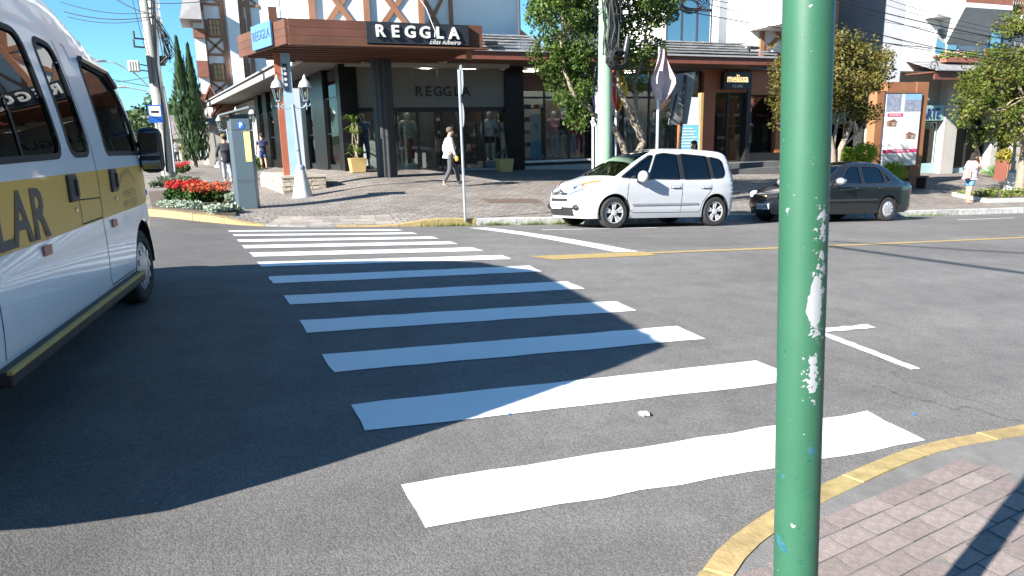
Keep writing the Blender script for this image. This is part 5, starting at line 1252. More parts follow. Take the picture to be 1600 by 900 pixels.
# houses across the road behind the viewpoint, mirrored in the shop glass
for hx0, hx1, hz, rz_, lab in ((-4, 10, 3.6, 7.4, 'low brown roofed house across the road, mirrored in the clothes shop glass'), (11.5, 34, 4.6, 9.0, 'long brown roofed house with dormers mirrored in the upper windows'), (36, 60, 3.4, 7.0, 'brown roofed house across the road, mirrored in the shoe shop glass')):
    oh = thing('opposite_house', lab, 'building')
    part('wall', mat('tan_render', (.30, .24, .19), .9, var=.15), oh, lambda mb: mb.bx(hx0, hx1, -24, -16, -2, hz))
    for s_ in (-1, 1):
        y1 = -20 + s_ * 5.2; part('roof', M_tiler, oh, lambda mb: mb.add([(hx0 - 1, -20, rz_), (hx1 + .6, -20, rz_), (hx1 + .6, y1, hz - .3), (hx0 - 1, y1, hz - .3), (hx0 - 1, -20, rz_ + .2), (hx1 + .6, -20, rz_ + .2), (hx1 + .6, y1, hz - .1), (hx0 - 1, y1, hz - .1)], [(0, 1, 2, 3), (7, 6, 5, 4), (4, 5, 1, 0), (5, 6, 2, 1), (6, 7, 3, 2), (7, 4, 0, 3)]))
    n = int((hx1 - hx0) / 6)
    for k in range(n):
        x = hx0 + 3 + k * 6; part('dormer', M_tiler, oh, lambda mb: mb.plate([(-1.6, 0), (1.6, 0), (0, 1.5)], (x, -15.4, hz + .5), (1, 0, 0), (0, 0, 1), 3))
        for q in (-1.3, 1.3): part('window', M_win, oh, lambda mb: mb.bx(x + q - .7, x + q + .7, -15.98, -15.9, .4, 2.4))

# ================================================================== street furniture
M_pole = None
def green_paint():
    m = bpy.data.materials.new('chipped_green_paint'); m.use_nodes = True; n = m.node_tree.nodes; l = m.node_tree.links; p = n['Principled BSDF']
    tc = n.new('ShaderNodeTexCoord'); sx = n.new('ShaderNodeSeparateXYZ'); l.new(tc.outputs['Object'], sx.inputs[0])
    def noise(s, d=6, r=.65, vec=None):
        k = n.new('ShaderNodeTexNoise'); k.inputs['Scale'].default_value = s; k.inputs['Detail'].default_value = d; k.inputs['Roughness'].default_value = r; l.new(vec or tc.outputs['Object'], k.inputs['Vector']); return k.outputs[0]
    def rng(src, a, b, c=0, d=1):
        k = n.new('ShaderNodeMapRange'); k.inputs[1].default_value = a; k.inputs[2].default_value = b; k.inputs[3].default_value = c; k.inputs[4].default_value = d; l.new(src, k.inputs[0]); return k.outputs[0]
    def op(o, a, b):
        k = n.new('ShaderNodeMath'); k.operation = o
        for i, q in enumerate((a, b)):
            if isinstance(q, (int, float)): k.inputs[i].default_value = q
            else: l.new(q, k.inputs[i])
        return k.outputs[0]
    def mix(f, a, b):
        k = n.new('ShaderNodeMix'); k.data_type = 'RGBA'; l.new(f, k.inputs[0])
        for i, q in ((6, a), (7, b)):
            if isinstance(q, tuple): k.inputs[i].default_value = (*q, 1)
            else: l.new(q, k.inputs[i])
        return k.outputs[2]
    base = mix(rng(noise(3), .3, .7), (.022, .092, .052), (.030, .115, .066))
    # flaking runs down one face of the pole (a real band of damage, at its own height and side)
    zz, xx = sx.outputs['Z'], sx.outputs['X']
    def bump_(v, c, w): return op('SUBTRACT', 1, op('MINIMUM', 1, op('DIVIDE', op('ABSOLUTE', op('SUBTRACT', v, c), 0), w)))
    n1 = noise(26, 5, .6); n2 = noise(70, 4, .7)
    faceb = bump_(xx, -.038, .034)
    run = op('MULTIPLY', faceb, rng(bump_(zz, 1.30, .27), 0, .35))
    flake = rng(op('ADD', n1, op('MULTIPLY', run, .17)), .69, .705)
    speck = rng(op('ADD', n2, op('MULTIPLY', run, .14)), .69, .71)
    # one large bare patch
    dx = op('DIVIDE', op('SUBTRACT', xx, -.048), .016); dz = op('DIVIDE', op('SUBTRACT', zz, 1.285), .055)
    rr = op('ADD', op('MULTIPLY', dx, dx), op('MULTIPLY', dz, dz)); big = rng(op('ADD', rr, op('MULTIPLY', op('SUBTRACT', n1, .5), 3.0)), 1.05, .95)
    chip = op('MAXIMUM', op('MAXIMUM', flake, speck), big)
    few = rng(n2, .765, .78)
    chip = op('MAXIMUM', chip, few)
    c1 = mix(chip, base, (.30, .31, .33))
    # blue-green under-coat showing lower down
    low = rng(zz, 1.25, .85); under = rng(op('ADD', noise(17, 5), op('MULTIPLY', low, .10)), .715, .735)
    c2 = mix(op('MULTIPLY', under, low), c1, mix(rng(noise(40), .4, .6), (.015, .095, .125), (.04, .14, .21)))
    dark = rng(op('ADD', noise(33, 5), op('MULTIPLY', low, .08)), .70, .715)
    c3 = mix(dark, c2, (.01, .10, .06))
    l.new(c3, p.inputs['Base Color']); l.new(rng(chip, 0, 1, .48, .7), p.inputs['Roughness'])
    b = n.new('ShaderNodeBump'); b.inputs['Strength'].default_value = .5; b.inputs['Distance'].default_value = .002; b.invert = True
    l.new(op('ADD', op('MAXIMUM', chip, dark), op('MULTIPLY', noise(90), .25)), b.inputs['Height']); l.new(b.outputs[0], p.inputs['Normal'])
    return m
# foreground pole: stands on the corner pavement, runs out of the top of the picture
PP = Vector((1.22, 1.13)); pz = znear(PP.x, PP.y)
gp_ = thing('green_pole', 'chipped green painted steel pole on the brick paved corner', 'pole', (PP.x, PP.y, 0), rad(-22.3))
mb = MB(); mb.tube([(-.0037 - .042 * (z - .05), 0, z) for z in (pz - .02, .8, 1.6, 2.4, 3.6)], .0505, 40); mb.build('shaft', green_paint(), gp_, smooth=True)
mb = MB(); mb.lathe((0, 0, pz - .01), [(.1, 0), (.1, .012), (.058, .016), (.058, .05)], 24); mb.build('base_plate', mat('base_green', (.03, .17, .08), .5), gp_)
mb = MB(); mb.box((.02, 0, 3.2), (.9, .05, .25)); mb.build('sign_plate', mat('sign_green', (.02, .12, .07), .5), gp_)

M_galv = mat('galvanised', (.42, .45, .48), .4, metal=.6, var=.1)
M_concp = mat('concrete_pole', (.34, .33, .30), .9, var=.2, scale=3, bump=.3, bscale=40)
M_cable = mat('cable_black', (.015, .015, .017), .6, var=.1)
# --- parking meter
mp_ = hit(388, 325); mt = thing('parking_meter', 'slate blue parking pay station with sloping solar top and yellow notice', 'parking meter', (mp_.x, mp_.y, mp_.z - .02), rad(-12)); mt.scale = (1.03, 1, 1.085)
M_slate = mat('slate_blue', (.052, .078, .098), .45, var=.05)
mb = MB(); mb.prism([(-.235, -.13), (-.15, -.19), (.235, -.19), (.235, .16), (-.235, .16)], .02, 1.60); mb.build('cabinet', M_slate, mt, bevel=.01)
mb = MB(); mb.prism([(-.25, -.14), (.24, -.2), (.24, .17), (-.25, .17)], 0, .03); mb.build('foot', M_fr, mt)
mb = MB(); mb.prism([(-.235, -.13), (-.15, -.19), (.235, -.19), (.235, .16), (-.235, .16)], 1.608, 1.83); mb.build('head', M_slate, mt, bevel=.01)
mb = MB(); mb.bx(-.18, .2, -.12, .12, 1.83, 1.92); mb.build('neck', M_fr, mt)
mb = MB(); mb.add([(-.37, -.26, 1.88), (.27, -.26, 2.03), (.27, .26, 2.03), (-.37, .26, 1.88), (-.37, -.26, 1.915), (.27, -.26, 2.075), (.27, .26, 2.075), (-.37, .26, 1.915)], [(0, 3, 2, 1), (4, 5, 6, 7), (0, 1, 5, 4), (1, 2, 6, 5), (2, 3, 7, 6), (3, 0, 4, 7)]); mb.build('solar_top', mat('meter_top', (.16, .19, .20), .5), mt, bevel=.008)
mb = MB(); mb.lathe((.05, -.192, 1.70), [(.075, 0), (.075, -.006), (0, -.007)], 28, 'y'); pd = mb.build('parking_disc', mat('sign_blue', (.015, .09, .42), .4), mt)
text('P', .13, mat('sign_white', (.8, .8, .8), .5), pd, (.05, -.199, 1.70), ext=.001, bold=.003)
mb = MB(); mb.bx(.09, .215, -.197, -.1915, .98, 1.57); mb.build('yellow_notice', mat('notice_yellow', (.72, .74, .20), .5, var=.05), mt)
for z in (1.02, .98): mb = MB(); mb.bx(-.14, .234, -.192, -.1895, z - .42, z - .418 + .004); mb.build('door_seam', M_fr, mt)

# --- lamp posts: conical white foot, pipe, two lanterns on scrolled arms
M_lw = mat('lamp_white_foot', (.55, .55, .52), .7, var=.15, scale=9)
M_lg = mat('lamp_grey', (.22, .28, .34), .45, var=.12)
M_lgl = glass('lantern_glass', (.55, .62, .52), refl=1, base=.10)
def lamp_post(x, y, label, lean=0, h=2.35, two=True, rz=0, group=None):
    z = zfar(x, y) if y > 10 else zroad(x, y); t = thing('lamp_post', label, 'street lamp', (x, y, z - .01), rz, group)
    mb = MB(); mb.lathe((0, 0, 0), [(.26, 0), (.255, .03), (.13, .66), (.105, .74), (.0, .74)], 24); mb.build('foot', M_lw, t, smooth=True)
    mb = MB(); mb.lathe((0, 0, .72), [(.12, 0), (.125, .05), (.1, .09), (.06, .12)], 20); mb.build('collar', M_lg, t, smooth=True)
    mb = MB(); mb.tube([(0, 0, .8), (-.02, 0, 1.4), (-.05, 0, h)], [.058, .05, .042], 14); mb.build('shaft', M_lg, t, smooth=True)
    mb = MB(); mb.lathe((-.03, 0, 1.18), [(.05, 0), (.066, .02), (.066, .05), (.05, .07)], 14); mb.build('ring', M_lg, t, smooth=True)
    for s in ((-1, 1) if two else (0,)):
        cx = -.05 + s * .34
        if s:
            mb = MB(); mb.tube([(-.05, 0, h - .02), (-.05 + s * .12, 0, h - .1), (-.05 + s * .26, 0, h - .08), (cx, 0, h + .0), (cx, 0, h + .06)], .018, 8)
            mb.tube([(cx - .1, 0, h - .02), (cx - .05, 0, h - .05), (cx + .06, 0, h - .04), (cx + .11, 0, h + .01)], .012, 6); mb.tube([(cx, 0, h - .14), (cx, 0, h + .02)], [.01, .03], 8); mb.build('arm', M_lg, t, smooth=True)
        mb = MB(); mb.lathe((cx, 0, h + .06), [(.045, 0), (.075, .02), (.08, .05)], 6); lo = mb.build('lantern_base', M_lg, t)
        mb = MB(); mb.lathe((cx, 0, h + .1), [(.075, 0), (.145, .32)], 6); mb.build('lantern_glass', M_lgl, lo)
        for k in range(6):
            a = PI / 3 * k; mb = MB(); mb.tube([(cx + .078 * math.cos(a), .078 * math.sin(a), h + .1), (cx + .148 * math.cos(a), .148 * math.sin(a), h + .42)], .007, 4); mb.build('lantern_bar', M_lg, lo)
        mb = MB(); mb.lathe((cx, 0, h + .42), [(.175, 0), (.17, .03), (.13, .13), (.06, .2), (.045, .23), (.05, .25), (.02, .3), (0, .33)], 12); mb.build('lantern_cap', mat('cap_silver', (.5, .52, .52), .4, metal=.3), lo, smooth=True)
        mb = MB(); mb.ball((cx, 0, h + .24), (.035, .035, .08)); mb.build('bulb', mat('bulb_white', (.8, .8, .75), .4), lo, smooth=True)
    return t
lp = hit(474, 308); lamp_post(lp.x, lp.y + .12, 'two lantern lamp post with white cone foot before the stone planter', rz=rad(-15), h=2.36)
for (px, Y, lab) in ((388, 33, 'two lantern lamp post behind the parking meter'), (358, 40, 'lamp post with white foot by the dark railing'), (337, 47, 'lamp post with white foot beyond the dark railing'), (321, 54, 'farthest lamp post along the side street pavement')):
    lamp_post(XY(px, Y), Y, lab, rz=rad(-15), h=2.2)
lr = hit(1578, 300); lamp_post(lr.x, lr.y, 'lamp post with white foot beside the leafy tree and the shops', h=2.3, rz=rad(-20))

# --- stone planter with the tall blue and rust totem
pa, pb_, pc = hit(441, 301), hit(514, 297), hit(413, 291)
px0, px1, py0 = pa.x, pb_.x, (pa.y + pb_.y) / 2 + .02; py1 = py0 + 1.1
pl = thing('stone_planter', 'low split stone planter box round the tall pole sign', 'planter'); zb = zpav(px0, py0) - .15
n_c = 4; hgt = .46
M_st = mat('split_stone', (.37, .31, .25), .95, var=.35, scale=11, bump=.9, bscale=25, rand=.22, bdist=.02)
def block(a, b, z0, z1, out):
    d = (b - a).normalized(); nn = Vector((d.y, -d.x)); j = [rnd.uniform(.0, .028) for _ in range(4)]
    mb = MB(); f = [a + nn * j[0], b + nn * j[1], b + nn * j[2], a + nn * j[3]]; q = [a - nn * .12, b - nn * .12]
    mb.add([(f[0].x, f[0].y, z0), (f[1].x, f[1].y, z0), (f[2].x, f[2].y, z1), (f[3].x, f[3].y, z1), (q[0].x, q[0].y, z0), (q[1].x, q[1].y, z0), (q[1].x, q[1].y, z1), (q[0].x, q[0].y, z1)], [(0, 1, 2, 3), (5, 4, 7, 6), (1, 5, 6, 2), (4, 0, 3, 7), (3, 2, 6, 7), (0, 4, 5, 1)])
    return mb
cs = [Vector((px0, py0)), Vector((px1, py0)), Vector((px1, py1)), Vector((pc.x, pc.y))]
for i in range(4):
    a, b = cs[i], cs[(i + 1) % 4]; L = (b - a).length
    for r_ in range(n_c):
        x = 0; first = True
        while x < L - .02:
            w_ = min(L - x, rnd.uniform(.2, .42) * (.6 if first and r_ % 2 else 1)); first = False
            if L - x - w_ < .1: w_ = L - x
            p0, p1 = a + (b - a) * ((x + .006) / L), a + (b - a) * ((x + w_ - .006) / L); z0 = zb + .12 + (hgt) * r_ / n_c
            block(p0, p1, z0 + .005, z0 + hgt / n_c - .005, 0).build('stone', M_st, pl); x += w_
mb = MB(); mb.prism([(px0 - .04, py0 - .04), (px1 + .04, py0 - .04), (px1 + .04, py1 + .04), (pc.x - .04, pc.y + .04)], zb + .12 + hgt, zb + .18 + hgt); mb.build('coping', mat('coping_stone', (.42, .37, .31), .9, var=.2, bump=.4), pl)
mb = MB(); mb.prism([(px0 + .08, py0 + .08), (px1 - .08, py0 + .08), (px1 - .08, py1 - .08), (pc.x + .08, pc.y - .08)], zb - .1, zb + .12 + hgt - .002); mb.build('core', M_conc, pl)
tz = zb + .18 + hgt; Yt = py0 + .35; xt = lambda px: XY(px, Yt)
to = thing('totem_sign', 'tall pole sign with rust brown and pale blue faces rising from the stone planter', 'sign')
z_t = atY(440, 12, Yt).z
mb = MB(); mb.bx(xt(439) - .0, xt(449), Yt, Yt + .12, tz, atY(440, 66, Yt).z); mb.build('rust_panel', mat('rust_panel', (.36, .11, .06), .5, var=.1), to)
mb = MB(); mb.bx(xt(449.2), xt(464), Yt - .02, Yt + .16, tz, atY(455, 28, Yt).z); mb.build('blue_panel', mat('blue_panel', (.36, .52, .64), .3, var=.12, scale=2), to)
mb = MB(); mb.bx(xt(464.2), xt(474), Yt - .02, Yt + .16, tz, atY(466, 138, Yt).z); mb.build('pale_panel', mat('pale_panel', (.50, .54, .60), .35, var=.06), to)
mb = MB(); mb.bx(xt(437), xt(450), Yt - .1, Yt - .03, atY(440, 72, Yt).z, z_t); mb.build('timber_cap', M_wood, to)
mb = MB(); mb.bx(xt(451), xt(458), Yt - .05, Yt - .02, atY(450, 142, Yt).z, atY(450, 100, Yt).z); bo = mb.build('name_strip', mat('navy_strip', (.02, .03, .07), .4), to)
for k in range(4): mb = MB(); mb.lathe(((xt(451) + xt(458)) / 2, Yt - .055, atY(450, 107 + k * 8.5, Yt).z), [(.045, 0), (.045, .008)], 12, 'y'); mb.build('round_mark', M_lw, bo)

# --- thin sign post seen edge-on
sp = hit(727, 343); st = thing('sign_post', 'thin galvanised post with traffic sign seen edge on at the kerb', 'sign post', (sp.x, sp.y, sp.z - .02))
mb = MB(); mb.tube([(0, 0, 0), (-.01, 0, 1.6), (-.02, 0, 3.05)], .028, 12); mb.build('post', M_galv, st, smooth=True)
ang = math.atan2(-sp.y, -sp.x); e_ = Vector((math.cos(ang + .16), math.sin(ang + .16), 0))
mb = MB(); mb.plate([(-.02, 2.62), (.28, 2.9), (.0, 3.16), (-.28, 2.9)] if False else [(.31 * math.cos(PI / 8 + k * PI / 4), 2.86 + .31 * math.sin(PI / 8 + k * PI / 4)) for k in range(8)], (.03, .03, 0), e_, (0, 0, 1), .004); mb.build('sign_plate', M_galv, st)
mb = MB(); mb.plate([(.25 * math.cos(k * PI / 9), 2.16 + .25 * math.sin(k * PI / 9)) for k in range(18)], (.03, .03, 0), e_, (0, 0, 1), .004); mb.build('sign_plate', M_galv, st)

# --- utility poles
def utility_pole(x, y, label, r0, r1, h, lean=(0, 0), m=M_concp):
    z = zfar(x, y); t = thing('utility_pole', label, 'utility pole', (x, y, z - .05))
    mb = MB(); mb.tube([(lean[0] * k / 6, lean[1] * k / 6, h * k / 6) for k in range(7)], [r0 + (r1 - r0) * k / 6 for k in range(7)], 20); mb.build('shaft', m, t, smooth=True); return t
# left one: pixel column 240 at the top of the picture, 265 at its foot
ul = hit(266, 288); u1 = utility_pole(ul.x, ul.y, 'weathered concrete utility pole with bundled cables and meter box by the flower beds', .24, .14, 9.5, (-.10, .0))
def onpole(px, py): return atY(px, py, ul.y) - Vector((ul.x, ul.y, u1.location.z))
for k in range(5): a = onpole(255 + k * 2, 270); mb = MB(); mb.tube([onpole(262 - k * .4, 268), onpole(257 - k, 180), onpole(243 + k * 1.5, 95), onpole(238 + k * 2.5, 20), onpole(236 + k * 2.5, -40)], .02, 5); o = mb.build('cable_run', M_cable if k < 3 else M_galv, u1); o.location.y = -.25
mb = MB(); mb.tube([onpole(274, 268), onpole(267, 200), onpole(256, 135)], .035, 8); o = mb.build('conduit', M_galv, u1, smooth=True); o.location.y = -.2
bx_ = onpole(210, 104); mb = MB(); mb.box((bx_.x, bx_.y - .1, bx_.z), (.34, .3, .36)); b_ = mb.build('junction_box', mat('box_cream', (.60, .60, .55), .6), u1, bevel=.03)
for k in range(4): mb = MB(); mb.box((bx_.x - .12 + k * .08, bx_.y - .255, bx_.z), (.03, .02, .3)); mb.build('box_fin', mat('box_cream', (.6, .6, .55), .6), b_)
mb = MB(); mb.tube([(bx_.x, bx_.y, bx_.z + .1), onpole(238, 104)], .02, 6); mb.tube([(bx_.x, bx_.y, bx_.z - .1), onpole(238, 112)], .02, 6); mb.build('bracket', M_cable, b_)
c_ = onpole(250, 70); mb = MB()
for k in range(16): mb.tube([c_ + Vector((rnd.uniform(-.1, .1), -.25, .7 + rnd.uniform(-.1, .2))), c_ + Vector((.1 + rnd.uniform(-.1, .25), -.3 + rnd.uniform(-.1, .1), .2)), c_ + Vector((.25 + rnd.uniform(-.2, .25), -.3 + rnd.uniform(-.1, .1), -.25 + rnd.uniform(-.2, .1))), c_ + Vector((rnd.uniform(-.05, .3), -.26, -.5 + rnd.uniform(-.15, .2)))], .016, 4)
mb.build('cable_tangle', M_cable, u1)
for (px, py, h) in ((248, 95, .3), (243, 35, .18), (240, 22, .2), (239, 8, .2)): p_ = onpole(px, py); mb = MB(); mb.lathe((p_.x, p_.y, p_.z), [(.2, -h / 2), (.21, h / 2)], 16); mb.build('clamp_band', M_cable if h > .25 else M_galv, u1)
p_ = onpole(236, 110); mb = MB(); mb.bx(p_.x - .08, p_.x + .04, p_.y - .3, p_.y - .2, p_.z - .45, p_.z + .45); mb.build('meter_box', M_cable, u1)
for py in (0, 62, 75): p_ = onpole(234, py); mb = MB(); mb.tube([p_ + Vector((-.45, -.1, .02)), p_ + Vector((.1, 0, 0))], .03, 6); mb.tube([p_ + Vector((-.45, -.1, 0)), p_ + Vector((-.45, -.1, .25))], .035, 6); mb.build('insulator_arm', M_cable, u1)
# bus stop plate hung on its own post in front of the pole
bs = hit(244, 292); bt = thing('bus_stop_sign', 'blue and white bus stop plate on a thin post before the concrete pole', 'bus stop sign', (bs.x, bs.y - .5, zfar(bs.x, bs.y) - .02))
Q = lambda px, py: atY(px, py, bs.y - .5) - Vector(bt.location)
a, b = Q(233, 192), Q(252, 164)
mb = MB(); mb.tube([((a.x + b.x) / 2 + .05, .03, 0), ((a.x + b.x) / 2, .03, b.z)], .025, 8); mb.build('post', M_galv, bt)
mb = MB(); mb.bx(a.x, b.x, -.012, .0, a.z, b.z); so2 = mb.build('plate', mat('bus_blue', (.015, .11, .42), .4), bt)
mb = MB(); mb.bx(a.x + .04, b.x - .04, -.02, -.0125, a.z + .2, b.z - .04); w2 = mb.build('white_field', mat('sign_white', (.75, .76, .78), .5), so2)
mb = MB(); mb.box(((a.x + b.x) / 2, -.022, a.z + .2 + (b.z - a.z - .24) * .45), (.22, .006, .07)); mb.build('bus_mark', M_ink, w2)
# middle one: mint tinted concrete
um = Vector((XY(945, 14.75), 14.75)); M_mint = mat('mint_concrete', (.17, .30, .20), .85, var=.2, scale=3, bump=.4, bscale=25, sub=(.25, .35, .26))
u2 = utility_pole(um.x, um.y, 'mint green painted concrete utility pole with coiled cable behind the white car', .185, .13, 8.0, (0, 0), M_mint)
Q2 = lambda px, py: atY(px, py, um.y) - Vector(u2.location)
c_ = Q2(954, 93); mb = MB()
for k in range(9):
    rr = .27 - .012 * k; P = [(c_.x + rr * math.cos(t * PI / 9) + rnd.uniform(-.02, .02), c_.y - .24 - .02 * k + rnd.uniform(-.01, .01), c_.z + rr * .92 * math.sin(t * PI / 9) + rnd.uniform(-.02, .02)) for t in range(19)]
    mb.tube(P, .017, 5)
for k in range(4): mb.tube([(c_.x - .22 + .14 * k, c_.y - .3, c_.z - .1 + .07 * k), (c_.x + .2, c_.y - .32, c_.z - .12 + .1 * k)], .02, 5)
mb.build('cable_coil', M_cable, u2)
p0, p1 = Q2(961, 92), Q2(967, 60); mb = MB(); mb.tube([p0 + Vector((.05, -.32, 0)), p1 + Vector((.06, -.3, 0))], [.075, .065], 14); mb.build('splice_closure', mat('closure_black', (.03, .03, .035), .4), u2, smooth=True)
for k in range(12):
    mb = MB(); q = k * .62; P = []
    for t, py in enumerate((-30, -8, 18, 45, 70, 88)): P.append(Q2(936 + (k * 2.6) % 24, py) + Vector((rnd.uniform(-.06, .06), -.19 - rnd.uniform(0, .07), 0)))
    mb.tube(P, .011 + .006 * (k % 3), 5); mb.build('cable_run', M_cable, u2)
for k in range(4):
    q = Q2(928 if k < 2 else 968, 6 + 5 * k); mb = MB(); mb.tube([q + Vector((.1 * math.cos(t * .7) * (1 + .3 * k), -.2, .2 * math.sin(t * .7))) for t in range(9)], .012, 5); mb.build('cable_loop', M_cable, u2)
mb = MB(); q = Q2(967, 22); mb.box((q.x + .02, q.y - .26, q.z), (.1, .06, .08)); mb.build('white_tag', M_plate, u2)

# --- flags on poles
def flag(x, y, ht, cols, label, w=.5, h=1.4, seed=1, twist=0):
    z = zfar(x, y); t = thing('flag_pole', label, 'flag', (x, y, z - .02)); r = random.Random(seed)
    mb = MB(); mb.tube([(0, 0, 0), (0, 0, ht)], .035, 10); mb.build('pole', mat('pole_white', (.62, .64, .68), .35, metal=.2), t, smooth=True)
    n, k = 10, 12
    for c in range(len(cols)):
        mb = MB(); vs = []
        for i in range(n + 1):
            for j in range(k + 1):
                u = (c + j / k) / len(cols); v = i / n
                g_ = min(1, .25 + v * 1.5) * (1 if v < .6 else 1 - (v - .6) * 1.7); x_ = (u - .38) * w * g_ + .03 * math.sin(7 * v + 3 * u); y_ = -.06 - .09 * math.sin(u * 11 + v * 2 + seed)
                vs.append((x_, y_, ht - .05 - v * h - .12 * abs(u - .4)))
        mb.add(vs, [(i * (k + 1) + j, i * (k + 1) + j + 1, (i + 1) * (k + 1) + j + 1, (i + 1) * (k + 1) + j) for i in range(n) for j in range(k)])
        mb.build('flag_cloth', cols[c], t, smooth=True, ang=80)
    return t
Yfl = 18.0
Yk = 15.0
flag(XY(1027, Yk), Yk, atY(1027, 72, Yk).z - zfar(XY(1027, Yk), Yk), [mat('cloth_pink', (.52, .38, .38), .85, var=.12, scale=6)], 'pale pink flag hanging on a white pole before the tree branches', .62, 1.2, 2)
flag(XY(962, Yfl), Yfl, atY(962, 82, Yfl).z - zfar(XY(962, Yfl), Yfl), [mat('cloth_red', (.55, .05, .03), .85, var=.1), mat('cloth_yellow', (.65, .42, .04), .85, var=.1)], 'red and yellow flag hanging on a white pole behind the mint pole', .62, 1.5, 5)
flag(XY(932, Yfl), Yfl, atY(932, 75, Yfl).z - zfar(XY(932, Yfl), Yfl), [mat('cloth_violet', (.08, .05, .25), .85, sub=(.5, .48, .6), scale=7)], 'violet and white flag hanging on a white pole beside the mint pole', .5, 1.7, 8)
flag(XY(926.5, Yfl - .3), Yfl - .3, 2.3, [mat('cloth_white_end', (.5, .5, .55), .8)], 'short white pole with a furled flag beside the mint pole', .12, .3, 9)
# --- grey board seen from behind, leaning
gb_ = thing('board_sign', 'grey back of a tilted sign board on a dark post behind the white car', 'sign'); Yg = 16.6
xg = lambda px: XY(px, Yg); zg = lambda px, py: atY(px, py, Yg).z
mb = MB(); mb.plate([(xg(1052), zg(1052, 116)), (xg(1083), zg(1083, 112)), (xg(1072), zg(1072, 194)), (xg(1043), zg(1043, 196))][::-1], (0, Yg, 0), (1, 0, 0), (0, 0, 1), .03); mb.build('board', mat('board_grey', (.20, .20, .19), .7, var=.12), gb_)
mb = MB(); mb.tube([(xg(1054), Yg - .08, zfar(xg(1054), Yg)), (xg(1066), Yg - .08, zg(1066, 118))], .04, 8); mb.build('post', M_fr, gb_)
mb = MB(); mb.plate([(xg(1052), zg(1052, 150)), (xg(1056), zg(1056, 143)), (xg(1050), zg(1050, 180)), (xg(1043.5), zg(1043.5, 192))][::-1], (0, Yg - .035, 0), (1, 0, 0), (0, 0, 1), .004); mb.build('tar_stain', M_ink, gb_)
# --- light-blue standing board by the shoe shop
bl = thing('notice_board', 'pale blue and white notice board standing before the orange shop front', 'sign'); Yb = 21.5
xb = lambda px: XY(px, Yb); zb_ = lambda px, py: atY(px, py, Yb).z
mb = MB(); mb.bx(xb(1063), xb(1092), Yb, Yb + .08, zpav(xb(1075), Yb), zb_(1080, 196)); bb = mb.build('blue_panel', mat('board_cyan', (.16, .50, .68), .45, var=.15, scale=2), bl)
mb = MB(); mb.bx(xb(1066), xb(1091), Yb, Yb + .08, zb_(1080, 195.6), zb_(1080, 152)); mb.build('white_panel', mat('board_white', (.62, .70, .74), .45, var=.1), bl)
for k in range(7): mb = MB(); mb.bx(xb(1065), xb(1082 + (k * 5) % 8), Yb - .008, Yb - .001, zb_(1075, 202 + k * 4.6), zb_(1075, 200 + k * 4.6)); mb.build('text_line', mat('board_white', (.62, .70, .74), .45), bb)
mb = MB(); mb.bx(xb(1092), xb(1096), Yb - .05, Yb + .13, zpav(xb(1092), Yb), zb_(1094, 145)); mb.build('side_post', mat('post_ochre', (.42, .25, .10), .6), bl)
mb = MB(); mb.bx(xb(1060.5), xb(1063), Yb - .02, Yb + .1, zpav(xb(1060), Yb), zb_(1062, 190)); mb.build('side_post', M_or, bl)
# --- brown portal with a poster
bp = thing('billboard', 'brown timber portal holding a white real estate poster beside the dark sedan', 'billboard'); Yp = 18.7
xp = lambda px: XY(px, Yp); zp_ = lambda px, py: atY(px, py, Yp).z; gz = zpav(xp(1400), Yp) - .1
M_port = mat('portal_brown', (.30, .13, .06), .65, var=.15, scale=2)
mb = MB(); mb.bx(xp(1365), xp(1381), Yp, Yp + .35, gz, zp_(1372, 142)); mb.build('post', M_port, bp)
mb = MB(); mb.bx(xp(1425), xp(1443), Yp, Yp + .35, gz - .1, zp_(1440, 128)); mb.build('post', M_port, bp)
mb = MB(); mb.bx(xp(1381), xp(1425), Yp + .02, Yp + .33, zp_(1400, 146), zp_(1400, 128)); mb.build('lintel', M_port, bp)
mb = MB(); mb.bx(xp(1381), xp(1425), Yp + .1, Yp + .3, zp_(1400, 300), zp_(1400, 262)); mb.build('lower_rail', M_port, bp)
x0, x1, z0, z1 = xp(1377), xp(1431), zp_(1404, 259), zp_(1404, 147); Wp, Hp = x1 - x0, z1 - z0
fr_ = MB(); fr_.bx(x0 - .04, x1 + .04, Yp - .06, Yp - .002, z0 - .04, z1 + .04); fr_.build('poster_frame', mat('frame_navy', (.03, .035, .05), .4), bp)
po = MB(); po.bx(x0, x1, Yp - .075, Yp - .061, z0, z1); po = po.build('poster', mat('poster_white', (.74, .73, .72), .5, var=.02), bp)
def pr_(u0, u1, v0, v1, m, d=.0): mb = MB(); mb.bx(x0 + Wp * u0, x0 + Wp * u1, Yp - .078 - d, Yp - .0755 - d, z0 + Hp * v0, z0 + Hp * v1); return mb.build('printed_field', m, po)
M_pink = mat('print_pink', (.55, .05, .16), .5); M_pimg = mat('print_town', (.10, .14, .24), .5, sub=(.45, .47, .55), scale=9); M_psk = mat('print_sky', (.25, .45, .75), .5)
pr_(.0, .42, .76, 1, M_pimg); pr_(.42, .52, .75, 1, mat('print_white', (.7, .7, .72), .5)); pr_(.52, 1, .76, .92, M_pimg); pr_(.52, 1, .92, 1, M_psk); pr_(.06, .5, .69, .735, M_pink, .002)
pr_(.0, 1, .185, .235, M_pink); text('PLANTÃO DE VENDAS', Hp * .035, M_plate, po, (x0 + Wp * .52, Yp - .08, z0 + Hp * .21), ext=.001); text('LANÇAMENTO', Hp * .035, M_plate, po, (x0 + Wp * .28, Yp - .082, z0 + Hp * .71), ext=.001)
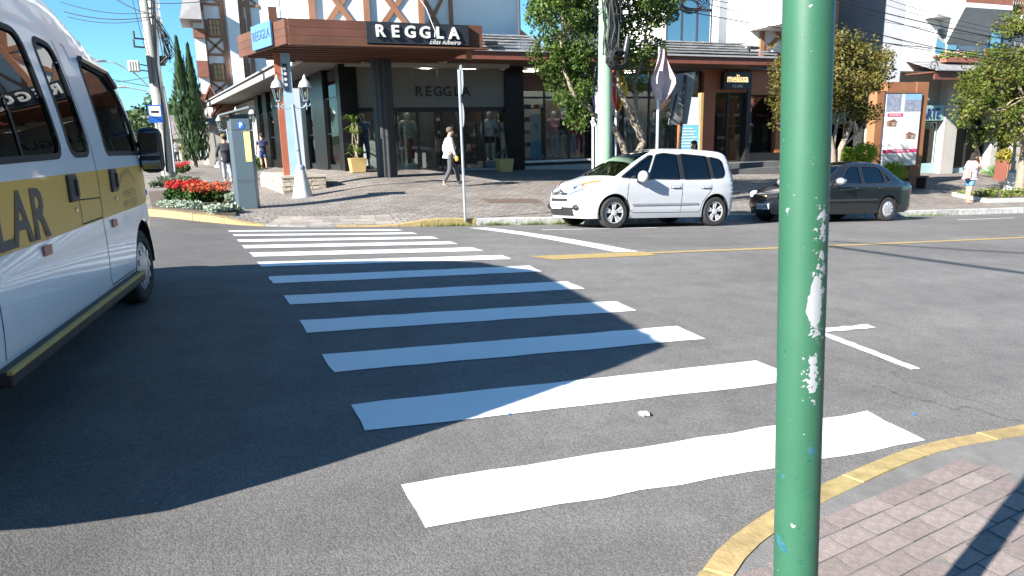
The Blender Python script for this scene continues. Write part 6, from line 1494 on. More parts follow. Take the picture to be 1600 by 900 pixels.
for (u, v, s) in ((.20, .60, 1), (.78, .42, -1)):      # two little brown house sketches of the advert
    c = Vector((x0 + Wp * u, Yp - .076, z0 + Hp * v))
    for P, m_ in (([(-.26, -.10), (.22, -.13), (.26, .04), (-.26, .05)], mat('print_tan', (.42, .27, .18), .6, var=.3, scale=20)), ([(-.3, .05), (.3, .04), (.1 * s, .15)], mat('print_brown', (.20, .11, .08), .6)), ([(-.16, -.08), (-.02, -.09), (-.02, .02), (-.16, .02)], mat('print_brown', (.20, .11, .08), .6)), ([(.06, -.08), (.18, -.09), (.18, .01), (.06, .02)], mat('print_grey', (.3, .3, .32), .5))):
        mb = MB(); mb.plate(P, c, (1, 0, 0), (0, 0, 1), .003); c = c - Vector((0, .0035, 0)); mb.build('sketch_field', m_, po)
for k in range(5): pr_(.35 + .05 * k, .62 + .06 * k, .135 - .02 * k, .142 - .02 * k, mat('print_grey', (.3, .3, .32), .5))
bn = thing('bench', 'low dark bench at the foot of the brown poster portal', 'bench'); yb0 = Yp - .55; xb0, xb1 = xp(1395), xp(1428); zz = zpav((xb0 + xb1) / 2, yb0)
for k in range(3): mb = MB(); mb.bx(xb0, xb1, yb0 - .2 + k * .14, yb0 - .08 + k * .14, zz + .4, zz + .44); mb.build('seat_slat', M_fr, bn)
for x in (xb0 + .1, xb1 - .1): mb = MB(); mb.bx(x - .03, x + .03, yb0 - .18, yb0 + .2, zz - .05, zz + .4); mb.build('leg', M_fr, bn)
# wood planter box and pillar by the far shops
wx = hit(1568, 282); wp = thing('wooden_planter', 'carved brown wooden planter before the cream pillar', 'planter', (wx.x, wx.y, wx.z))
mb = MB(); mb.box((0, 0, .42), (.62, .5, .84)); mb.build('box', M_brn, wp, bevel=.02)
for k in range(4): mb = MB(); mb.box((-.22 + .15 * k, -.26, .42), (.08, .03, .6)); mb.build('carved_slat', M_tim, wp)
mb = MB(); leaves(mb, [(rnd.uniform(-.2, .2), 0, 1.0, .28) for k in range(5)], 160, .16, 1, asp=3); mb.build('foliage', leafmat('leaf_ochre', (.2, .22, .04), (.4, .3, .06)), wp)
# litter on the asphalt
def litter(px, py, m, s, label):
    p = H_(px, py); mb = MB(); r = random.Random(px); n = 14
    for k in range(n): c = Vector((p.x, p.y, p.z + s * .3)) + Vector((r.uniform(-s, s), r.uniform(-s, s), r.uniform(-.2, .4) * s)) * .5; mb.box(c, (s * r.uniform(.4, .9), s * r.uniform(.3, .8), s * .25), r.uniform(0, 3))
    tag(mb.build('litter', m), label, 'litter')
litter(1007, 649, mat('paper_white', (.7, .7, .7), .8), .035, 'crumpled white paper scrap lying between two zebra bars')
litter(796, 648, mat('plastic_blue', (.03, .16, .6), .4), .012, 'tiny blue plastic scrap at the shadow edge on the asphalt')
litter(1429, 648, mat('plastic_blue', (.03, .16, .6), .4), .014, 'tiny blue plastic scrap beyond the end of the white bar')

# --- overhead wires (each hangs between two supports)
def wire(p0, p1, sag, r=.012, label=None):
    r *= .7 if r < .025 else 1
    p0, p1 = Vector(p0), Vector(p1); n = 16; P = [p0.lerp(p1, k / n) - Vector((0, 0, sag * 4 * (k / n) * (1 - k / n))) for k in range(n + 1)]
    mb = MB(); mb.tube(P, r, 5, False); tag(mb.build('overhead_wire', M_cable, smooth=True), label, 'wire')
# right: from the mint pole's top past the shops to the pole down the street
lab = ['thick black overhead cable, topmost of the bundle before the white building', 'black overhead cable sagging across the grey clad wall', 'black overhead cable crossing above the tiled awning', 'thin overhead wire crossing the window of the white building', 'thin overhead wire below the balcony', 'black overhead cable over the timber braces', 'thin overhead wire in front of the flower box', 'lowest black cable of the bundle reaching the leafy tree', 'thin wire beside the thick topmost cable']
segs = [((1110, -60), (1680, 78), .022), ((1230, -20), (1680, 92), .018), ((1100, 5), (1680, 104), .014), ((1290, -25), (1680, 70), .01), ((1180, -10), (1680, 66), .01), ((1060, 15), (1680, 88), .018), ((1300, 28), (1680, 116), .01), ((1290, 30), (1680, 100), .02), ((1330, -22), (1680, 62), .01)]
for (a, b, r_), lb in zip(segs, lab): wire(atY(*a, 15.5), atY(*b, 15.2), .25, r_, lb)
wire(atY(1000, -25, 14.7), atY(1300, 25, 15.5), .1, .012, 'black overhead wire running from the mint pole over the tiled roof')
cp = atY(1085, 5, 15.0); mb = MB()
for k in range(6): mb.tube([(cp.x + (.42 - .03 * k) * math.cos(t * PI / 10) * 1.0 + rnd.uniform(-.03, .03), cp.y + .04 * k, cp.z + .16 * math.sin(t * PI / 10) + .05 * math.sin(k)) for t in range(21)], .012, 5)
tag(mb.build('cable_coil', M_cable), 'coil of spare black cable hanging from the wires over the tiled roof', 'cable')
# left: wires meeting the concrete pole
L0 = lambda px, py, Y: atY(px, py, Y)
for (a, ya, b, yb, r_, lb) in (((95, 3, 0), 22, (236, 20), 20.3, .012, 'thin wire reaching the concrete pole high above the van roof'), ((100, 18, 0), 22, (236, 26), 20.3, .016, 'wire below the highest one running to the concrete pole'), ((105, 26, 0), 22, (234, 30), 20.3, .012, 'lower wire of the pair above the van roof'), ((150, -25, 0), 24, (236, 22), 20.3, .018, 'steep wire coming down to the clamps of the concrete pole'), ((-60, 60, 0), 30, (232, 135), 20.3, .014, 'wire passing behind the van windscreen to the concrete pole'), ((60, 128, 0), 30, (232, 121), 20.3, .012, 'near level wire reaching the concrete pole below the box'), ((205, -10, 0), 20, (232, 92), 20.3, .01, 'thin drop wire beside the junction box'), ((213, -10, 0), 20, (236, 100), 20.3, .01, 'second thin drop wire beside the junction box'), ((244, 5, 0), 20.3, (470, -30), 14, .014, 'wire leaving the concrete pole over the timber canopy')):
    wire(atY(a[0], a[1], ya), atY(b[0], b[1], yb), .12, r_, lb)
wire(atY(262, 112, 60), atY(308, 86, 60), .0, .02, 'far wire behind the cypress trees')
# street light arm fixed to the concrete pole, and a far one
a_, b_2 = onpole(233, 136), onpole(162, 96)
mb = MB(); mb.tube([a_, a_.lerp(b_2, .35) + Vector((0, -.05, .22)), a_.lerp(b_2, .75) + Vector((0, -.1, .16)), b_2], .022, 6); mb.build('lamp_arm', M_galv, u1)
mb = MB(); mb.ball(b_2 + Vector((-.12, 0, .02)), (.22, .08, .05)); mb.build('lamp_head', M_galv, u1, smooth=True)
p = atY(196, 136, 62); t = thing('street_light', 'small far street light arm near the concrete pole', 'street light'); xq = XY(262, 62)
mb = MB(); mb.tube([(xq, 62, zroad(xq, 62) - .1), (xq, 62, p.z - 1.2), (xq - 1, 62, p.z - .3), (p.x, 62, p.z)], .06, 6); mb.build('post', M_galv, t)
mb = MB(); mb.ball((p.x - .2, 62, p.z), (.45, .14, .09)); mb.build('lamp_head', M_galv, t, smooth=True)
# cables high over the road; only their shadows reach the picture
for k, (a, b, lb) in enumerate((((1292, 384), (1640, 432), 'thick cable bundle high over the road, its shadow on the asphalt'), ((1300, 377), (1640, 398), 'thin cable high over the road beside the thick bundle'))):
    A, B_ = H_(*a), H_(*b); t = 7.4 / math.sin(SUN_EL); wire(A - SUND * t, B_ - SUND * t, .05, .05 if k == 0 else .03, lb)

# ================================================================== trees and plants
M_bark = mat('bark_pale', (.26, .21, .16), .95, var=.35, scale=9, bump=.7, bscale=30, bdist=.02)
M_barkd = mat('bark_dark', (.12, .095, .07), .95, var=.35, scale=9, bump=.7, bscale=30)
def limb(mb, p0, p1, r0, r1, rn, n=5, wob=.12):
    p0, p1 = Vector(p0), Vector(p1); L = (p1 - p0).length; P = []
    for k in range(n + 1):
        q = p0.lerp(p1, k / n)
        if 0 < k < n: q = q + Vector((rn.gauss(0, 1), rn.gauss(0, 1), rn.gauss(0, .5))) * wob * L * .3
        P.append(q)
    mb.tube(P, [r0 + (r1 - r0) * k / n for k in range(n + 1)], 7); return P
def tree(name, label, base, stems, lobes, nleaf, lsize, lm, bark=M_bark, seed=1, twigs=26, clump=.42, cat='tree', group=None):
    # stems: list of point lists with radii; lobes: ellipsoids (centre, radii) the clumps are spread through
    rn = random.Random(seed); t = thing(name, label, cat, base, 0, group); tr = MB()
    for pts, r0, r1 in stems: tr.tube(pts, [r0 + (r1 - r0) * k / (len(pts) - 1) for k in range(len(pts))], 9)
    cl = []; vol = [r[0] * r[1] * r[2] for c, r in lobes]; tot = sum(vol); nc = twigs * 7
    for (c, r), v in zip(lobes, vol):
        for _ in range(max(6, int(nc * v / tot))):
            th = rn.uniform(0, 2 * PI); ph = math.acos(rn.uniform(-1, 1)); q = rn.uniform(.25, 1) ** .45
            cl.append((c[0] + r[0] * q * math.sin(ph) * math.cos(th), c[1] + r[1] * q * math.sin(ph) * math.sin(th), c[2] + r[2] * q * math.cos(ph), clump * rn.uniform(.55, 1.2)))
    ends = [Vector(p[-1]) for p, _, _ in stems]; mids = [Vector(p[len(p) // 2]) for p, _, _ in stems]
    for k in range(twigs):
        c = Vector(cl[rn.randrange(len(cl))][:3]); e = min(ends + mids, key=lambda q: (q - c).length + (2 if q.z > c.z + .3 else 0)); limb(tr, e, c, .03, .008, rn, 4, .2)
    tr.build('trunk', bark, t, smooth=True, ang=60)
    mb = MB(); leaves(mb, cl, nleaf, lsize, 1, .5, rn); mb.build('crown', lm, t)
    return t
def rel(px, py, Y, b): return atY(px, py, Y) - Vector(b)
# street tree round the mint pole
Y1 = 16.3; b1 = Vector((XY(985, Y1), Y1, zpav(XY(985, Y1), Y1) - .05)); q = lambda px, py, dy=0: tuple(rel(px, py, Y1 + dy, b1))
tree('street_tree', 'dense green street tree behind the mint utility pole', b1,
     [([q(982, 262), q(977, 225), q(960, 195), q(925, 180, -.2), q(885, 160, -.3), q(850, 122, -.4), q(835, 80, -.4)], .11, .035), ([q(985, 262), q(1000, 220), q(985, 180), q(968, 140), q(960, 80, .2), q(955, 20, .2)], .12, .04),
      ([q(988, 262, .3), q(1030, 215, .4), q(1068, 185, .3), q(1060, 150, .3), q(1052, 100, .2), q(1045, 40)], .09, .03), ([q(1068, 185, .3), q(1085, 150, .3), q(1062, 118, .4)], .05, .02), ([q(925, 180, -.2), q(890, 185, -.5), q(862, 172, -.7)], .04, .015)] if False else
     [([q(982, 262), q(972, 225), q(955, 192), q(925, 178, -.2), q(895, 146, -.2), q(882, 110, -.2), q(876, 60, -.2)], .10, .03), ([q(985, 262), q(1005, 222), q(985, 180), q(968, 140), q(958, 80, .2), q(955, 20, .2)], .11, .04),
      ([q(990, 262, .3), q(1006, 215, .3), q(996, 180, .3), q(990, 130, .3), q(1004, 90, .2), q(1010, 40)], .08, .03)],
     [(q(885, 60), (.85, .9, 1.35)), (q(870, 15), (.85, 1.0, 1.2)), (q(905, -30), (1.3, 1.2, 1.1)), (q(925, 110, .3), (.75, .7, .75)), (q(1000, 45, .2), (.75, .9, 1.3)), (q(1005, -20), (.95, 1.1, 1.1)), (q(890, 140, -.2), (.42, .5, .5)), (q(1010, 110, .3), (.5, .6, .6)), (q(900, 175, -.3), (.35, .35, .25))],
     31000, .066, leafmat('leaf_street', (.020, .052, .009), (.125, .185, .034), .35), seed=4, twigs=34, clump=.34)
# olive-brown tree behind the dark sedan
Y2 = 16.0; b2 = Vector((XY(1302, Y2), Y2, zpav(XY(1302, Y2), Y2) - .05)); q = lambda px, py, dy=0: tuple(rel(px, py, Y2 + dy, b2))
tree('autumn_tree', 'olive and rust leaved street tree behind the dark sedan', b2,
     [([q(1302, 285), q(1300, 235), q(1292, 195), q(1285, 150), q(1270, 100)], .13, .03), ([q(1302, 285), q(1312, 235), q(1330, 195), q(1352, 150), q(1372, 105)], .11, .025), ([q(1300, 240), q(1308, 190), q(1312, 130), q(1318, 80)], .06, .02), ([q(1312, 235), q(1345, 200), q(1370, 170)], .04, .015), ([q(1300, 240), q(1270, 200), q(1235, 170)], .05, .015)],
     [(q(1320, 120), (1.25, 1.0, 1.05)), (q(1355, 100), (.8, .8, .75)), (q(1262, 130), (1.0, .9, .95)), (q(1235, 110), (.6, .7, .7)), (q(1340, 185), (.55, .6, .45)), (q(1300, 75), (.5, .6, .35)), (q(1225, 175), (.4, .5, .5))],
     18000, .066, leafmat('leaf_autumn', (.048, .08, .014), (.215, .16, .042), .35), seed=9, twigs=40, clump=.32)
# tree by the far lamp post
b3 = hit(1590, 312); Y3 = b3.y + .3; b3 = Vector((b3.x, Y3, zpav(b3.x, Y3) - .05)); q = lambda px, py, dy=0: tuple(rel(px, py, Y3 + dy, b3))
tree('street_tree', 'yellow green leafy tree in the planted bed before the far shops', b3,
     [([q(1590, 316), q(1596, 270), q(1602, 225), q(1600, 170), q(1590, 120)], .17, .05), ([q(1600, 225), q(1575, 195), q(1545, 175), q(1520, 160)], .06, .02), ([q(1600, 225), q(1640, 180), q(1670, 130)], .07, .03)],
     [(q(1580, 130), (1.6, 1.3, 1.3)), (q(1545, 165), (.95, .9, .75)), (q(1600, 70), (1.2, 1.1, 1.0)), (q(1520, 165), (.5, .6, .5)), (q(1640, 150), (1.6, 1.4, 1.5)), (q(1560, 215), (.85, .8, .4)), (q(1590, 200), (1.0, 1.0, .6))],
     22000, .074, leafmat('leaf_lime', (.045, .095, .012), (.20, .20, .042), .38), bark=M_bark, seed=14, twigs=36, clump=.4)
# tall conifers
def cypress(name, label, base, h, r, n, seed, lm, tips=1):
    rn = random.Random(seed); t = thing(name, label, 'tree', base); mb = MB(); mb.tube([(0, 0, -.1), (0, 0, h * .9)], [.12, .02], 6); mb.build('trunk', M_barkd, t)
    cr = MB()
    for i in range(n):
        v = rn.random() ** .8; lobe = rn.randrange(tips); ox = (lobe - (tips - 1) / 2) * r * .9; hh = h * (1 - .06 * lobe)
        z = hh * (.04 + .96 * v); rad_ = r * (math.sin(PI * min(1, (v * .8 + .2)) ** .9) ** .7) * (1 if v < .5 else (1 - (v - .5) / .5) ** .75 + .05); a = rn.uniform(0, 2 * PI); q_ = rad_ * rn.uniform(.6, 1.05) * (1 + .18 * math.sin(a * 5 + z * 1.3 + seed))
        p = Vector((ox + q_ * math.cos(a), q_ * math.sin(a), z)); L = rn.uniform(.18, .42) * h / 6; d = Vector((math.cos(a) * .22, math.sin(a) * .22, 1)).normalized(); s = Vector((-math.sin(a), math.cos(a), 0)) * L * .14
        cr.add([p, p + d * L * .5 + s, p + d * L, p + d * L * .5 - s], [(0, 1, 2, 3)])
    cr.build('crown', lm, t); return t
M_cyp = leafmat('needle_dark', (.012, .035, .012), (.05, .095, .03), .15)
Yc = 47; cypress('cypress', 'slim two tipped dark cypress beyond the railing and lamp posts', (XY(302, Yc), Yc, zpav(XY(302, Yc), Yc)), atY(300, 66, Yc).z - .3, .62, 3600, 3, M_cyp, 2)
cypress('cypress', 'tall green conifer beside the white building', (XY(1592, 23.5), 20.6, -1.0), 10.5, 1.1, 4200, 5, leafmat('needle_mid', (.02, .06, .015), (.08, .15, .04), .2), 1)
# far trees closing the side street, and houses among them
def far_tree(x, y, h, r, seed, label, lm, n=1500):
    rn = random.Random(seed); t = thing('far_tree', label, 'tree', (x, y, zroad(x, y) - .1)); mb = MB(); mb.tube([(0, 0, 0), (0, 0, h * .7)], [.25, .1], 7); mb.build('trunk', M_barkd, t)
    cl = []
    for _ in range(60):
        th = rn.uniform(0, 2 * PI); ph = math.acos(rn.uniform(-.6, 1)); q = rn.uniform(.4, 1) ** .5
        cl.append((r * q * math.sin(ph) * math.cos(th), r * q * math.sin(ph) * math.sin(th), h * .62 + h * .36 * q * math.cos(ph), r * .3))
    mb = MB(); leaves(mb, cl, n, r * .1, 1, .5, rn); mb.build('crown', lm, t)
M_ft = leafmat('leaf_far', (.03, .06, .018), (.10, .15, .045), .25); M_ft2 = leafmat('leaf_far_dark', (.02, .045, .015), (.06, .10, .03), .2)
for k, (px, Y, pytop, r, lb) in enumerate(((205, 80, 182, 3.6, 'round pale green tree past the van mirror'), (222, 95, 186, 3.5, 'dim green tree behind the bus stop plate'), (275, 105, 152, 6.0, 'broad dark tree on the rise behind the concrete pole'), (292, 90, 175, 3.2, 'dark tree beside the cypress foot'), (235, 70, 205, 2.2, 'low bushy tree at the end of the side street'), (180, 100, 178, 5.0, 'wide green tree hidden behind the van mirror'), (150, 85, 185, 4.0, 'green tree seen through the van windows'))):
    x = XY(px, Y); z0 = zroad(x, Y); far_tree(x, Y, atY(px, pytop, Y).z - z0, r, 40 + k, lb, M_ft if k % 3 == 0 else M_ft2)
for k, (px, Y, w_, py, lb) in enumerate(((262, 84, 4.5, 176, 'small far white house with grey roof behind the concrete pole'), (284, 76, 3.2, 186, 'small far cottage beside the cypress foot'), (120, 95, 12, 185, 'long low far house seen past the van'))):
    x = XY(px, Y); t = thing('far_house', lb, 'building', (x, Y, zroad(x, Y) - .2)); h = atY(px, py, Y).z - zroad(x, Y); part('wall', M_wall, t, lambda mb: mb.bx(-w_ / 2, w_ / 2, 0, 5, 0, h * .62))
    for s_ in (-1, 1): part('roof', mat('roof_far', (.22, .19, .18), .8), t, lambda mb: mb.add([(-w_ / 2 - .4, 2.5, h), (w_ / 2 + .4, 2.5, h), (w_ / 2 + .4, 2.5 + s_ * 3, h * .58), (-w_ / 2 - .4, 2.5 + s_ * 3, h * .58)], [(0, 1, 2, 3)]))
    for c in range(3): part('window', M_win, t, lambda mb: mb.bx(-w_ * .35 + c * w_ * .28, -w_ * .35 + c * w_ * .28 + w_ * .14, -.05, .0, h * .2, h * .45))
# wooded hills far behind (nobody could count those trees)
hl = MB(); nx = 60; vs = []
for k in range(nx + 1):
    a = rad(200) - rad(220) * k / nx; d_ = 330; hgt_ = 13 + 6 * math.sin(k * .7) + 4 * math.sin(k * 1.9)
    for q_, f_ in ((0, 1), (.6, .9), (1, .0)): vs.append((d_ * (1.35 - .35 * q_) * math.cos(a), d_ * (1.35 - .35 * q_) * math.sin(a), hgt_ * (1 - q_ ** 2) - 2))
hl.add(vs, [(k * 3 + j, k * 3 + j + 1, (k + 1) * 3 + j + 1, (k + 1) * 3 + j) for k in range(nx) for j in range(2)])
struct(hl.build('hills', mat('wooded_hill', (.035, .06, .025), .95, var=.5, scale=.15, bump=1, bscale=.4, bdist=3), smooth=True))

# --- flower beds on the corner
M_fr1 = leafmat('petal_red', (.42, .012, .02), (.62, .05, .035), .2); M_fr2 = leafmat('petal_rust', (.40, .07, .03), (.60, .16, .07), .2)
M_fg = leafmat('leaf_bedding', (.02, .06, .012), (.07, .13, .03), .25); M_dm = leafmat('leaf_silver', (.26, .32, .24), (.46, .52, .40), .2); M_soil = mat('soil', (.10, .075, .055), .95, var=.3, scale=12, bump=.8)
def clump(px, py, r, h, kind, label, n=260, parent=None, off=0):
    p = hit(px, py, zfar); t = thing('bedding_plant', label, 'flowers' if kind != 'silver' else 'plant', (p.x, p.y + off, zfar(p.x, p.y + off)))
    t['group'] = {'red': 'red bedding flowers on the corner', 'rust': 'rust coloured bedding flowers on the corner', 'silver': 'silver leaved edging plants on the corner', 'green': 'low grey green plants by the concrete pole'}[kind]
    rn = random.Random(px * 3 + py); cl = [(rn.uniform(-.6, .6) * r, rn.uniform(-.6, .6) * r, h * rn.uniform(.3, .7), r * .5) for _ in range(8)]
    mb = MB(); leaves(mb, cl, n, .05 if kind == 'silver' else .06, 1, .8, rn, asp=2.2, flat=h / r * .6); mb.build('foliage', M_dm if kind == 'silver' else leafmat('leaf_sage', (.08, .12, .07), (.2, .25, .16)) if kind == 'green' else M_fg, t)
    if kind in ('red', 'rust'):
        cl = [(rn.uniform(-.8, .8) * r, rn.uniform(-.8, .8) * r, h * rn.uniform(.8, 1.1), .07) for _ in range(16)]
        mb = MB(); leaves(mb, cl, 190, .05, 1, 1.2, rn, asp=1.1); mb.build('blossom', M_fr1 if kind == 'red' else M_fr2, t)
    return t
bed = [hit(px, py, zfar) for px, py in ((238, 327), (290, 332), (335, 336), (368, 337), (374, 326), (330, 306), (270, 298), (232, 302))]
bd = thing('flower_bed', 'kerbed soil bed on the corner under red flowers and silver foliage', 'flower bed')
mb = MB(); mb.prism([(p.x, p.y) for p in bed], lambda x, y: zfar(x, y) - .02, lambda x, y: zfar(x, y) + .045); mb.build('soil', M_soil, bd)
for k in range(7): clump(272 + k * 7, 316 - (k % 2) * 5, .22, .42, 'red', 'bright red flower clump at the van end of the corner bed')
for k in range(9): clump(302 + k * 6, 321 - (k % 3) * 4, .22, .40, 'rust', 'rusty orange red flower clump in the middle of the corner bed')
for k in range(8): clump(256 + k * 7, 326 + k * .4, .17, .2, 'silver', 'silver leaved clump edging the kerb side of the corner bed')
for k in range(6): clump(330 + k * 7.5, 333 + (k % 2) * 2 - k * .5, .17, .2, 'silver', 'silver leaved clump beside the parking meter end of the bed')
clump(360, 318, .2, .3, 'silver', 'silver leaved clump behind the rusty flowers'); clump(350, 312, .2, .3, 'silver', 'silver leaved clump at the back of the bed')
for k in range(6): clump(247 + k * 11, 293 - (k % 2) * 4, .28, .34, 'green', 'low sage green plant at the foot of the concrete pole', 300)
for k in range(5): clump(276 + k * 4, 276 - k * 2, .25, .45, 'red', 'red flower clump just behind the concrete pole')
# --- potted palms at the shop door
def potted(px, Y, label, seed, tall=1.55, dark=False):
    x = XY(px, Y); z = zpav(x, Y); t = thing('potted_palm', label, 'potted plant', (x, Y, z)); rn = random.Random(seed)
    mb = MB(); mb.box((0, 0, .22), (.44, .44, .46), 0, 1.22); mb.build('pot', mat('pot_brass', (.48, .34, .14), .45, var=.12, scale=3), t, bevel=.01)
    mb = MB(); mb.box((0, 0, .43), (.46, .46, .03)); mb.build('soil', M_soil, t)
    mb = MB(); [mb.tube([(rn.uniform(-.08, .08), rn.uniform(-.08, .08), .42), (rn.uniform(-.1, .1), rn.uniform(-.1, .1), tall * .6), (rn.uniform(-.12, .12), rn.uniform(-.1, .1), tall)], [.03, .022, .015], 6) for _ in range(5)]; mb.build('stem', M_bark, t)
    mb = MB()
    for i in range(90):
        z0 = rn.choice((.5, .62, tall * .75, tall, tall * 1.02)) + rn.uniform(-.08, .12); a = rn.uniform(0, 2 * PI); L = rn.uniform(.25, .5); d = Vector((math.cos(a), math.sin(a), 0)); s = Vector((-d.y, d.x, 0)) * .026
        p = Vector((rn.uniform(-.08, .08), rn.uniform(-.08, .08), z0)); m1 = p + d * L * .5 + Vector((0, 0, L * .45)); e_ = p + d * L + Vector((0, 0, L * .25))
        mb.add([p, m1 - s, m1 + s, e_], [(0, 1, 3, 2)])
    mb.build('frond', leafmat('leaf_palm', (.06, .14, .015), (.22, .32, .06)) if not dark else leafmat('leaf_palm_dark', (.03, .06, .015), (.08, .12, .03)), t); return t
potted(556, 23.35, 'green potted palm in a brass pot left of the clothes shop door'.replace('left of', 'by the corner pillar of'), 5)
potted(787, 23.3, 'dark tall potted palm in a brass pot by the black shop pillar', 8, 1.7, True)
# --- spiky bronze plants, clipped balls, bed by the far tree
def tuft(x, y, n, L, w_, label, lm, name='spiky_plant', seed=1, group=None):
    rn = random.Random(seed); t = thing(name, label, 'plant', (x, y, zfar(x, y)), 0, group); mb = MB()
    for i in range(n):
        a = rn.uniform(0, 2 * PI); el = rn.uniform(.35, 1.3); l_ = L * rn.uniform(.6, 1.1); d = Vector((math.cos(a) * math.cos(el), math.sin(a) * math.cos(el), math.sin(el))); s = Vector((-math.sin(a), math.cos(a), 0)) * w_
        p = Vector((math.cos(a) * .04, math.sin(a) * .04, 0)); mb.add([p - s, p + s, p + d * l_ * .6 + s * .8, p + d * l_ + Vector((0, 0, -.12 * l_)), p + d * l_ * .6 - s * .8], [(0, 1, 2, 3, 4)])
    mb.build('blade', lm, t); return t
M_brz = leafmat('leaf_bronze', (.14, .06, .04), (.32, .2, .12), .2); M_agv = leafmat('leaf_agave', (.05, .12, .04), (.16, .26, .10), .2)
for k, (px, lb) in enumerate(((972, 'bronze spiky plant at the foot of the dense street tree'), (1012, 'bronze spiky plant below the pink flag'), (1035, 'bronze spiky plant by the tilted grey board'))): tuft(XY(px, 17), 17 - .1 * k, 70, .85, .018, lb, M_brz, seed=k)
for k, (px, lb) in enumerate(((1322, 'reddish spiky plant below the autumn tree'), (1345, 'reddish spiky plant between the clipped balls'))): tuft(XY(px, 17.2), 17.2, 60, .6, .02, lb, leafmat('leaf_redspike', (.14, .05, .04), (.26, .12, .08)), seed=20 + k)
ag = hit(1556, 278); tuft(ag.x, ag.y, 40, 1.0, .035, 'green agave like plant before the cream pillar', M_agv, 'agave', 31)
def ball(px, py, Y, r, label):
    x = XY(px, Y); z = atY(px, py, Y).z; t = thing('clipped_shrub', label, 'shrub', (x, Y, zfar(x, Y))); rn = random.Random(px)
    zc = z - zfar(x, Y); mb = MB(); mb.tube([(0, 0, 0), (0, 0, max(.1, zc))], .04, 6); mb.build('trunk', M_barkd, t)
    mb = MB(); leaves(mb, [(0, 0, zc, r)], 1500, .05, 1, .8, rn); leaves(mb, [(0, 0, zc, r * .8)], 500, .07, 1, .8, rn); mb.build('crown', leafmat('leaf_box', (.16, .26, .015), (.38, .48, .05), .35), t)
ball(1352, 240, 17.6, .42, 'round clipped lime green shrub beyond the sedan roof'); ball(1322, 243, 18.2, .32, 'smaller round clipped shrub under the autumn tree'); ball(1398, 272, 17.6, .52, 'round clipped lime green shrub below the white poster')
bd2 = thing('planted_bed', 'low planted bed with pale kerb round the leafy tree', 'flower bed'); c0 = Vector((b3.x - 2.2, b3.y - .75)); c1 = Vector((b3.x + 4, b3.y + .7))
mb = MB(); mb.prism([(c0.x, c0.y), (c1.x, c0.y), (c1.x, c1.y), (c0.x + .3, c1.y)], lambda x, y: zfar(x, y) - .05, lambda x, y: zfar(x, y) + .12); mb.build('kerb', M_lw, bd2)
mb = MB(); mb.prism([(c0.x + .15, c0.y + .12), (c1.x, c0.y + .12), (c1.x, c1.y - .1), (c0.x + .4, c1.y - .1)], lambda x, y: zfar(x, y), lambda x, y: zfar(x, y) + .135); mb.build('soil', M_soil, bd2)
rn = random.Random(5); mb = MB()
leaves(mb, [(rn.uniform(c0.x + .3, c1.x), rn.uniform(c0.y + .2, c1.y - .2), zfar(b3.x, b3.y) + .2, .16) for _ in range(60)], 2600, .07, 1, .8, rn); o = mb.build('ground_cover', leafmat('leaf_cover', (.10, .15, .03), (.26, .30, .08)), bd2); o['kind'] = 'stuff'
sh2 = hit(1592, 268); 
# grass tufts growing out of the kerb joint
rn = random.Random(8); mb = MB()
for i in range(900):
    u = rn.random(); x = rn.choice((rn.gauss(4.3, .35), rn.gauss(5.4, .18), rn.gauss(6.3, .22), rn.gauss(7.0, .2), rn.gauss(18.5, .6))); y = 13.97 + rn.uniform(-.06, .02); z = zroad(x, y); L = rn.uniform(.05, .15); a = rn.uniform(0, 6.28); s = Vector((math.cos(a), math.sin(a), 0)) * .006; d = Vector((rn.gauss(0, .4), rn.gauss(-.3, .3), 1)).normalized()
    p = Vector((x, y, z)); mb.add([p - s, p + s, p + d * L], [(0, 1, 2)])
g = mb.build('grass', leafmat('grass_blade', (.07, .14, .02), (.24, .30, .08), .3)); g['kind'] = 'stuff'; g['label'] = 'grass tufts growing along the foot of the far kerb'; g['category'] = 'grass'

# ================================================================== people and mannequins
def skinned(name, verts, edges, m, parent, root=0, sub=1):
    me = bpy.data.meshes.new(name); me.from_pydata([v[:3] for v in verts], edges, []); me.update()
    o = bpy.data.objects.new(name, me); C.objects.link(o)
    md = o.modifiers.new('skin', 'SKIN'); md.use_smooth_shade = True
    for i, v in enumerate(verts):
        s = me.skin_vertices[0].data[i]; r = v[3]; s.radius = r if isinstance(r, tuple) else (r, r); s.use_root = (i == root)
    sb = o.modifiers.new('sub', 'SUBSURF'); sb.levels = sub; sb.render_levels = sub
    bpy.context.view_layer.update()
    nm = bpy.data.meshes.new_from_object(o.evaluated_get(bpy.context.evaluated_depsgraph_get())); bpy.data.objects.remove(o); bpy.data.meshes.remove(me)
    nm.polygons.foreach_set('use_smooth', [True] * len(nm.polygons)); nm.materials.clear(); nm.materials.append(m)
    r_ = bpy.data.objects.new(name, nm); C.objects.link(r_); r_.parent = parent; return r_
POSE0 = dict(eL=(.02, .27, 1.12), wL=(.08, .28, .88), eR=(.02, -.27, 1.12), wR=(.08, -.28, .88), kL=(.02, .1, .49), aL=(0, .1, .09), kR=(.02, -.1, .49), aR=(0, -.1, .09), head=(0, 0, 0), lean=0)
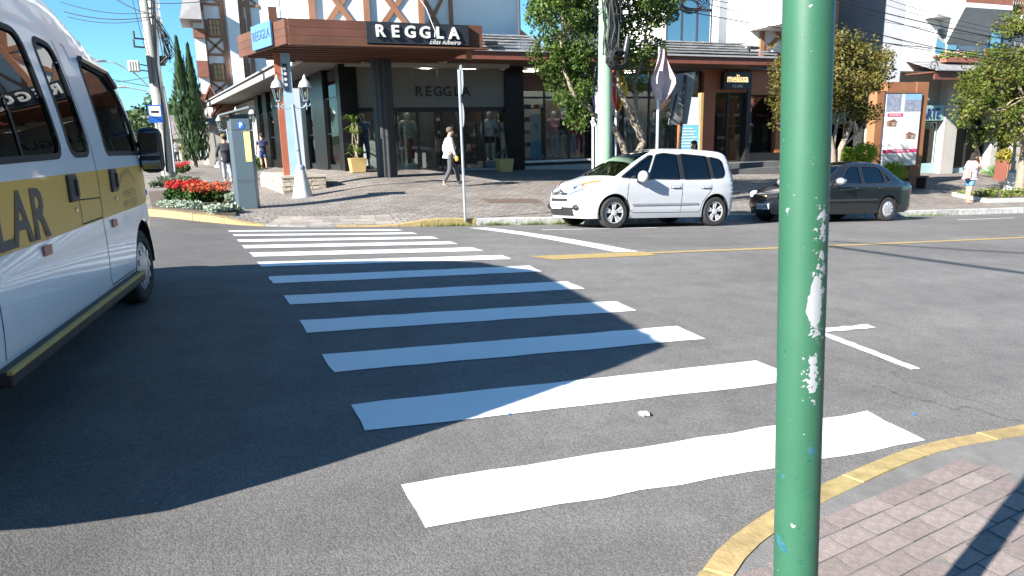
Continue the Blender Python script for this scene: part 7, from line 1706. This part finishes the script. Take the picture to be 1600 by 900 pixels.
def person(t, pose, skin, top, bottom, shoe, hair, sleeve=1.0, legs=1.0, female=False, longhair=False, coat=0, fat=1.0, hairless=False, cap=None):
    P = dict(POSE0); P.update(pose); ln = P['lean']; B = lambda x, y, z: (x + ln * max(0, z - .95), y, z)
    hx, hy, hz = P['head']; sw = .17 if female else .19
    V = [B(0, 0, .93) + ((.13, .15 * fat),), B(.0, 0, 1.12) + ((.105 * fat, .135 * fat),), B(-.01, 0, 1.3) + ((.115, .16),), B(-.01, 0, 1.43) + (.062,), B(.0 + hx * .3, hy * .3, 1.49 + hz * .3) + (.056,),
         B(.035 + hx, hy, 1.55 + hz) + ((.078, .072),), B(.02 + hx * 1.1, hy, 1.63 + hz) + ((.098, .082),), B(.0 + hx * 1.1, hy, 1.70 + hz) + ((.07, .062),), B(.125 + hx, hy, 1.585 + hz) + (.016,)]
    E = [(0, 1), (1, 2), (2, 3), (3, 4), (4, 5), (5, 6), (6, 7), (5, 8)]
    def chain(start, pts):
        k = start
        for p in pts: V.append(p); E.append((k, len(V) - 1)); k = len(V) - 1
        return k
    for s, L in ((1, 'L'), (-1, 'R')):
        e, w_ = P['e' + L], P['w' + L]; ev, wv = Vector(B(*e)) if e[2] > 1 else Vector(e), Vector(w_); d = (wv - ev).normalized(); h = wv + d * .05; hd_ = wv + d * .1
        k = chain(2, [B(-.01, s * sw, 1.38) + (.06,), tuple(ev) + (.043,), tuple(wv) + (.027,), tuple(h) + ((.026, .038),)])
        sd = d.cross(Vector((1, 0, 0.01))).normalized(); 
        for q in range(4): f0 = h + sd * (.03 - .02 * q) + d * .05; f1 = f0 + d * (.045 if q in (0, 3) else .055) + Vector((.012, 0, 0)); chain(k, [tuple(f0) + (.010,), tuple(f1) + (.0085,)])
        th_ = h + Vector((.035, 0, 0)) + d * .01; chain(k, [tuple(th_) + (.011,), tuple(th_ + d * .035 + Vector((.008, 0, 0))) + (.009,)])
        kn, an = P['k' + L], P['a' + L]; kv, av = Vector(kn), Vector(an); lv = (av - kv).normalized(); fw = Vector((1, 0, 0)); fw = (fw - lv * fw.dot(lv)).normalized() if abs(lv.z) < .999 else Vector((1, 0, 0))
        cf = kv.lerp(av, .3) - Vector((.02, 0, 0))
        ak = chain(0, [(0, s * .095, .86, (.085, .085)), tuple(kv) + (.058,), tuple(cf) + (.056,), tuple(av) + (.038,)]); chain(ak, [tuple(av + fw * .10 - Vector((0, 0, .05))) + (.032,), tuple(av + fw * .17 - Vector((0, 0, .06))) + (.022,)])
    body = skinned('body', V, E, skin, t, 0, 1)
    # top
    tv = [B(0, 0, .90 - coat) + ((.145 + coat * .12, .165 * fat + coat * .15),), B(0, 0, 1.0) + ((.135 * fat, .16 * fat),), B(0, 0, 1.14) + ((.122 * fat, .15 * fat),), B(-.01, 0, 1.3) + ((.13, .172),), B(-.01, 0, 1.415) + (.085,)]; te = [(0, 1), (1, 2), (2, 3), (3, 4)]
    for s, L in ((1, 'L'), (-1, 'R')):
        e, w_ = Vector(B(*P['e' + L])) if P['e' + L][2] > 1 else Vector(P['e' + L]), Vector(P['w' + L]); sh = Vector(B(-.01, s * sw, 1.38)); end = sh.lerp(e, min(1, sleeve * 2)); tv.append(tuple(sh) + (.078,)); te.append((3, len(tv) - 1)); tv.append(tuple(end) + (.062,)); te.append((len(tv) - 2, len(tv) - 1))
        if sleeve > .5: tv.append(tuple(e.lerp(w_, (sleeve - .5) * 2)) + (.045,)); te.append((len(tv) - 2, len(tv) - 1))
    skinned('top', tv, te, top, t, 1, 1)
    bv = [(0, 0, 1.0, (.13 * fat, .15 * fat)), (0, 0, .9, (.14 * fat, .165 * fat))]; be = [(0, 1)]
    for s, L in ((1, 'L'), (-1, 'R')):
        kv, av = Vector(P['k' + L]), Vector(P['a' + L]); hp_ = Vector((0, s * .095, .83)); bv.append(tuple(hp_) + (.102,)); be.append((1, len(bv) - 1))
        if legs >= .5:
            bv.append(tuple(kv) + (.078,)); be.append((len(bv) - 2, len(bv) - 1)); end = kv.lerp(av, (legs - .5) * 2 * .97)
            if legs > .5: bv.append(tuple(end) + (.068,)); be.append((len(bv) - 2, len(bv) - 1))
        else: bv.append(tuple(hp_.lerp(kv, legs * 2)) + (.096,)); be.append((len(bv) - 2, len(bv) - 1))
    skinned('bottoms', bv, be, bottom, t, 1, 1)
    if shoe:
        for s, L in ((1, 'L'), (-1, 'R')):
            av, kv = Vector(P['a' + L]), Vector(P['k' + L]); lv = (av - kv).normalized(); fw = Vector((1, 0, 0)); fw = (fw - lv * fw.dot(lv)).normalized()
            skinned('shoe', [tuple(av + Vector((-.03, 0, -.04))) + (.045,), tuple(av + fw * .09 - Vector((0, 0, .05))) + ((.042, .046),), tuple(av + fw * .18 - Vector((0, 0, .06))) + ((.03, .04),)], [(0, 1), (1, 2)], shoe, t, 0, 1)
    if hair:
        hc = B(-.02 + hx * 1.1, hy, 1.655 + hz); mb = MB(); mb.ball(hc, (.112, .098, .095), 14, 9)
        mb.v = [v for v in mb.v]; o = mb.build('hair', hair, t, smooth=True)
        if longhair: mb = MB(); mb.ball((hc[0] - .05, hc[1], hc[2] - .12), (.075, .095, .17), 12, 8); mb.build('hair_back', hair, o, smooth=True)
    if cap:
        hc = B(.0 + hx * 1.1, hy, 1.69 + hz); mb = MB(); mb.lathe(hc, [(.115, -.03), (.115, .02), (.09, .07), (0, .085)], 16); mb.box((hc[0] + .13, hc[1], hc[2] - .02), (.12, .14, .015)); mb.build('cap', cap, t, smooth=True)
    return t
SK = mat('skin', (.42, .235, .165), .6, var=.08); SK2 = mat('skin_tan', (.50, .29, .21), .6, var=.08)
C_ = lambda n, c: mat(n, c, .9, var=.12, scale=8)
M_hd = C_('hair_dark', (.018, .014, .012)); M_jean = C_('denim_pale', (.30, .34, .40)); M_wht = C_('knit_white', (.60, .61, .62))
def place(px, py, fn=zfar): p = hit(px, py, fn); return p
# man walking past the shop door
p = place(704, 291); man = thing('person', 'man in a white jumper and dark grey trousers striding past the shop, holding something yellow', 'person', (p.x, p.y, p.z), rad(-2))
man.scale = (.96,) * 3
person(man, dict(eL=(-.10, .26, 1.13), wL=(-.02, .30, .90), eR=(.02, -.26, 1.12), wR=(.12, -.27, .91), kL=(.22, .09, .50), aL=(.30, .09, .12), kR=(-.02, -.1, .49), aR=(-.24, -.1, .13), head=(.03, 0, 0), lean=.04), SK2, M_wht, C_('trouser_charcoal', (.075, .075, .08)), C_('shoe_beige', (.40, .33, .28)), C_('hair_grey_brown', (.10, .07, .05)), sleeve=.98, fat=1.12, coat=.06)
hp2 = thing('yellow_pouch', 'small yellow pouch in the hand of the walking man', 'pouch', (p.x, p.y, p.z), rad(-2)); mb = MB(); mb.ball((.14, -.29, .78), (.06, .04, .075), 10, 7); mb.build('pouch', C_('pouch_yellow', (.65, .38, .05)), hp2, smooth=True)
# woman with the phone
p = place(1512, 317); wo = thing('person', 'woman in blue shorts and patterned blouse holding a phone to her face', 'person', (p.x, p.y, p.z), rad(-15)); wo.scale = (.93,) * 3
person(wo, dict(eL=(.2, .20, 1.18), wL=(.24, .07, 1.42), eR=(.2, -.2, 1.18), wR=(.25, -.07, 1.42), kL=(.03, .09, .49), aL=(.03, .09, .09), kR=(-.03, -.09, .49), aR=(-.06, -.09, .09), head=(.06, 0, -.04)), SK2, mat('blouse_print', (.55, .30, .30), .9, sub=(.55, .56, .60), scale=16), C_('shorts_blue', (.10, .23, .42)), C_('sandal_pink', (.5, .25, .22)), M_hd, sleeve=.42, legs=.42, female=True, longhair=True, fat=1.3)
hb = thing('handbag', 'pink handbag on the back of the woman with the phone', 'handbag', (p.x, p.y, p.z), rad(-15)); mb = MB(); mb.box((-.26, -.16, .93), (.16, .14, .26)); mb.tube([(-.24, -.16, 1.05), (-.15, -.14, 1.3), (-.02, -.12, 1.33)], .014, 6); mb.build('bag', C_('bag_pink', (.58, .30, .28)), hb, bevel=.03)
ph_ = thing('phone', 'dark phone held by the woman in blue shorts', 'phone', (p.x, p.y, p.z), rad(-15)); mb = MB(); mb.box((.27, 0, 1.42), (.02, .13, .07)); mb.build('slab', M_fr, ph_, bevel=.006)
# two people walking away behind the meter
def away(px, py, head_py, label, args, kw, hd=rad(95)):
    p = hit(px, py, zfar); h = (p.z - 0); top_ = None
    # distance from the person's usual height
    best = min((abs(atY(px, head_py, Y).z - atY(px, py, Y).z - 1.74), Y) for Y in [14 + .25 * k for k in range(180)]); Y = best[1]; q = atY(px, py, Y)
    t = thing('person', label, 'person', (q.x, q.y, zfar(q.x, q.y)), hd); person(t, *args, **kw); return t
away(357, 283, 209, 'person in a dark coat, cap and pale jeans walking away up the pavement', (dict(kL=(.16, .09, .5), aL=(.2, .09, .1), kR=(.0, -.1, .49), aR=(-.2, -.1, .14), eL=(-.06, .3, 1.13), wL=(0, .33, .9), eR=(.04, -.3, 1.12), wR=(.1, -.3, .9)), SK, C_('coat_charcoal', (.03, .032, .04)), M_jean, C_('shoe_white', (.55, .55, .55)), M_hd), dict(sleeve=1.0, coat=.22, fat=1.15, cap=C_('cap_olive', (.14, .12, .07))))
away(413, 263, 206, 'man in navy shirt and shorts walking away by the shop pillars', (dict(kL=(.1, .09, .5), aL=(.08, .09, .1), kR=(0, -.1, .49), aR=(-.12, -.1, .1)), SK2, C_('shirt_navy', (.03, .045, .10)), C_('shorts_navy', (.05, .08, .20)), C_('shoe_dark', (.08, .08, .09)), C_('hair_brown', (.05, .035, .025))), dict(sleeve=.4, legs=.42))
away(277, 248, 213, 'far person in a striped dark top at the end of the pavement', (dict(kL=(.1, .09, .5), aL=(.1, .09, .1)), SK, mat('stripe_top', (.03, .03, .04), .9, sub=(.4, .4, .4), scale=12), C_('trouser_black', (.02, .02, .022)), C_('shoe_dark', (.08, .08, .09)), M_hd), dict(sleeve=.4))
away(287, 246, 216, 'far person in a tan top beside the striped one', (dict(kR=(.1, -.09, .5), aR=(.1, -.09, .1)), SK2, C_('top_tan', (.38, .25, .16)), C_('trouser_tan', (.30, .22, .16)), C_('shoe_dark', (.08, .08, .09)), C_('hair_brown', (.05, .035, .025))), dict(sleeve=.4, female=True, longhair=True))
away(234, 250, 222, 'far person in pink top crossing the side street', (dict(), SK2, C_('top_pink', (.5, .2, .22)), C_('trouser_black', (.02, .02, .022)), C_('shoe_dark', (.08, .08, .09)), M_hd), dict(sleeve=.4, female=True, longhair=True))
# dark-haired person behind the white car, only the head shows over the roof
Yh = 17.0; zh = atY(1084, 219, Yh).z; xh = XY(1084, Yh); hdp = thing('person', 'dark haired person standing behind the white car, head above its roof', 'person', (xh, Yh, zfar(xh, Yh)), rad(200)); s_ = (zh - zfar(xh, Yh)) / 1.75; hdp.scale = (s_,) * 3
person(hdp, dict(), SK, C_('top_black', (.03, .03, .035)), C_('trouser_black', (.02, .02, .022)), C_('shoe_dark', (.08, .08, .09)), M_hd, sleeve=.8, female=True, longhair=True)
# mannequins behind the glass
M_man = mat('mannequin_white', (.78, .78, .77), .45, var=.03)
BR = lambda c: tuple(min(.75, k * 1.7 + .02) for k in c)
def mannequin(px, Y, label, top, bot, sleeve, legs, z, plinth=True, hd=rad(-95), hair=None):
    x = XY(px, Y); t = thing('mannequin', label, 'mannequin', (x, Y, z), hd); t.scale = (1.04,) * 3
    person(t, dict(kL=(.03, .12, .5), aL=(.02, .13, .09), wL=(.08, .34, .92), eL=(0, .3, 1.14), eR=(0, -.3, 1.14)), M_man, top, bot, M_man, hair, sleeve=sleeve, legs=legs)
    return t
def plinth(px0, px1, Y, z0, z1, label):
    mb = MB(); mb.bx(XY(px0, Y), XY(px1, Y), Y - .3, Y + .35, z0, z1); tag(mb.build('display_plinth', mat('plinth_white', (.62, .64, .66), .5), bevel=.01), label, 'plinth')
plinth(618, 650, 24.6, FL, .82, 'white display plinth under the mannequin in wine red leggings'); plinth(750, 782, 24.6, FL, .82, 'white display plinth under the mannequin in the white sweatshirt'); plinth(562, 578, 24.7, FL, .80, 'white display plinth behind the ribbed column')
mannequin(638, 24.6, 'mannequin in grey top and wine red leggings on a white plinth', C_('top_grey', (.58, .58, .58)), C_('leggings_wine', (.42, .07, .08)), .9, .95, .82)
mannequin(765, 24.6, 'mannequin in white printed sweatshirt and dark skirt by the shop door', C_('sweat_white', (.78, .78, .78)), C_('skirt_navy', (.05, .05, .08)), .98, .35, .82)
mannequin(568, 24.7, 'mannequin in denim overalls beside the corner pillar', C_('denim_mid', (.18, .30, .52)), C_('denim_mid', (.18, .30, .52)), .6, .9, .80)
mannequin(621, 25.1, 'bare legged mannequin in dark top behind the ribbed column', C_('top_dark', (.05, .06, .07)), C_('denim_pale2', (.35, .40, .48)), .3, .4, .74)
mannequin(782, 25.0, 'bare headed mannequin behind the tall potted palm', C_('top_olive', (.10, .10, .08)), C_('trouser_black', (.02, .02, .022)), .9, .95, .74)
for px, lb, tc_, bc in ((865, 'mannequin in plaid trousers and rose shirt behind the display glass', (.40, .20, .20), (.28, .30, .34)), (880, 'mannequin in black coat behind the display glass', (.03, .03, .035), (.32, .26, .20)), (893, 'mannequin in red jacket and jeans behind the display glass', (.34, .04, .05), (.12, .18, .28)), (904, 'mannequin in magenta dress behind the display glass', (.28, .03, .07), (.30, .02, .09)), (1022, 'male mannequin in grey shirt by the bronze plants', (.22, .25, .25), (.06, .07, .10)), (1043, 'male mannequin in dark suit jacket by the pink flag', (.03, .035, .05), (.05, .05, .06)), (985, 'mannequin in denim shirt behind the street tree', (.14, .18, .25), (.08, .09, .11))):
    n_ = 'cloth_%d' % px; mannequin(px, 24.65, lb, C_(n_ + 'a', BR(tc_)), C_(n_ + 'b', BR(bc)), .9, .95, .82, hair=M_hd if px > 1000 else None)
plinth(818, 921, 24.7, FL, .80, 'long pale display platform under the row of dressed mannequins'); plinth(938, 1093, 24.7, FL - .2, .80, 'long pale display platform behind the bronze plants')
# shelving, tables, posters inside
def shelf(px0, px1, Y, z1, n, label, seed):
    rn = random.Random(seed); t = thing('display_rack', label, 'shelf'); x0, x1 = XY(px0, Y), XY(px1, Y)
    for x in (x0, x1): part('upright', M_fr, t, lambda mb: mb.bx(x - .02, x + .02, Y, Y + .35, FL, z1))
    for k in range(n): part('shelf_board', M_fr, t, lambda mb: mb.bx(x0, x1, Y, Y + .35, FL + .25 + (z1 - FL - .3) * k / (n - 1) - .015, FL + .25 + (z1 - FL - .3) * k / (n - 1)))
    cl = ((.35, .35, .36), (.10, .12, .2), (.5, .5, .5), (.3, .1, .1), (.06, .06, .07))
    for k in range(n):
        for j in range(5):
            if rn.random() < .8: c = rn.randrange(5); part('stacked_goods', C_('goods_%d' % c, cl[c]), t, lambda mb: mb.box((x0 + (x1 - x0) * (j + .5) / 5, Y + .17, FL + .25 + (z1 - FL - .3) * k / (n - 1) + .07), ((x1 - x0) / 5 * .7, .26, .13)))
shelf(819, 852, 24.5, 2.75, 5, 'black shoe rack behind the display glass next to the black pillar', 2); shelf(580, 600, 25.6, 2.3, 4, 'black clothes rack behind the ribbed column', 3); shelf(655, 690, 27.5, 2.4, 4, 'black shelf of folded clothes deep in the shop', 4); shelf(700, 745, 27.0, 2.2, 4, 'wide black shelf of folded clothes behind the shop door', 5); shelf(940, 975, 25.2, 2.8, 5, 'black goods rack behind the dense street tree', 6); shelf(1120, 1155, 26.5, 2.4, 4, 'dark rack inside the shoe shop door', 7)
x = XY(837, 24.4); mb = MB(); mb.bx(x - .22, x + .22, 24.38, 24.4, 1.5, 2.5); pt = tag(mb.build('shop_poster', mat('poster_pale', (.55, .58, .60), .5)), 'pale fashion poster hung before the shoe rack', 'poster')
mb = MB(); mb.bx(x - .22, x + .22, 24.375, 24.379, .85, 1.5); mb.build('blue_field', mat('poster_cyan', (.12, .38, .60), .5), pt); mb = MB(); mb.plate([(-.1, .55), (.1, .55), (.02, .2)], (x, 24.374, 1.6), (1, 0, 0), (0, 0, 1), .003); mb.build('wedge_print', C_('poster_grey', (.3, .28, .28)), pt)
x = XY(876, 24.45); mb = MB(); mb.bx(x - .3, x + .3, 25.1, 25.12, 1.2, 3.0); pt = tag(mb.build('shop_poster', mat('poster_sepia', (.40, .36, .30), .6, sub=(.12, .10, .09), scale=5)), 'sepia portrait poster hanging behind the dressed mannequins', 'poster')
